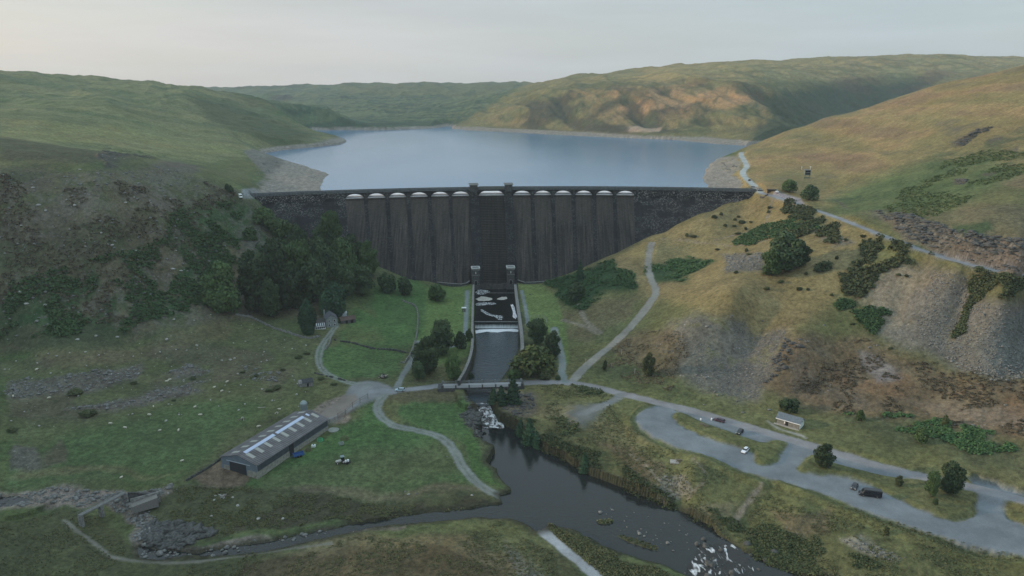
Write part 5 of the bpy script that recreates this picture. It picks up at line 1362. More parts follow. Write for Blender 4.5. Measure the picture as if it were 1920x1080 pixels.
# the wood at the left foot of the dam
WG = 'trees of the wood at the left foot of the dam'
def wood(l): return l
for px, py, top, w_, mt, lab in [
    (418, 592, 492, 84, L_MID, 'large lighter green oak at the left edge of the dark wood'), (478, 590, 492, 70, L_DARK, 'dark broad tree at the front left of the wood, right of the lighter oak'),
    (508, 598, 525, 52, L_DARK, 'low dark tree at the front of the wood above the stone field wall'), (520, 560, 455, 66, L_DARK, 'round tree on the left skyline of the wood under the crags'),
    (470, 548, 470, 60, L_DARK, 'dark tree behind the lighter oak'), (560, 545, 455, 66, L_MID, 'broad green tree in the middle back row of the wood'),
    (600, 535, 450, 62, L_DARK, 'dark tree in the back row below the dam face'), (643, 530, 452, 62, L_MID, 'paler round tree in the back row of the wood'),
    (690, 518, 452, 46, L_MID, 'tall green tree at the right end of the back row of the wood'), (622, 478, 400, 54, L_MID, 'tall green tree standing alone against the left part of the dam'),
    (545, 585, 500, 64, L_DARK, 'dark tree in the middle of the wood left of the cottage'), (592, 572, 492, 66, L_DARK, 'dark tree in the middle of the wood behind the cottage'),
    (638, 562, 488, 64, L_DARK, 'dark tree in the middle of the wood right of the cottage'), (680, 556, 500, 52, L_DARK, 'dark round tree at the right front corner of the wood'),
    (560, 505, 425, 50, L_DARK, 'tree high on the slope beside the left end of the dam'), (600, 470, 425, 46, L_DARK, 'small dark tree leaning against the dam masonry on the left'),
    (660, 505, 440, 46, L_DARK, 'narrow dark tree against the first spillway panels')]:
    tree('broadleaf_tree', 'broad', mt, px, py, top, w_, lab, WG)
for px, py, top, w_, lab in [(492, 425, 383, 46, 'rounded bush just below the left end of the dam crest'), (525, 445, 402, 44, 'bush on the steep slope below the dam crest, second from the top'), (432, 362, 345, 15, 'dark bush on the ridge beside the white van'), (426, 358, 342, 12, 'darkest small bush on the ridge left of the white van'),
                             (725, 548, 503, 38, 'dark bush at the edge of the meadow right of the wood'), (756, 556, 514, 38, 'dark bush between the wood and the round lawn bush'), (819, 566, 528, 38, 'round clipped-looking bush alone on the lawn below the dam')]:
    tree('bush', 'bush', L_DARK if 'dark' in lab else L_MID, px, py, top, w_, lab, cat='bush', ymin=300)
tree('conifer', 'column', L_CON, 577, 627, 563, 30, 'tall narrow cypress left of the cottage', cat='conifer')
tree('conifer', 'column', L_CON, 628, 592, 532, 40, 'dense conifer directly behind the cottage', cat='conifer')
tree('conifer', 'column', L_CON, 612, 590, 545, 24, 'slim conifer behind the cottage chimney', cat='conifer')
CG = 'trees beside the water channel'
for px, py, top, w_, k, mt, lab in [(828, 668, 603, 58, 'broad', L_DARK, 'tallest dark tree left of the channel below the lawn'), (800, 702, 632, 62, 'broad', L_DARK, 'dark broad tree in the middle of the group left of the channel'), (862, 655, 615, 24, 'bush', L_DARK, 'small dark tree close to the channel wall on its left side'),
                                    (850, 716, 665, 38, 'broad', L_MID, 'lighter tree at the lower right of the group left of the channel'), (782, 714, 672, 36, 'bush', L_DARK, 'bushy tree at the lower left of the group by the track'), (880, 640, 612, 14, 'bush', L_MID, 'thin shrub against the left channel wall'),
                                    (1006, 648, 600, 50, 'broad', L_DARK, 'dark tree right of the channel beside the white gantry'), (1036, 672, 622, 36, 'broad', L_DARK, 'dark tree between the channel bushes and the side road'), (998, 706, 640, 84, 'bush', L_YEL, 'large rounded olive willow bush right of the channel'),
                                    (962, 710, 688, 30, 'bush', L_MID, 'low bush at the water edge right of the channel above the bridge'), (1022, 712, 694, 24, 'bush', L_GORSE, 'low brownish bush by the road junction right of the channel'), (880, 712, 698, 18, 'bush', L_DARK, 'low dark bush where the left channel wall meets the bridge')]:
    tree('broadleaf_tree' if k == 'broad' else 'bush', k, mt, px, py, top, w_, lab, CG, cat='tree' if k == 'broad' else 'bush')
RG = 'conifers along the river below the bridge'
for px, py, top, w_, lab in [(962, 758, 708, 32, 'tallest dark conifer at the right end of the road bridge'), (940, 760, 724, 26, 'conifer left of the tallest one by the bridge'), (925, 758, 728, 22, 'small conifer nearest the river under the bridge'),
                             (993, 838, 786, 34, 'tallest conifer on the right bank of the pool'), (976, 818, 788, 24, 'conifer just upstream of the tallest one on the pool bank'), (1006, 842, 808, 20, 'small conifer at the pool edge, lowest of the three'), (1096, 888, 850, 24, 'lone small conifer further down the right bank of the pool')]:
    tree('conifer', 'conifer', L_CON, px, py, top, w_, lab, RG, cat='conifer')
for px, py, top, w_, k, mt, lab in [(1475, 512, 440, 84, 'broad', L_DARK, 'big dark tree cluster on the hillside below the upper track'), (1450, 520, 470, 50, 'broad', L_MID, 'green tree at the left front of the big hillside clump'), (1500, 500, 452, 46, 'broad', L_DARK, 'dark tree at the right of the big hillside clump'),
                                    (1480, 362, 333, 34, 'bush', L_MID, 'round green tree by the track at the right end of the dam'), (1518, 376, 342, 32, 'bush', L_DARK, 'dark round tree by the upper track, right of its twin'), (1478, 772, 740, 40, 'bush', L_DARK, 'dark bush behind the toilet block'),
                                    (1548, 878, 832, 46, 'broad', L_DARK, 'round dark tree on the grass island in the car park'), (1748, 934, 884, 32, 'broad', L_MID, 'slim green tree left of the larger one on the car park island'), (1786, 930, 866, 52, 'broad', L_DARK, 'largest tree on the car park island at the right'),
                                    (1754, 948, 930, 12, 'bush', L_DARK, 'tiny dark shrub below the car park trees'), (1687, 912, 891, 18, 'broad', L_GORSE, 'sapling with a white stake on the grass behind the black van'), (1663, 1003, 988, 14, 'broad', L_GORSE, 'lone sapling on the grass bank below the car park'),
                                    (1216, 708, 663, 30, 'broad', L_GORSE, 'sparse grey-green tree on the slope above the road fork'), (1082, 562, 524, 44, 'bush', L_DARK, 'dark thorn tree in the bracken right of the dam foot'), (1088, 530, 492, 20, 'conifer', L_CON, 'slim young tree rising from the bracken by the dam foot'),
                                    (1730, 832, 796, 30, 'bush', L_MID, 'green bush on the slope above the road, right of the toilet block'), (1614, 790, 764, 16, 'bush', L_MID, 'small bush at the left end of the hillside thicket'), (1772, 800, 772, 14, 'bush', L_GORSE, 'small shrub on the brown slope at the right'),
                                    (1135, 695, 672, 12, 'bush', L_GORSE, 'small thorn bush above the road fork'), (1046, 712, 702, 12, 'bush', L_DARK, 'very small dark shrub at the road junction'), (690, 590, 575, 8, 'bush', L_DARK, 'tiny shrub on the meadow edge')][:-1]:
    tree({'broad': 'broadleaf_tree', 'bush': 'bush', 'conifer': 'conifer'}[k], k, mt, px, py, top, w_, lab, cat='bush' if k == 'bush' else 'tree')
# single gorse bushes dotted over the slopes
GG = 'gorse bushes dotted over the dry right-hand slope'
R_ = random.Random(4)
for px, py in [(1385, 408), (1378, 414), (1377, 425), (1392, 420), (1398, 432), (1360, 425), (1408, 418), (1385, 440), (1340, 410), (1352, 404), (1550, 500), (1535, 508), (1570, 486), (1605, 500), (1512, 515), (1515, 545), (1438, 545), (1380, 513), (1500, 545), (1465, 532), (1586, 452), (1618, 445), (1632, 450), (1400, 472), (1405, 478), (1345, 470), (1520, 472), (1820, 560), (1560, 555), (1700, 520), (1685, 517), (1600, 610), (1288, 444), (1296, 445), (1302, 447), (1670, 655), (1260, 330), (1470, 470)]:
    tree('gorse_bush', 'bush', L_GORSE, px, py, py - R_.uniform(4, 9), R_.uniform(7, 15), 'small dark gorse bush dotted over the dry grass slope right of the dam', GG, cat='bush')
HG = 'hawthorn and rush clumps in the left meadow'
for px, py, w_ in [(575, 665, 14), (560, 672, 16), (530, 695, 12), (480, 706, 12), (472, 710, 10), (455, 700, 12), (325, 752, 10), (250, 720, 14), (520, 730, 20), (505, 735, 16), (625, 722, 14), (600, 712, 16), (360, 712, 14), (162, 780, 34), (140, 740, 30), (20, 810, 22)]:
    tree('thorn_clump', 'bush', L_GORSE, px, py, py - w_ * 0.4, w_, 'low dark clump among the outcrops of the left meadow', HG, cat='bush')

# ---------------------------------------------------------------- ground cover plants: masses nobody could count
def pts_in(polys, n, ymin=150, ymax=700, seed=1, jitter=True):
    """random points on the ground inside outlines, evenly spread over the ground (not the picture)"""
    R = np.random.default_rng(seed)
    m = np.zeros(shape, bool)
    for p in polys: m |= (sdf(PXw, PYw, p, 2) < 0)
    m &= (Yg > ymin) & (Yg < ymax)
    jj, ii = np.nonzero(m[:-1, :-1])
    if len(jj) == 0: return np.zeros((0, 3))
    a = (Xg[jj, ii + 1] - Xg[jj, ii]) * (Yg[jj + 1, ii] - Yg[jj, ii]); k = R.choice(len(jj), n, p=a / a.sum()); jj, ii = jj[k], ii[k]
    s, t = R.random(n), R.random(n)
    x = Xg[jj, ii] * (1 - s) + Xg[jj, ii + 1] * s; y = Yg[jj, ii] * (1 - t) + Yg[jj + 1, ii] * t; x = x * y / Yg[jj, ii]
    keep = (KIND[jj, ii] == 0) | (KIND[jj, ii] == 5)
    x, y = x[keep], y[keep]
    return np.stack([x, y, zat(x, y)], 1)
def cover(name, polys, n, material, size, h, leaves=9, clump=None, seed=1, flat=0.6, ymin=150, ymax=700, up=0.8, thr=None):
    P = pts_in(polys, n, ymin, ymax, seed)
    if thr is not None:
        q = fbm(P[:, 0], P[:, 1], thr[0], 3, seed + 50); P = P[q > thr[1]]
    R = np.random.default_rng(seed + 9); n = len(P); r = (size * (0.6 + 0.8 * R.random(n)))
    a = R.random((n, leaves)) * 6.28; rr = np.sqrt(R.random((n, leaves))) * r[:, None]
    hh = h * (1 - (rr / r[:, None]) ** 2 * flat) * (0.55 + 0.5 * R.random((n, leaves))) * (r / size)[:, None]
    Q = np.stack([P[:, None, 0] + np.cos(a) * rr, P[:, None, 1] + np.sin(a) * rr, P[:, None, 2] + hh], -1).reshape(-1, 3)
    Nn = np.stack([np.cos(a) * (1 - up), np.sin(a) * (1 - up), np.full(a.shape, up)], -1).reshape(-1, 3)
    V_, F_ = cards(Q, Nn, clump or size * 0.55, 0.45)
    return tag(np_mesh(name, V_, F_, material), kind='stuff')
cover('bracken', [[(1020, 530), (1100, 502), (1160, 487), (1195, 512), (1185, 545), (1130, 545), (1080, 580), (1045, 562)]], 2300, L_FERN, 1.1, 1.0, seed=2, thr=(7, .40))
cover('bracken', [[(1215, 502), (1290, 480), (1325, 490), (1290, 530), (1240, 530)]], 900, L_FERN, 1.1, 1.2, seed=3, thr=(7, .42))
cover('bracken', [[(1365, 458), (1420, 425), (1470, 412), (1540, 430), (1450, 440), (1400, 462)]], 800, L_FERN, 1.2, 1.2, seed=4)
cover('gorse', [[(1455, 395), (1470, 382), (1500, 390), (1520, 400), (1500, 415), (1460, 412)], [(1440, 450), (1480, 420), (1540, 410), (1555, 430), (1560, 455), (1530, 455), (1500, 440), (1450, 470)], [(1420, 395), (1445, 382), (1440, 390), (1425, 402)],
                [(1620, 455), (1660, 450), (1700, 465), (1740, 490), (1715, 515), (1680, 500), (1640, 520), (1630, 545), (1610, 568), (1585, 555), (1570, 520), (1600, 500), (1625, 490)], [(1520, 505), (1555, 497), (1550, 512), (1525, 517)]], 3600, L_GORSE, 1.3, 1.5, seed=5, thr=(9, .42))
cover('gorse', [[(1805, 530), (1830, 510), (1900, 515), (1960, 530), (1900, 555), (1830, 565), (1810, 550)], [(1810, 560), (1825, 565), (1812, 600), (1790, 640), (1780, 635), (1800, 600)]], 1500, L_GORSE, 1.0, 1.0, seed=6, thr=(7, .42))
cover('bracken', [[(1560, 570), (1580, 565), (1630, 565), (1665, 580), (1655, 605), (1625, 625), (1600, 605), (1570, 590)]], 1000, L_FERN, 1.1, 1.0, seed=7, thr=(7, .42))
cover('bracken', [[(1600, 785), (1640, 765), (1720, 770), (1780, 790), (1880, 820), (1930, 850), (1840, 850), (1760, 835), (1680, 805)]], 1500, L_FERN, 0.9, 0.8, seed=8, thr=(12, .5))
cover('bracken', [[(40, 530), (120, 500), (250, 470), (380, 450), (440, 480), (420, 560), (300, 610), (150, 640), (20, 640), (-40, 590)], [(330, 400), (430, 380), (540, 430), (560, 500), (420, 500), (330, 470)]], 7500, L_FERN, 1.25, 0.9, seed=9, ymax=545, thr=(14, .50))
cover('heather', [[(-60, 320), (120, 315), (330, 320), (440, 370), (430, 480), (260, 600), (0, 650), (-60, 640)]], 5000, L_HEATH, 1.0, 0.6, seed=10, ymax=545, thr=(25, .5))
cover('bracken', [[(1640, 400), (1700, 350), (1790, 300), (1930, 250), (1960, 300), (1820, 370), (1720, 410)]], 3000, L_FERN2, 0.9, 0.35, seed=11, ymax=760, thr=(16, .5))
cover('heather', [[(1480, 650), (1600, 630), (1700, 670), (1960, 710), (1960, 820), (1700, 790), (1500, 760)]], 3000, L_HEATH, 0.7, 0.4, seed=12, thr=(8, .55))
cover('heather', [[(1150, 640), (1260, 610), (1290, 690), (1260, 740), (1130, 700)]], 800, L_HEATH, 0.7, 0.4, seed=13, thr=(8, .5))
cover('riverbank_scrub', [[(965, 795), (1010, 800), (1060, 830), (1150, 870), (1230, 905), (1300, 945), (1350, 985), (1320, 985), (1240, 940), (1120, 895), (1020, 840)]], 1500, L_GORSE, 0.8, 0.7, seed=14, thr=(12, .42))
cover('riverbank_scrub', [[(1350, 960), (1420, 960), (1500, 1000), (1640, 1060), (1700, 1120), (1500, 1120), (1400, 1040)]], 2400, L_GORSE, 0.7, 0.5, seed=15, thr=(12, .42))
cover('gorse', [[(1040, 790), (1075, 795), (1095, 815), (1060, 820)], [(1060, 735), (1110, 725), (1120, 738), (1080, 748)], [(925, 790), (960, 795), (950, 800)]], 300, L_GORSE, 0.9, 0.9, seed=16)
cover('rough_grass', [[(540, 945), (900, 945), (915, 950), (760, 964), (640, 985), (560, 1000), (430, 1020), (330, 1010), (300, 930), (480, 930)]], 4500, L_GRASS, 0.45, 0.32, leaves=6, clump=0.26, seed=17, thr=(6, .45))
cover('rough_grass', [[(-60, 985), (130, 968), (260, 1060), (560, 1048), (700, 1012), (960, 990), (1060, 1040), (1150, 1200), (-60, 1200)]], 9000, L_GRASS, 0.45, 0.30, leaves=6, clump=0.26, seed=18, ymin=120, thr=(9, .45))
cover('rough_grass', [[(1025, 990), (1085, 1003), (1130, 1028), (1250, 1064), (1300, 1110), (1150, 1110), (1100, 1050)]], 1600, L_GRASS, 0.6, 0.5, leaves=6, clump=0.36, seed=19, ymin=120)
cover('rough_grass', [[(1000, 730), (1160, 745), (1180, 810), (1250, 850), (1400, 895), (1500, 940), (1960, 1060), (1960, 1200), (1600, 1200), (1300, 960), (1000, 800)]], 9000, L_GRASS, 0.45, 0.30, leaves=6, clump=0.26, seed=20, ymin=120, thr=(9, .45))
cover('bracken', [[(1140, 1003), (1180, 1010), (1235, 1028), (1240, 1034), (1200, 1030), (1160, 1018)], [(1110, 975), (1150, 972), (1156, 980), (1120, 982)]], 260, L_GRASS, 0.7, 0.6, seed=21) if False else None
# two reed islands in the river
def islet(pts, lab, seed):
    o = foam_patch('islet', pts, -14.0, '', seed, mat('islet_soil', (0.05, 0.055, 0.03), noise=.4), thick=0.45, kind='structure')
    P = np.array([p for p in smooth_poly(W2(pts, -14), 1, True)]); c = P.mean(0); R = np.random.default_rng(seed)
    k = R.integers(0, len(P), 260); s = np.sqrt(R.random((260, 1))) * 0.95; Q = c + (P[k] - c) * s
    Q = np.concatenate([Q, -13.75 + 0.35 * R.random((260, 1))], 1)
    V_, F_ = cards(Q, np.tile([0, 0, 1.0], (260, 1)), 0.4, 0.6); tag(np_mesh('reeds', V_, F_, L_GRASS), kind='stuff')
islet([(1158, 1003), (1185, 1008), (1215, 1018), (1238, 1030), (1232, 1034), (1200, 1025), (1165, 1012)], '', 31)
islet([(1118, 977), (1140, 974), (1154, 978), (1140, 984), (1122, 983)], '', 32)

# ---------------------------------------------------------------- rocks
M_ROCK = mat('grey_rock', (0.14, 0.145, 0.14), 0.9, noise=0.4, nscale=1.3, bump=0.7, bscale=3)
M_ROCKP = mat('pale_rock', (0.30, 0.30, 0.285), 0.9, noise=0.3, nscale=1.5, bump=0.6, bscale=3)
M_ROCKD = mat('dark_rock', (0.065, 0.068, 0.066), 0.85, noise=0.4, nscale=1.3, bump=0.7, bscale=3)
def rock_arrays(seed, flat=0.6):
    bm = bmesh.new(); bmesh.ops.create_icosphere(bm, subdivisions=2, radius=1.0); R = random.Random(seed)
    pl = [(Vector((R.gauss(0, 1), R.gauss(0, 1), R.gauss(0, .7))).normalized(), R.uniform(0.55, 0.85)) for _ in range(9)]
    for v_ in bm.verts:
        for n_v, d in pl:
            k = v_.co.dot(n_v)
            if k > d: v_.co -= n_v * (k - d)
        v_.co.z *= flat; v_.co.x *= 1.25
    V_ = np.array([v_.co[:] for v_ in bm.verts]); F_ = np.array([[q.index for q in f.verts] for f in bm.faces]); bm.free(); return V_, F_
ROCKS = [rock_arrays(i, (0.55, 0.7, 0.45, 0.8)[i % 4]) for i in range(4)]
RM = []
for i, (v_, f_) in enumerate(ROCKS):
    o = np_mesh('boulder', v_, f_, M_ROCK); RM.append(o.data); bpy.data.objects.remove(o)
LOWR = []
for i in range(5):
    bm = bmesh.new(); bmesh.ops.create_icosphere(bm, subdivisions=1, radius=1.0); R = random.Random(i + 40)
    for v_ in bm.verts: v_.co *= R.uniform(0.6, 1.15); v_.co.z *= 0.6
    LOWR.append((np.array([v_.co[:] for v_ in bm.verts]), np.array([[q.index for q in f.verts] for f in bm.faces]))); bm.free()
def stones(name, P, size, material, seed, spread=0.7, sink=0.2, elong=1.0):
    R = np.random.default_rng(seed); VV, FF = [], []; k = 0
    for i, (v_, f_) in enumerate(LOWR):
        Q = P[i::len(LOWR)]; n = len(Q)
        if n == 0: continue
        s = size * np.exp(R.normal(0, spread, n)).clip(0.3, 3.5); a = R.random(n) * 6.28
        c, sn = np.cos(a), np.sin(a); vx = v_[:, 0][None] * elong * s[:, None]; vy = v_[:, 1][None] * s[:, None]; vz = v_[:, 2][None] * s[:, None]
        W = np.stack([Q[:, 0:1] + c[:, None] * vx - sn[:, None] * vy, Q[:, 1:2] + sn[:, None] * vx + c[:, None] * vy, Q[:, 2:3] + vz + s[:, None] * sink], -1).reshape(-1, 3)
        VV.append(W); FF.append((f_[None] + (np.arange(n) * len(v_))[:, None, None]).reshape(-1, 3) + k); k += len(W)
    return tag(np_mesh(name, np.concatenate(VV), np.concatenate(FF), material), kind='stuff')
SCP = [(1255, 610), (1300, 592), (1380, 605), (1400, 640), (1480, 625), (1495, 660), (1455, 700), (1430, 755), (1330, 728), (1260, 700), (1235, 640)]
stones('scree', (lambda P: P[fbm(P[:, 0], P[:, 1], 9, 3, 77) > .44])(pts_in([SCP], 8000, seed=31)), 0.13, M_ROCK, 31)
stones('scree', pts_in([[(1720, 600), (1740, 510), (1800, 515), (1820, 560), (1860, 570), (1960, 570), (1960, 690), (1880, 700), (1800, 690), (1740, 650)]], 8000, seed=32), 0.17, M_ROCK, 32)
stones('scree', pts_in([[(1780, 670), (1960, 680), (1960, 705), (1860, 705)], [(1810, 560), (1850, 575), (1800, 600)]], 400, seed=33), 0.24, M_ROCK, 33)
stones('scree', pts_in([[(1345, 478), (1420, 482), (1430, 505), (1360, 508)], [(1500, 425), (1600, 455), (1560, 458)]], 900, seed=34), 0.3, M_ROCK, 34)
stones('crag_rock', pts_in([[(1625, 405), (1700, 408), (1790, 425), (1860, 430), (1960, 450), (1960, 515), (1860, 496), (1780, 474), (1700, 450)]], 1500, seed=35), 0.36, M_ROCKD, 35, elong=2.6)
stones('crag_rock', pts_in([[(1790, 268), (1855, 240), (1852, 246), (1800, 272)], [(1775, 335), (1800, 330), (1790, 342)], [(1480, 640), (1520, 655), (1500, 680), (1470, 700), (1440, 720)]], 350, seed=36, ymax=760), 0.45, M_ROCKD, 36, elong=1.7)
stones('crag_rock', pts_in([[(-20, 730), (120, 700), (260, 690), (250, 712), (120, 745), (-20, 760)], [(110, 780), (200, 755), (300, 725), (380, 712), (350, 735), (200, 780)], [(290, 705), (350, 690), (390, 700), (330, 715)], [(440, 690), (520, 705), (510, 725), (450, 712)]], 900, seed=37), 0.28, M_ROCK, 37, elong=1.8)
stones('hillside_stones', pts_in([[(-60, 320), (120, 315), (330, 320), (440, 370), (430, 480), (260, 600), (0, 650), (-60, 640)]], 1100, seed=38, ymax=545), 0.34, M_ROCK, 38)
stones('meadow_stones', pts_in([[(0, 660), (250, 650), (480, 600), (590, 640), (600, 700), (560, 740), (420, 780), (200, 800), (0, 820)]], 260, seed=39), 0.2, M_ROCKP, 39)
stones('gorge_rock', pts_in([[(-40, 928), (100, 928), (230, 928), (240, 950), (150, 962), (-40, 955)], [(175, 955), (230, 925), (300, 920), (300, 935), (255, 962), (285, 990), (300, 1035), (255, 1035), (220, 985)]], 1000, seed=40), 0.30, M_ROCK, 40, elong=1.5)
stones('gorge_rock', pts_in([[(275, 1000), (350, 985), (420, 1000), (370, 1032), (285, 1028)]], 700, seed=41), 0.42, M_ROCKD, 41, elong=2.4)
stones('river_rock', pts_in([[(848, 755), (885, 758), (905, 800), (890, 820), (868, 800)], [(917, 745), (985, 750), (985, 775), (948, 795), (928, 775)]], 420, seed=42), 0.30, M_ROCKD, 42, elong=2.8)
stones('river_rock', pts_in([[(870, 780), (905, 785), (900, 830), (880, 835)]], 220, seed=43), 0.42, M_ROCKD, 43, elong=2.2)
stones('bank_stones', pts_in([[(1235, 895), (1310, 900), (1330, 930), (1270, 945)], [(1585, 1010), (1690, 1050), (1650, 1060)], [(1380, 985), (1420, 980), (1400, 1010)]], 420, seed=44), 0.16, M_ROCK, 44)
stones('lake_shore_stones', pts_in([[(480, 290), (560, 300), (610, 320), (600, 358), (500, 340)], [(1322, 350), (1330, 315), (1375, 295), (1365, 350)]], 700, seed=45, ymin=500, ymax=1200), 0.4, M_ROCK, 45)
def stream_rocks(pts, n, size, z, seed, m_=None):
    P = np.array(W2(pts, z)); R = np.random.default_rng(seed); out = []
    lo, hi = P.min(0), P.max(0)
    while len(out) < n:
        q = R.uniform(lo, hi)
        if inside(np.array([q[0]]), np.array([q[1]]), P)[0]: out.append((q[0], q[1], z - size * 0.25))
    stones('river_rock', np.array(out), size, m_ or M_ROCKD, seed)
stream_rocks([(1290, 1010), (1370, 1010), (1440, 1050), (1420, 1090), (1280, 1090)], 55, 0.5, -14, 51)
stream_rocks([(1150, 950), (1290, 985), (1300, 1040), (1220, 1030), (1100, 970)], 40, 0.28, -14, 52, M_ROCK)
stream_rocks([(885, 757), (917, 757), (944, 800), (903, 803)], 40, 0.35, -12.2, 53)
stream_rocks([(262, 1030), (400, 1030), (400, 1045), (270, 1048)], 60, 0.4, -14, 54, M_ROCK)
stream_rocks([(400, 1028), (620, 990), (620, 1000), (420, 1040)], 50, 0.35, -14, 55, M_ROCK)
# boulders big enough to count
def boulder(px, py, w_, label, group, m_=None, ymin=150, ymax=6500):
    g = hit(px, py, ymin, ymax); dep = g[1] * CT - (g[2] - CAMZ) * ST; s = w_ * dep / F / 2.3
    R = random.Random(int(px * 7 + py)); o = bpy.data.objects.new('boulder', RM[R.randrange(4)]); COL.objects.link(o)
    o.location = (g[0], g[1], g[2] + s * 0.15); o.scale = (s, s, s * R.uniform(.7, 1.1)); o.rotation_euler = (R.uniform(-.2, .2), R.uniform(-.2, .2), R.uniform(0, 6.28))
    if m_: o.material_slots[0].link = 'OBJECT'; o.material_slots[0].material = m_
    return tag(o, label, 'rock', group)
BG = 'pale boulders scattered over the left meadow and hillside'
BL = 'pale boulder scattered over the rocky left meadow and the hillside above it'
for px, py, w_ in [(313, 637, 9), (369, 648, 7), (350, 657, 5), (326, 599, 7), (364, 601, 5), (180, 630, 6), (145, 637, 9), (160, 660, 6), (106, 668, 6), (395, 590, 4), (432, 675, 7), (416, 676, 5), (440, 672, 5), (500, 676, 5), (495, 660, 4), (600, 690, 5), (38, 548, 9), (50, 570, 10), (85, 572, 8), (255, 470, 6), (325, 505, 10), (340, 508, 8), (150, 318, 5), (10, 475, 6), (40, 423, 6), (72, 385, 9), (85, 395, 7), (140, 385, 8), (155, 378, 7), (125, 375, 6), (62, 352, 8), (210, 460, 7), (235, 380, 6), (252, 370, 5), (120, 460, 5), (160, 462, 6), (190, 437, 5), (330, 470, 6), (270, 520, 6), (95, 700, 5), (70, 681, 5), (220, 632, 6), (260, 700, 4), (430, 735, 4), (395, 750, 4), (300, 660, 5), (250, 668, 4), (560, 762, 4), (316, 758, 4), (500, 640, 4), (460, 640, 4)]:
    boulder(px, py, w_, BL, BG, M_ROCKP)
SG = 'boulders along the scree slopes right of the road'
for px, py, w_ in [(1325, 613, 8), (1370, 595, 6), (1430, 602, 5), (1372, 592, 5), (1322, 709, 10), (1340, 735, 7), (1345, 741, 6), (1305, 703, 6), (1393, 774, 9), (1443, 769, 8), (1382, 752, 6), (1320, 759, 5), (1713, 590, 7), (1845, 590, 7), (1853, 577, 6), (1745, 546, 8), (1755, 540, 7), (1880, 650, 7), (1850, 702, 8), (1867, 697, 7), (1905, 690, 8), (1832, 690, 6), (1825, 798, 10), (1790, 797, 6), (1764, 805, 6), (1885, 760, 6), (1820, 723, 5), (1834, 720, 5), (1500, 637, 7), (1515, 640, 6), (1630, 652, 8), (1645, 648, 6), (1545, 610, 5)]:
    boulder(px, py, w_, 'grey boulder lying on the scree and rough slopes above the lower road', SG)
FG = 'boulders along the near stream bank and stone heap'
for px, py, w_ in [(530, 973, 8), (485, 973, 10), (404, 930, 7), (402, 938, 6), (436, 933, 7), (412, 928, 5), (420, 934, 6), (396, 968, 6), (332, 918, 5), (446, 948, 8), (300, 990, 6), (760, 922, 5), (766, 927, 6), (780, 926, 5), (885, 929, 6), (640, 960, 4), (735, 851, 5), (852, 868, 5), (838, 856, 4)]:
    boulder(px, py, w_, 'boulder beside the near stream and the stone heap below the barn', FG, M_ROCKP if w_ > 5 else M_ROCK)
for px, py, w_, lab in [(1328, 1028, 14, 'flat wet boulder at the head of the lower rapids'), (1450, 1036, 18, 'long grey rock slab beside the lower rapids'), (1400, 1020, 16, 'grey rock slab on the bank above the lower rapids'), (10, 945, 26, 'large dark rounded boulder in the stream at the left edge'), (1098, 966, 7, 'single stone showing above the river surface')]:
    boulder(px, py, w_, lab, None, M_ROCKD)
# ---------------------------------------------------------------- farm buildings
M_CLAD = mat('blue_grey_cladding', (0.115, 0.150, 0.185), 0.6, noise=.12, nscale=.6)
M_CLADD = mat('dark_cladding', (0.045, 0.058, 0.068), 0.7, noise=.2, nscale=.6)
def corrugated(name, c, pitch=1.0, axis='X'):
    m = mat(name, c, 0.75, noise=.22, nscale=.35); nt = m.node_tree
    wv = nt.nodes.new('ShaderNodeTexWave'); wv.bands_direction = axis; wv.inputs['Scale'].default_value = pitch; wv.inputs['Distortion'].default_value = 0
    tc = nt.nodes.new('ShaderNodeTexCoord'); nt.links.new(tc.outputs['Object'], wv.inputs[0])
    b = nt.nodes['Principled BSDF']; src = b.inputs['Base Color'].links[0].from_socket
    mx = nt.nodes.new('ShaderNodeMixRGB'); mx.blend_type = 'MULTIPLY'; mx.inputs[0].default_value = .35
    nt.links.new(src, mx.inputs[1]); nt.links.new(wv.outputs[0], mx.inputs[2]); nt.links.new(mx.outputs[0], b.inputs['Base Color'])
    bp = nt.nodes.new('ShaderNodeBump'); bp.inputs['Distance'].default_value = .1; nt.links.new(wv.outputs[0], bp.inputs['Height']); nt.links.new(bp.outputs[0], b.inputs['Normal'])
    return m
M_BROOF = corrugated('fibre_cement_roof', (0.125, 0.120, 0.126), 0.32)
M_SKYL = mat('roof_light', (0.29, 0.30, 0.275), 0.6)
M_SOLAR = mat('pale_ridge_panel', (0.40, 0.46, 0.60), 0.35, noise=.08)
M_BLOCK = mat('concrete_block_wall', (0.22, 0.22, 0.19), 0.9, noise=.25, nscale=1.0)
M_WHITE = mat('white_paint', (0.72, 0.75, 0.78), 0.6)
M_SLATE = mat('slate_roof', (0.085, 0.090, 0.105), 0.6, noise=.25, nscale=2.0, bump=.4, bscale=5)
M_SLATE2 = mat('grey_slate_roof', (0.105, 0.130, 0.155), 0.6, noise=.2, nscale=1.5, bump=.4, bscale=5)
M_GLASS = mat('dark_glass', (0.010, 0.013, 0.018), 0.12, spec=.6)
M_BLACK = mat('black_rubber', (0.012, 0.012, 0.012), 0.8)
M_WOOD = mat('weathered_wood', (0.12, 0.10, 0.08), 0.9, noise=.3, nscale=3)
M_PALEW = mat('bleached_wood', (0.34, 0.32, 0.29), 0.9, noise=.2)

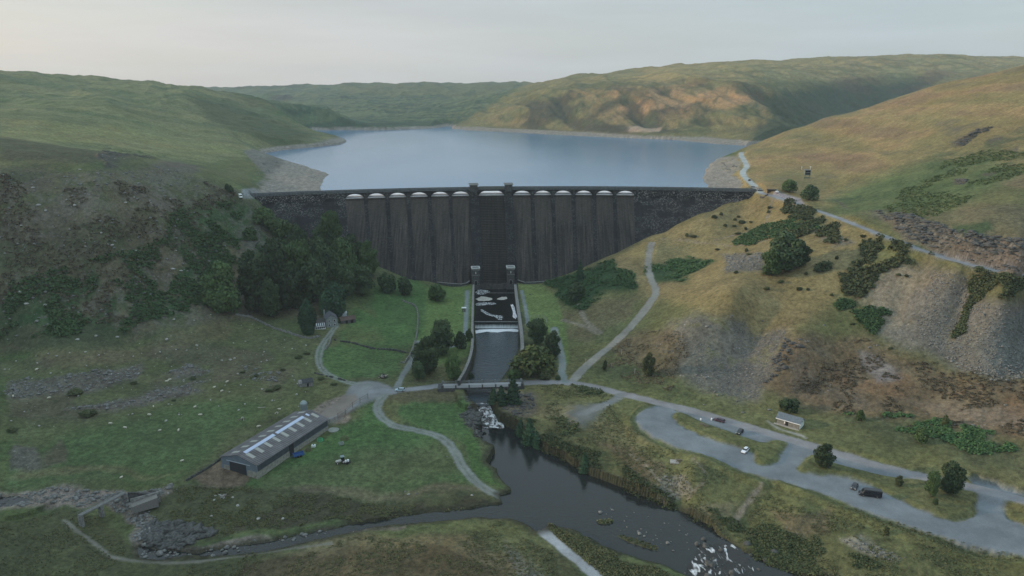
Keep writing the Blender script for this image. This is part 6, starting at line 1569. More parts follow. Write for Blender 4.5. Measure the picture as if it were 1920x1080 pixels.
def frame2(A, B, lab_name, rz_extra=0):
    """empty at A with its x axis towards B"""
    o = empty(lab_name, A, math.atan2(B[1] - A[1], B[0] - A[0]) + rz_extra); return o, math.hypot(B[0] - A[0], B[1] - A[1])
def gable_block(mb, x0, x1, y0, y1, h, hr, axis='x'):
    """walls with two gables, ridge along axis"""
    if axis == 'x': ym = (y0 + y1) / 2; prof = [(y0, -1.5), (y1, -1.5), (y1, h), (ym, hr), (y0, h)]; mb.prism(prof, x0, x1, lambda a, b, t: (t, a, b))
    else: xm = (x0 + x1) / 2; prof = [(x0, -1.5), (x1, -1.5), (x1, h), (xm, hr), (x0, h)]; mb.prism(prof, y0, y1, lambda a, b, t: (a, t, b))
def roof_slabs(x0, x1, y0, y1, h, hr, ov=.35, th=.14, axis='x'):
    out = []
    if axis == 'x': c0, c1, l0, l1 = y0, y1, x0, x1; put = lambda a, b, t: (t, a, b)
    else: c0, c1, l0, l1 = x0, x1, y0, y1; put = lambda a, b, t: (a, t, b)
    cm = (c0 + c1) / 2; sl = (hr - h) / (cm - c0)
    for s in (0, 1):
        e = (c0 - ov) if s == 0 else (c1 + ov); he = h - ov * sl
        pr = [(e, he + .03), (cm, hr + .03), (cm, hr + .03 + th), (e, he + .03 + th)]
        w = MB(); w.prism(pr, l0 - ov, l1 + ov, put); out.append((w, e, he))
    return out

BZ = -9.0
A = atz(483, 892, BZ); B = atz(615.5, 803.5, BZ); Cc = atz(413, 877, BZ)
barn, BLn = frame2(A, B, 'barn'); BW = math.hypot(Cc[0] - A[0], Cc[1] - A[1])
ux = np.array([B[0] - A[0], B[1] - A[1]]) / BLn; BW = abs(-(Cc[0] - A[0]) * ux[1] + (Cc[1] - A[1]) * ux[0])
tag(barn, 'long low grey cattle barn with pale roof lights in the green field', 'barn')
bh, bhr = 4.2, 6.6
w = MB(); gable_block(w, 0, BLn, 0, BW, bh, bhr); w.build('wall', M_CLAD, barn)
w = MB(); w.box(.2, -.06, 1.45, BLn - .2, -.01, bh - .1); w.build('side_cladding', M_CLADD, barn)
for q in ((.0, -.12, -1.5, BLn * .42, -.02, 1.4), (BLn * .48, -.12, -1.5, BLn, -.02, 1.15), (-.1, 0, -1.5, -.01, BW * .27, 1.3), (-.1, BW * .78, -1.5, -.01, BW * .93, 1.25)):
    w = MB(); w.box(*q); w.build('plinth', M_BLOCK, barn)
w = MB(); w.box(-.09, BW * .3, -1.0, -.02, BW * .76, 3.25); w.build('door', mat('barn_doorway', (0.022, 0.027, 0.032)), barn)
w = MB(); w.box(-.22, BW * .18, 3.3, -.02, BW * .84, 3.5); w.build('door_rail', mat('pale_steel', (.3, .34, .38)), barn)
w = MB(); w.box(BLn * .42, -.14, -1.0, BLn * .48, -.065, 3.6); w.build('door', mat('side_doorway', (0.018, 0.021, 0.024)), barn)
slabs = roof_slabs(0, BLn, 0, BW, bh, bhr, .4, .16)
for k, (w, e, he) in enumerate(slabs): w.build('roof', M_BROOF, barn)
slope = math.atan2(bhr - bh, BW / 2); sl = math.tan(slope)
def on_roof(mb, x0, x1, s0, s1, side, th=.05, lift=.20):
    """panel on a slope; s is the share of the way from eave to ridge"""
    vs_ = []
    for z_ in (lift, lift + th):
        for x, s in ((x0, s0), (x1, s0), (x1, s1), (x0, s1)):
            y = BW / 2 * s if side == 0 else BW - BW / 2 * s; vs_.append((x, y, bh + (bhr - bh) * s + z_))
    mb.add(vs_, [(3, 2, 1, 0), (4, 5, 6, 7), (0, 1, 5, 4), (1, 2, 6, 5), (2, 3, 7, 6), (3, 0, 4, 7)])
for i in range(9):
    x = BLn * (0.045 + i * 0.112)
    w = MB(); on_roof(w, x, x + 1.5, .38, .78, 0); w.build('roof_light', M_SKYL, barn)
    w = MB(); on_roof(w, x, x + 1.5, .40, .80, 1); w.build('roof_light', M_SKYL, barn)
for a, b in ((.055, .44), (.47, .86)):
    w = MB(); on_roof(w, BLn * a, BLn * b, .80, .96, 0, .09); w.build('ridge_panel', M_SOLAR, barn)
w = MB(); on_roof(w, BLn * .90, BLn * .925, .75, .95, 0, .09); w.build('ridge_panel', M_SOLAR, barn)
w = MB(); w.tube((-.45, -.32, bh - .1), (BLn + .4, -.32, bh - .1), .1, n=6); w.tube((-.12, -.2, -1), (-.12, -.2, bh), .08, n=6); w.build('gutter', mat('grey_gutter', (.25, .28, .30)), barn)

# feed silo
g = hit(571, 779); o = empty('feed_silo', g); tag(o, 'small galvanised feed silo with a domed cap behind the far end of the barn', 'silo')
w = MB(); w.lathe([(1.45, .5), (1.5, 5.4)], n=18); w.build('drum', mat('galvanised', (.20, .24, .25), .5, .2, noise=.1), o, smooth=False)
w = MB(); w.lathe([(1.56, 5.42), (1.5, 5.8), (1.0, 6.5), (.35, 6.9), (.05, 7.0)], n=18); w.build('cap', mat('silo_cap', (.22, .27, .28), .5, .2), o)
for a in (0.8, 2.4, 3.9, 5.5):
    w = MB(); w.tube((1.3 * math.cos(a), 1.3 * math.sin(a), -1), (1.3 * math.cos(a), 1.3 * math.sin(a), .6), .1); w.build('leg', M_CLADD, o)

# cottage
g = hit(627, 615); hz = g[2]
o = empty('cottage', (g[0] - 1.5, g[1] + 1.2, hz), math.radians(22)); tag(o, 'small pale stone cottage with a grey slate roof and a white conservatory', 'house')
M_COTT = mat('pale_stone_wall', (0.20, 0.225, 0.225), noise=.25, nscale=1)
w = MB(); gable_block(w, -3.2, 3.2, 0, 8.5, 5.0, 7.4, 'y'); w.build('wall', M_COTT, o)
for w, e, he in roof_slabs(-3.2, 3.2, 0, 8.5, 5.0, 7.4, .3, .14, 'y'): w.build('roof', M_SLATE, o)
w = MB(); gable_block(w, -9.4, -3.25, 1.0, 6.6, 2.7, 4.8, 'x'); w.build('wing', M_COTT, o)
for w, e, he in roof_slabs(-9.4, -3.6, 1.0, 6.6, 2.7, 4.8, .25, .14, 'x'): w.build('roof', mat('mossy_slate', (.045, .045, .042), noise=.3), o)
for x, y, z in ((-2.9, 7.8, 7.6), (-9.0, 3.8, 5.4)):
    w = MB(); w.box(x - .4, y - .4, z - 2.4, x + .4, y + .4, z + .7); ch = w.build('chimney', M_COTT, o)
    w = MB(); w.tube((x, y, z + .71), (x, y, z + 1.2), .17); w.build('chimney_pot', mat('clay_pot', (.3, .22, .16)), ch)
for x, z in ((-1.5, .9), (1.5, .9), (-1.5, 3.3), (1.5, 3.3)):
    w = MB(); w.box(x - .5, -.06, z, x + .5, -.01, z + 1.2); f = w.build('window', M_WHITE, o)
    w = MB(); w.box(x - .4, -.09, z + .1, x + .4, -.065, z + 1.1); w.build('pane', M_GLASS, f)
for y, z in ((2.0, 1.0), (5.5, 1.0), (2.0, 3.4), (5.5, 3.4)):
    w = MB(); w.box(3.21, y - .5, z, 3.27, y + .5, z + 1.2); f = w.build('window', M_WHITE, o)
    w = MB(); w.box(3.275, y - .4, z + .1, 3.30, y + .4, z + 1.1); w.build('pane', M_GLASS, f)
# conservatory, part of the cottage
cs = MB(); gl = MB(); X0, X1, Y0, Y1 = -9.6, -4.2, -2.0, .95
for x in np.linspace(X0, X1, 6):
    cs.box(x - .08, Y0, .6, x + .11, Y0 + .2, 1.95); cs.add([(x - .08, Y0, 1.96), (x + .08, Y0, 1.96), (x + .08, Y1, 3.0), (x - .08, Y1, 3.0), (x - .08, Y0, 2.16), (x + .08, Y0, 2.16), (x + .08, Y1, 3.2), (x - .08, Y1, 3.2)], [(3, 2, 1, 0), (4, 5, 6, 7), (0, 1, 5, 4), (1, 2, 6, 5), (2, 3, 7, 6), (3, 0, 4, 7)])
cs.box(X0 - .12, Y0 - .03, -1, X1 + .12, Y0 + .25, .58); cs.box(X0 - .12, Y0 - .02, 1.75, X1 + .12, Y0 + .22, 1.94); cs.box(X1 + .13, Y0, -1, X1 + .3, Y1, .58)
cs.build('conservatory_frame', M_WHITE, o)
gl.add([(X0, Y0 + .1, .6), (X1, Y0 + .1, .6), (X1, Y0 + .1, 2.0), (X0, Y0 + .1, 2.0), (X0, Y1, 3.05), (X1, Y1, 3.05)], [(0, 1, 2, 3), (3, 2, 5, 4)]); gl.build('conservatory_glass', M_GLASS, o)
# outbuilding with a rusty roof, pale shed behind it
g = hit(652, 608); o = empty('outbuilding', (g[0], g[1] + 1.5, g[2]), math.radians(30)); tag(o, 'low stone outbuilding with a rusty brown roof beside the cottage', 'outbuilding')
w = MB(); gable_block(w, -4, 4.2, 0, 4.6, 2.3, 3.7); w.build('wall', mat('dark_rubble', (.09, .092, .095), noise=.4, nscale=1.3), o)
for w, e, he in roof_slabs(-4, 4.2, 0, 4.6, 2.3, 3.7): w.build('roof', corrugated('rusty_sheet_roof', (.125, .085, .075), 1.2), o)
w = MB(); w.box(-1.5, -.06, 0, -.3, -.01, 1.9); w.box(1.5, -.06, 0, 3.1, -.01, 1.9); w.build('door', M_BLACK, o)
g = hit(642, 600); o = empty('shed', (g[0] - .3, g[1] + 5, g[2] + .5), math.radians(14)); tag(o, 'small white sheet-metal shed between the cottage and the outbuilding', 'shed')
w = MB(); gable_block(w, -1.7, 1.7, 0, 3, 2.0, 2.8); w.build('wall', mat('pale_sheet', (.45, .5, .54)), o)
for w, e, he in roof_slabs(-1.7, 1.7, 0, 3, 2.0, 2.8, .2, .1): w.build('roof', mat('pale_sheet_roof', (.5, .56, .6)), o)
# stone hut
g = hit(572, 727); o = empty('stone_hut', (g[0], g[1] + 1.0, g[2]), math.radians(24)); tag(o, 'old stone sheep hut with a dark slate roof above the farm yard', 'hut')
w = MB(); gable_block(w, -2.9, 3.4, 0, 3.8, 2.0, 3.2); w.build('wall', M_STONE, o)
for w, e, he in roof_slabs(-1.2, 3.4, 0, 3.8, 2.0, 3.2, .2): w.build('roof', mat('dark_slate', (.04, .045, .048), noise=.3, nscale=2), o)
w = MB(); w.box(.6, -.06, 0, 1.5, -.01, 1.6); w.build('door', M_BLACK, o)
# toilet block
TZ = float(hit(1478, 800)[2]) + .1
A = atz(1456, 793, TZ); B = atz(1499, 805.5, TZ); o, LT = frame2(A, B, 'toilet_block'); tag(o, 'small roadside block with a slate roof, stone front and white gable', 'building')
DT = 4.4
w = MB(); gable_block(w, 0, LT, 0, DT, 2.5, 4.1); w.build('wall', mat('cream_render', (.17, .17, .155), noise=.2, nscale=1.2), o)
w = MB(); prof = [(0, -.5), (DT, -.5), (DT, 2.5), (DT / 2, 4.1), (0, 2.5)]; w.prism(prof, LT + .01, LT + .08, lambda a, b, t: (t, a, b)); w.build('gable', mat('white_render', (.60, .68, .68)), o)
for w, e, he in roof_slabs(0, LT, 0, DT, 2.5, 4.1, .4, .14): w.build('roof', M_SLATE2, o)
w = MB(); w.box(-.4, -.5, 2.1, LT + .4, -.42, 2.35); w.build('fascia', M_WHITE, o)
w = MB(); w.box(LT * .37, -.05, 0, LT * .5, -.01, 1.95); w.build('doorway', M_BLACK, o)
w = MB(); w.box(LT * .33, -.09, .8, LT * .37, -.01, 1.7); w.build('notice', M_WHITE, o)
w = MB(); w.box(LT + .085, DT / 2 - .3, 2.4, LT + .12, DT / 2 + .3, 2.9); w.build('vent', M_GLASS, o)
w = MB(); w.box(-.8, -1.3, -.5, LT + .6, -.02, .05); w.build('step', M_PALEW, o)
# lookout cabin on the slope
g = hit(1513, 334, 450, 900); o = empty('lookout_cabin', g, math.radians(-12)); tag(o, 'small grey-green hut with dark windows on a stand, alone on the golden slope', 'hut')
w = MB(); w.box(-2.6, -2.0, -2, 2.2, 1.5, .8); w.build('base', mat('mossy_concrete', (.12, .15, .11), noise=.3), o)
for x in (-1.6, 1.6):
    for y in (-1, 1): w = MB(); w.tube((x, y, .8), (x, y, 2.4), .12); w.build('leg', M_WOOD, o)
w = MB(); w.box(-2.1, -1.5, 2.4, 2.1, 1.5, 6.2); w.box(-2.35, -1.75, 6.25, 2.35, 1.75, 6.5); w.build('body', mat('grey_green_boards', (.13, .16, .16), noise=.2), o)
for z in (2.8, 4.6): w = MB(); w.box(-1.8, -1.56, z, 1.8, -1.51, z + 1.3); w.build('window', M_GLASS, o)
w = MB(); w.tube((1.7, 0, 6.5), (1.7, 0, 9.2), .09); w.tube((1.3, 0, 9.0), (2.3, 0, 8.6), .16); w.build('mast', M_WHITE, o)
g = hit(1503, 318, 450, 900)
w = MB(); w.tube((0, 0, 0), (0, 0, 1.9), .1); w.box(-.35, -.06, 1.9, .35, .06, 2.4); o = w.build('marker_post', M_WHITE); o.location = tuple(g); tag(o, 'small white marker post left of the lookout hut', 'post')
# rock shelter / lean-to by the track
g = hit(1447, 361, 450, 700); o = empty('stone_shelter', (g[0], g[1] + 1.5, g[2] - .3), math.radians(-15)); tag(o, 'low dark stone lean-to cut into the bank beside the white car', 'shelter')
w = MB(); w.box(-2.4, 0, -.5, 3.4, 2.5, 2.0); w.box(-2.9, -1.2, 2.02, 3.8, 2.6, 2.3); w.build('wall', mat('dark_shelter', (.04, .035, .033), noise=.3), o)
w = MB(); w.box(-2.8, -1.1, -.5, -2.5, -.8, 2.0); w.build('post', mat('timber_post', (.26, .17, .12)), o)
# gauge hut on the left lawn, gantry on the right
g = hit(870, 584); o = empty('gauge_hut', g); tag(o, 'tiny white-roofed gauge hut on the lawn left of the channel', 'hut')
w = MB(); w.box(-.9, -.8, -.3, .9, .8, 2.2); w.build('wall', mat('hut_wall', (.055, .06, .055), noise=.3), o)
w = MB(); w.box(-1.4, -1.1, 2.22, 1.4, 1.1, 2.5); w.build('roof', mat('white_felt_roof', (.55, .6, .58)), o)
w = MB(); w.box(-.3, -.85, -.2, .35, -.805, 1.8); w.build('door', mat('grey_door', (.18, .19, .18)), o)
for px, py, l in ((862, 590, 'dark round inspection cover on the left lawn'), (994, 552, 'small dark inspection cover on the right lawn')):
    g = hit(px, py); w = MB(); w.lathe([(.75, -.1), (.75, .18), (.6, .25)], n=12); o = w.build('inspection_cover', mat('cover_iron', (.05, .05, .045))); o.location = tuple(g); tag(o, l, 'cover')
g = hit(1008, 605); o = empty('pipe_gantry', g); tag(o, 'white pipe gantry inside a wire compound at the top of the right channel wall', 'gantry')
w = MB()
for x in (-2.6, -1.2, .2, 1.6, 2.6): w.tube((x, 0, -.2), (x, 0, 1.7), .16)
w.tube((-2.8, 0, 1.7), (2.8, 0, 1.7), .22); w.tube((0, -.8, 1.1), (0, .8, 1.1), .3); w.box(-.5, -.4, 1.8, .4, .4, 2.5); w.build('pipework', M_WHITE, o)
def fence(name, pts, h, step, lab, rails=2, m_=None, post=.07, cat='fence', ymin=150, ymax=6500, mesh=False, z=None):
    P = smooth_poly([hit(a, b, ymin, ymax) for a, b in pts], 1); L_ = [np.array(p) for p in P]
    seg = [np.linalg.norm((L_[i + 1] - L_[i])[:2]) for i in range(len(L_) - 1)]; tot = sum(seg); n = max(2, int(tot / step)); Q = []
    for k in range(n + 1):
        d = tot * k / n; i = 0
        while i < len(seg) - 1 and d > seg[i]: d -= seg[i]; i += 1
        q = L_[i] + (L_[i + 1] - L_[i]) * min(1, d / max(seg[i], 1e-6)); Q.append((q[0], q[1], float(zat(q[0], q[1]))))
    o = empty(name, Q[0]); tag(o, lab, cat); org = Vector(Q[0])
    for q in Q:
        w = MB(); v_ = Vector(q) - org; w.tube(v_ - Vector((0, 0, .3)), v_ + Vector((0, 0, h)), post, n=5); w.build('post', m_ or M_WOOD, o)
    w = MB()
    for r in range(rails):
        z_ = h * (.9 - .38 * r)
        for i in range(len(Q) - 1): w.tube(Vector(Q[i]) - org + Vector((0, 0, z_)), Vector(Q[i + 1]) - org + Vector((0, 0, z_)), post * .55, n=4)
    w.build('rail', m_ or M_WOOD, o); return o
fence('wire_fence', [(992, 606), (990, 596), (1022, 595), (1026, 608)], 2.0, 2.2, 'wire compound fence around the white pipe gantry', 3, mat('galvanised_post', (.26, .28, .27)), .05)
fence('yard_fence', [(634, 785), (650, 775), (668, 760), (690, 748)], 2.6, 4.5, 'tall posts and rails along the right side of the farm yard', 2, M_WOOD, .12)
fence('yard_fence', [(618, 792), (640, 785), (662, 772)], 1.3, 2.5, 'low rail fence behind the barn end beside the yard', 2, mat('reddish_rail', (.15, .10, .08)), .09)
fence('field_fence', [(745, 738), (780, 736), (820, 733), (832, 735)], 1.1, 2.6, 'wire field fence beside the road left of the bridge', 3, M_WOOD)
fence('field_fence', [(760, 722), (800, 716), (835, 713)], 1.1, 3, 'post fence along the far side of the road left of the bridge', 2, M_WOOD)
fence('field_fence', [(345, 905), (372, 885), (405, 866)], 1.1, 2.6, 'fence running down the left side of the barn apron', 2, M_WOOD)
fence('field_fence', [(345, 912), (390, 918), (440, 918), (480, 898)], 1.1, 2.8, 'fence below the barn apron', 2, M_WOOD)
fence('field_fence', [(408, 858), (450, 828), (500, 795), (540, 775)], 1.2, 3, 'fence close behind the barn on the meadow side', 2, M_WOOD)
for i, (px, py, hh) in enumerate([(1098, 684, 3.2), (1190, 702, 3.0), (1146, 690, 2.6), (1165, 665, 2.8)]):
    g = hit(px, py); w = MB(); w.tube((0, 0, -.3), (.05, 0, hh), .1, n=6); w.tube((-.5, 0, hh - .3), (.5, 0, hh - .3), .05, n=5); o = w.build('pole', M_PALEW); o.location = tuple(g); tag(o, 'short bleached pole standing on the rough slope above the road fork', 'pole', 'poles above the road fork')

# dry stone walls: courses of irregular blocks following the ground
def dry_wall(pts, h, lab, m_=None, wid=.7, gap=0.0, ymin=150, ymax=6500, seed=1):
    P = smooth_poly([hit(a, b, ymin, ymax) for a, b in pts], 1); R = random.Random(seed); w = MB(); o0 = Vector(P[0])
    for i in range(len(P) - 1):
        a, b = Vector(P[i][:2]), Vector(P[i + 1][:2]); L_ = (b - a).length; n = max(1, int(L_ / .9)); ang = math.atan2(b.y - a.y, b.x - a.x)
        for k in range(n):
            if R.random() < gap: continue
            q = a + (b - a) * ((k + .5) / n); z = float(zat(q.x, q.y)); hh = h * R.uniform(.6, 1.1); s = L_ / n * .56
            M_ = Matrix.Translation(Vector((q.x, q.y, z)) - o0) @ Matrix.Rotation(ang + R.uniform(-.12, .12), 4, 'Z')
            w.box(-s, -wid / 2 * R.uniform(.8, 1.2), -.4, s, wid / 2 * R.uniform(.8, 1.2), hh * .6, M_); w.box(-s * .8, -wid * .35, hh * .61, s * .7, wid * .3, hh, M_)
    o = w.build('dry_stone_wall', m_ or M_STONE); o.location = o0; return tag(o, lab, 'wall')
dry_wall([(442, 590), (480, 598), (510, 615), (545, 626), (575, 636), (600, 632)], 1.2, 'dry stone wall between the dark wood and the left meadow', seed=1)
dry_wall([(755, 565), (778, 573), (784, 585), (783, 620), (779, 640), (770, 665), (760, 680)], 1.2, 'dry stone wall down the right side of the green field', seed=2)
dry_wall([(626, 638), (660, 643), (682, 650), (700, 655), (730, 656), (762, 662)], 1.0, 'tumbled dry stone wall across the two green fields', M_STONED, gap=.12, seed=3)
dry_wall([(621, 632), (618, 645), (610, 656)], 1.0, 'short piece of dry stone wall beside the farm track', seed=4)
dry_wall([(590, 700), (640, 712), (655, 716)], .8, 'broken stone edging below the bend of the farm track', M_STONED, gap=.3, seed=5)
dry_wall([(350, 902), (400, 872), (430, 850)], .8, 'dark low wall behind the barn corner', M_STONED, gap=.1, seed=6)
dry_wall([(1440, 366), (1433, 372), (1425, 370)], 1.2, 'dark stone wall end at the corner of the crest road', M_STONED, seed=7)
dry_wall([(1408, 352), (1418, 352), (1424, 355)], 1.2, 'stone parapet at the bend of the lakeside track', M_STONE, seed=8)

# ---------------------------------------------------------------- vehicles
def wheels(o, xs, y, r, wd=.22):
    for x in xs:
        for s in (-1, 1):
            w = MB(); w.tube((x, s * y - wd / 2, r), (x, s * y + wd / 2, r), r, n=16); t = w.build('wheel', M_BLACK, o)
            w = MB(); e = s * (wd / 2 + .012); w.tube((x, s * y + e - s * .02, r), (x, s * y + e, r), r * .58, n=12); w.build('rim', mat('alloy', (.3, .3, .31), .4, .6) if 'alloy' not in bpy.data.materials else bpy.data.materials['alloy'], t)
def loft(mb, secs):
    """rounded hull: each section = (x, half width, z low, z high, inset of the top)"""
    n = 10; vs_ = []
    for x, hw, z0, z1, ins in secs:
        c = [(hw * .94, z0), (hw, z0 + (z1 - z0) * .25), (hw, z0 + (z1 - z0) * .6), (hw - ins * .45, z0 + (z1 - z0) * .93), (hw - ins, z1)]
        c = c + [(-a, b) for a, b in reversed(c)]; vs_ += [(x, a, b) for a, b in c]
    fs_ = [tuple(range(n)), tuple(range(len(vs_) - n, len(vs_)))[::-1]]
    for k in range(len(secs) - 1):
        for i in range(n): fs_.append((k * n + i, (k + 1) * n + i, (k + 1) * n + (i + 1) % n, k * n + (i + 1) % n))
    mb.add(vs_, fs_)
M_HL = mat('headlight_glass', (.75, .75, .72), .15); M_TL = mat('tail_light_red', (.25, .01, .01), .2)
def car(px, py, rz, color, label, L_=4.3, wd=1.78, style='hatch', ymin=150, ymax=6500, name='parked_car', cat='car', group=None):
    g = hit(px, py, ymin, ymax); o = empty(name, (g[0], g[1], g[2] + .05), rz); tag(o, label, cat, group)
    m_ = mat('paint', color, .28, noise=.03, spec=.6); h = L_ / 2; hw = wd / 2
    if style == 'van':
        w = MB(); loft(w, [(-h, hw * .93, .42, 2.35, .16), (-h + .12, hw, .3, 2.55, .2), (h * .42, hw, .3, 2.6, .22), (h * .60, hw, .3, 2.35, .3), (h * .74, hw, .3, 1.35, .25), (h * .95, hw * .95, .34, 1.15, .2), (h, hw * .86, .42, .85, .12)]); w.build('body', m_, o, smooth=False, bevel=.05)
        w = MB(); w.add([(h * .615, -hw * .78, 2.22), (h * .615, hw * .78, 2.22), (h * .765, hw * .88, 1.34), (h * .765, -hw * .88, 1.34), (h * .58, -hw * .78, 2.22), (h * .58, hw * .78, 2.22), (h * .70, hw * .88, 1.30), (h * .70, -hw * .88, 1.30)], [(0, 1, 2, 3), (7, 6, 5, 4), (0, 3, 7, 4), (1, 5, 6, 2)]); w.build('windscreen', M_GLASS, o)
        for s in (-1, 1):
            for a, b in ((.30, .60), (-.15, .22), (-.75, -.22)):
                w = MB(); y0, y1 = sorted((s * (hw - .01), s * (hw + .015))); w.box(h * a, y0, 1.38, h * b, y1, 2.0); w.build('window', M_GLASS, o)
        wheels(o, (h * .64, -h * .58), hw - .1, .36); zl = .85
    else:
        tail = {'hatch': .9, 'estate': .97, 'saloon': .72}[style]
        w = MB(); loft(w, [(-h, hw * .85, .40, .86, .12), (-h * .93, hw * .96, .26, .95, .12), (-h * .5, hw, .2, .96, .1), (h * .3, hw, .2, .94, .1), (h * .72, hw * .97, .22, .84, .14), (h * .94, hw * .88, .27, .70, .14), (h, hw * .74, .36, .58, .1)]); w.build('body', m_, o, bevel=.03)
        w = MB(); loft(w, [(-h * tail, hw * .80, .90, .97, .05), (-h * (tail - .2), hw * .86, .90, 1.36, .22), (-h * .1, hw * .87, .90, 1.44, .24), (h * .14, hw * .86, .90, 1.38, .24), (h * .42, hw * .82, .88, .94, .06)]); w.build('window_band', M_GLASS, o)
        w = MB(); loft(w, [(-h * (tail - .17), hw * .64, 1.36, 1.39, .03), (-h * .1, hw * .65, 1.43, 1.47, .03), (h * .15, hw * .62, 1.38, 1.41, .03)]); w.build('roof', m_, o)
        wheels(o, (h * .60, -h * .60), hw - .08, .32, .2); zl = .62
    for s in (-1, 1):
        y = s * hw * .68
        w = MB(); w.box(h * .93, y - .18, zl - .08, h * .985, y + .18, zl + .08); w.build('headlight', M_HL, o)
        w = MB(); w.box(-h - .015, y - .14, zl + .0, -h + .08, y + .14, zl + .24); w.build('tail_light', M_TL, o)
    return o
def head(px0, py0, px1, py1, z=-5):   # direction on the ground between two picture points
    a, b = atz(px0, py0, z), atz(px1, py1, z); return math.atan2(b[1] - a[1], b[0] - a[0])
car(750, 733, head(762, 732, 737, 732), (.34, .46, .52), 'pale blue-silver estate car on the road left of the bridge', 4.5, style='estate')
car(1348, 790, head(1359, 791, 1336, 785), (.055, .030, .045), 'dark maroon estate car with a roof box beside the upper lane of the car park', 4.9, style='estate')
car(1387, 812, head(1395, 805, 1379, 818), (.020, .026, .024), 'dark green-black hatchback parked in the middle of the car park', 4.4)
car(1397, 847, head(1404, 839, 1389, 853), (.62, .66, .72), 'white car with dark stripes parked below the grass island', 4.4)
car(1602, 915, head(1607, 908, 1598, 922), (.022, .024, .030), 'small dark car parked behind the black van', 3.9)
car(1631, 930, head(1655, 931, 1607, 925), (.010, .011, .016), 'long black minibus parked in the car park at the right', 7.0, 2.05, 'van', name='minibus', cat='van')
car(451, 371, math.radians(-62), (.62, .66, .66), 'white van parked at the left end of the dam crest', 5.4, 2.0, 'van', ymin=400, ymax=600, name='parked_van', cat='van')
car(1457, 361, head(1452, 357, 1462, 364, 56), (.66, .68, .70), 'white car parked in front of the dark shelter by the upper track', 4.4, ymin=400, ymax=650)
car(1405, 339, head(1408, 344, 1401, 332, 57), (.03, .04, .055), 'dark blue car on the track beside the lake', 4.2, ymin=500, ymax=650, name='car')
g = hit(1334, 788)
w = MB(); w.lathe([(.28, 0), (.28, .9), (.2, 1.0)], n=10); o = w.build('bollard', M_WHITE); o.location = tuple(g); tag(o, 'white bollard at the front of the maroon estate car', 'bollard')
g = hit(1314, 788)
w = MB(); w.lathe([(.32, 0), (.32, .7), (.2, .85)], n=10); o = w.build('bollard', M_WHITE); o.location = tuple(g); tag(o, 'white bollard left of the picnic tables in the car park', 'bollard')
def picnic(px, py, rz, lab, m_=None):
    g = hit(px, py); o = empty('picnic_table', g, rz); tag(o, lab, 'picnic table')
    w = MB()
    for k in range(4): w.box(-.95, -.38 + k * .2, .70, .95, -.2 + k * .2, .75)
    w.build('table_top', m_ or M_WOOD, o)
    for s in (-1, 1):
        w = MB(); w.box(-.95, s * .78 - .13, .42, .95, s * .78 + .13, .47); w.build('bench', m_ or M_WOOD, o)
        w = MB(); w.tube((s * .7, -.85, 0), (s * .7, -.2, .7), .05, n=4); w.tube((s * .7, .85, 0), (s * .7, .2, .7), .05, n=4); w.tube((s * .7, -.85, .4), (s * .7, .85, .4), .04, n=4); w.build('leg', m_ or M_WOOD, o)
picnic(1316, 797, -.3, 'dark picnic table at the top end of the grass island in the car park'); picnic(1324, 800, -.3, 'second dark picnic table, right of the first one on the island edge')
g = hit(1270, 866); o = empty('viewing_slab', g, -.25); tag(o, 'small pale concrete slab above the right river bank', 'slab'); w = MB(); w.box(-2.6, -1.3, -.4, 2.6, 1.3, .1); w.build('slab', mat('pale_slab', (.30, .29, .27), noise=.2), o)
picnic(1272, 865, -.25, 'small dark picnic table on the pale slab above the river')
bpy.data.objects[-1] if False else None

# ---------------------------------------------------------------- things in the fields
def at_(px, py): return hit(px, py)
g = at_(641, 868); o = empty('tractor', g, math.radians(205)); tag(o, 'grey tractor with a pale bonnet standing in the field below the barn', 'tractor')
w = MB(); loft(w, [(.2, .42, .75, 1.5, .08), (1.9, .38, .75, 1.42, .1), (2.3, .32, .85, 1.25, .1)]); w.build('bonnet', mat('pale_bonnet', (.42, .42, .40), .5), o)
w = MB(); w.box(-.9, -.7, .8, .3, .7, 1.5); w.box(-1.0, -.8, 2.62, .4, .8, 2.8); w.build('cab', mat('blue_grey_cab', (.17, .22, .25), .5), o)
w = MB(); w.box(-.85, -.68, 1.51, .28, .68, 2.6); w.build('cab_window', M_GLASS, o)
for x, y, r, wd in ((-.5, .95, .82, .42), (-.5, -.95, .82, .42), (1.8, .75, .48, .28), (1.8, -.75, .48, .28)):
    w = MB(); w.tube((x, y - wd / 2, r), (x, y + wd / 2, r), r, n=16); t = w.build('wheel', M_BLACK, o)
    w = MB(); w.tube((x, y - wd / 2 - .02, r), (x, y + wd / 2 + .02, r), r * .5, n=12); w.build('rim', mat('rim_white', (.45, .45, .43)), t)
g = at_(651, 869); o = empty('trailer', g, math.radians(18)); tag(o, 'small dark flat trailer with white drums behind the grey tractor', 'trailer')
w = MB(); w.box(-1.3, -.8, .5, 1.3, .8, .7); w.tube((-1.3, 0, .55), (-2.2, 0, .45), .06); w.build('bed', M_BLACK, o)
for x, y in ((-.5, 0), (.4, .2)): w = MB(); w.lathe([(.38, .71), (.4, 1.4), (.3, 1.5)], x, y, 10); w.build('drum', M_WHITE, o)
for s in (-1, 1): w = MB(); w.tube((0, s * .9 - .1, .36), (0, s * .9 + .1, .36), .36); w.build('wheel', M_BLACK, o)
g = at_(560, 856); o = empty('farm_trailer', g, math.radians(32)); tag(o, 'blue tipping trailer parked against the long side of the barn', 'trailer')
mB = mat('blue_paint', (.035, .10, .26), .5, noise=.15)
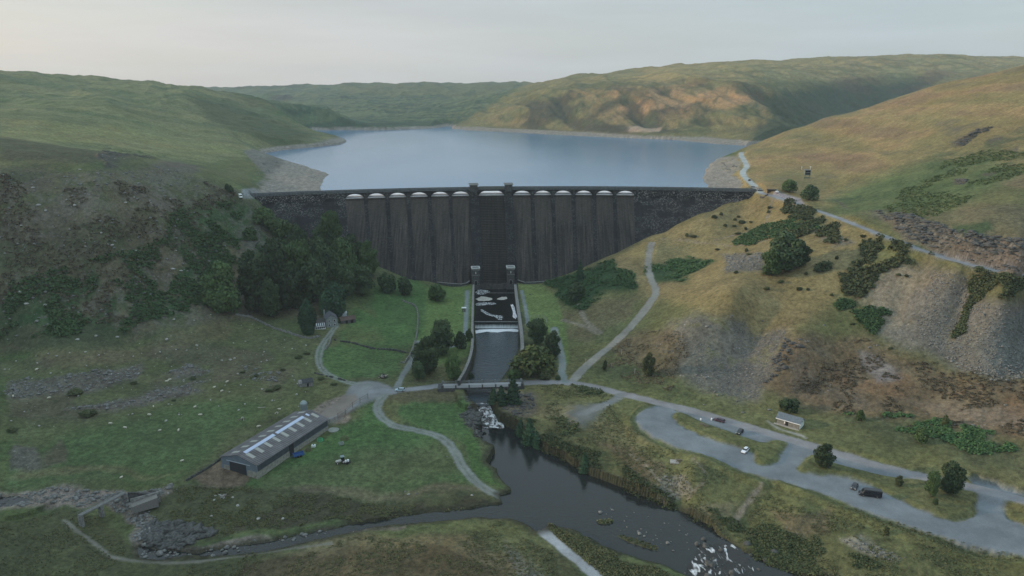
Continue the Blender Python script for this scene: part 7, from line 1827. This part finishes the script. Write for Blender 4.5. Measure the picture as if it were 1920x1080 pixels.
w = MB(); w.box(-2.0, -1, .8, 2.0, -.9, 1.6); w.box(-2, .9, .8, 2, 1, 1.6); w.box(-2, -.89, .8, -1.9, .89, 1.6); w.box(1.9, -.89, .8, 2, .89, 1.6); w.box(-2, -1, .65, 2, 1, .79); w.tube((-2, 0, .6), (-3.2, 0, .5), .08); w.build('body', mB, o)
for x in (-.5, .6):
    for s in (-1, 1): w = MB(); w.tube((x, s * 1.0 - .13, .42), (x, s * 1.0 + .13, .42), .42); w.build('wheel', M_BLACK, o)
def ring_feeder(px, py, col_, lab, r=1.1):
    g = at_(px, py); o = empty('ring_feeder', g); tag(o, lab, 'feeder'); m_ = mat('feeder_paint', col_, .6, noise=.2); w = MB(); n = 18
    for z in (.25, .6, 1.05):
        for i in range(n): a, b = 6.283 * i / n, 6.283 * (i + 1) / n; w.tube((r * math.cos(a), r * math.sin(a), z), (r * math.cos(b), r * math.sin(b), z), .05, n=4)
    w.build('rings', m_, o); w = MB()
    for i in range(n): a = 6.283 * i / n; w.tube((r * math.cos(a), r * math.sin(a), 0), (r * math.cos(a), r * math.sin(a), 1.1), .04, n=4)
    w.build('bars', m_, o)
ring_feeder(600, 827, (.05, .42, .22), 'bright green ring feeder beside the barn'); ring_feeder(646, 824, (.12, .07, .045), 'rusty ring feeder in the field right of the barn', 1.5); ring_feeder(578, 846, (.09, .06, .05), 'brown ring feeder between the blue trailer and the barn doors', 1.0)
g = at_(588, 838); o = empty('water_tank', g); tag(o, 'white plastic water tank beside the barn', 'tank')
w = MB(); w.box(-.8, -.6, 0, .8, .6, .95); w.build('tank', mat('white_plastic', (.55, .62, .6), .4), o, bevel=.12); w = MB(); w.lathe([(.22, .96), (.22, 1.1)], n=10); w.build('lid', M_BLACK, o)
g = at_(640, 834); o = empty('feed_trough', g, .5); tag(o, 'grey-green metal box trough in the field right of the barn', 'trough'); w = MB(); w.box(-.9, -.7, .15, .9, .7, .25); w.box(-.9, -.7, .26, .9, -.6, 1.1); w.box(-.9, .6, .26, .9, .7, 1.1); w.box(-.9, -.59, .26, -.8, .59, 1.1); w.box(.8, -.59, .26, .9, .59, 1.1); w.build('box', mat('grey_green_metal', (.22, .27, .24)), o)
for s in (-.6, .6): w = MB(); w.box(s - .06, -.6, -.1, s + .06, .6, .145); w.build('skid', M_WOOD, o)
g = at_(625, 806); w = MB(); w.lathe([(2.3, -.2), (2.3, .12), (2.2, .16)], n=20); o = w.build('round_slab', mat('slab_grey', (.20, .22, .20), noise=.2)); o.location = tuple(g); tag(o, 'round pale concrete slab at the far end of the barn', 'slab')
def heap(px, py, n, size, lab, mats, seed, cat='heap', name='scrap_heap', hl=.55):
    g = at_(px, py); o = empty(name, g); tag(o, lab, cat); R = random.Random(seed)
    for k, m_ in enumerate(mats):
        w = MB()
        for i in range(n):
            a = R.uniform(0, 3.14); e = R.uniform(-.35, .5); L_ = size * R.uniform(.5, 1.1); c = Vector((R.gauss(0, size * .3), R.gauss(0, size * .25), R.uniform(.1, size * hl))); d = Vector((math.cos(a) * math.cos(e), math.sin(a) * math.cos(e), math.sin(e))) * L_ / 2
            w.tube(c - d, c + d, R.uniform(.06, .14) * (1 + size * .1), n=5)
        w.build('timber' if k == 0 else 'metalwork', m_, o)
heap(718, 708, 16, 2.6, 'dark heap of old timber and machinery beside the farm yard', [mat('charred_timber', (.035, .032, .03)), M_PALEW], 3)
heap(452, 786, 4, 2.6, 'small pile of bleached planks in the left meadow', [M_PALEW, M_WOOD], 5, hl=.15, name='plank_pile')
heap(520, 775, 3, 1.6, 'scatter of pale timber behind the barn', [M_PALEW], 6, hl=.15, name='plank_pile')
g = at_(490, 765); w = MB(); w.tube((-1.6, 0, .15), (1.6, .5, .2), .15, n=6); o = w.build('plank', M_PALEW); o.location = tuple(g); tag(o, 'single pale beam lying in the meadow behind the barn', 'beam')
heap(418, 932, 10, 2.2, 'rubble and timber heap on the slope below the barn', [M_WOOD, M_ROCKP], 8, hl=.3, name='rubble_heap')
g = at_(755, 680); w = MB(); w.box(-1.1, -.5, 0, 1.1, .5, .25); w.box(-1.0, -.42, .26, .8, -.2, .55); w.box(-1.0, .2, .26, .6, .42, .5); o = w.build('stone_slab', M_STONE); o.location = tuple(g); tag(o, 'flat stone slab lying at the bottom right of the lower green field', 'stone')
# footbridge and leat at the lower left
A = atz(148, 966, -9.4); B = atz(233, 919, -8.6); o, L_ = frame2(A, B, 'footbridge'); tag(o, 'narrow grey footbridge over the rocky gorge at the lower left', 'footbridge')
w = MB(); w.box(0, -.75, -.35, L_, .75, .0); w.build('deck', mat('pale_deck', (.16, .165, .16), noise=.2), o)
for s in (-.72, .72):
    w = MB(); w.tube((0, s, .95), (L_, s, .95), .05, n=5); w.tube((0, s, .5), (L_, s, .5), .04, n=5); w.build('handrail', M_RAIL, o)
    for k in range(9): w = MB(); w.tube((L_ * k / 8, s, 0), (L_ * k / 8, s, .95), .05, n=5); w.build('post', M_RAIL, o)
for x in (.4, L_ * .45, L_ - .6): w = MB(); w.box(x - .5, -.9, -4.5, x + .5, .9, -.36); w.build('pier', M_STONE, o)
A = atz(247, 951, -9.6); B = atz(296, 935, -9.0); o, L_ = frame2(A, B, 'ramp'); tag(o, 'pale concrete ramp wall on the right side of the gorge', 'ramp')
w = MB(); w.prism([(0, -2.5), (L_, -2.5), (L_, 1.0), (0, -.1)], 0, 3.0, lambda a, b, t: (a, t, b)); w.build('ramp', mat('ramp_concrete', (.15, .145, .135), noise=.25), o)
w = MB(); w.box(0, 3.01, -2.5, L_ + 1, 3.35, 1.5); w.build('wall', M_STONE, o)
w = MB(); A = atz(225, 940, -9); w.box(-.35, -.3, -3, 3.5, .3, 1.4); w.box(3.51, -.5, -3, 10, .4, 1.2); o = w.build('weir_wall', M_STONED); o.location = (A[0], A[1] + 6, -10.5); tag(o, 'dark stone wall across the head of the gorge', 'wall')

# ---------------------------------------------------------------- sheep
def sheep_mesh():
    bm = bmesh.new()
    def blob(loc, sc, seg=10): bmesh.ops.create_uvsphere(bm, u_segments=seg, v_segments=8, radius=1, matrix=Matrix.Translation(loc) @ Matrix.Diagonal((*sc, 1)))
    blob((0, 0, .62), (.55, .29, .30)); blob((.42, 0, .70), (.24, .2, .22)); blob((-.4, 0, .62), (.22, .23, .24)); blob((.62, 0, .60), (.2, .12, .15)); blob((-.6, 0, .5), (.07, .06, .16))
    return bm
bm = sheep_mesh(); me_b = bpy.data.meshes.new('fleece'); bm.to_mesh(me_b); bm.free(); me_b.materials.append(mat('fleece', (.56, .53, .44), .95, noise=.15, nscale=6, bump=.5))
w = MB(); w.tube((.66, 0, .62), (.88, 0, .50), .095, .06, 8); w.tube((.70, .1, .68), (.68, .24, .66), .035, .02, 5); w.tube((.70, -.1, .68), (.68, -.24, .66), .035, .02, 5)
me_h = bpy.data.meshes.new('head'); me_h.from_pydata(w.v, [], w.f); me_h.materials.append(mat('sheep_face', (.35, .32, .27)))
w = MB()
for x in (.32, -.38):
    for y in (-.14, .14): w.tube((x, y, .45), (x + .02, y, .22), .055, .04, 6); w.tube((x + .02, y, .22), (x, y, 0), .04, .03, 6)
me_l = bpy.data.meshes.new('legs'); me_l.from_pydata(w.v, [], w.f); me_l.materials.append(bpy.data.materials['sheep_face'])
R_ = random.Random(12)
for px, py in [(235, 804), (300, 809), (207, 796), (335, 809), (366, 765), (376, 780), (402, 728), (426, 718), (313, 717), (318, 714), (25, 745), (288, 764), (485, 802), (524, 769), (280, 780), (92, 748), (416, 735), (342, 866), (228, 897), (69, 695)]:
    g = hit(px, py); o = empty('sheep', g, R_.uniform(0, 6.28)); s = R_.uniform(1.0, 1.25); o.scale = (s, s, s)
    tag(o, 'cream sheep grazing in the green left meadow', 'sheep', 'sheep grazing in the left meadow')
    for nm2, me in (('body', me_b), ('head', me_h), ('legs', me_l)): c = bpy.data.objects.new(nm2, me); COL.objects.link(c); c.parent = o
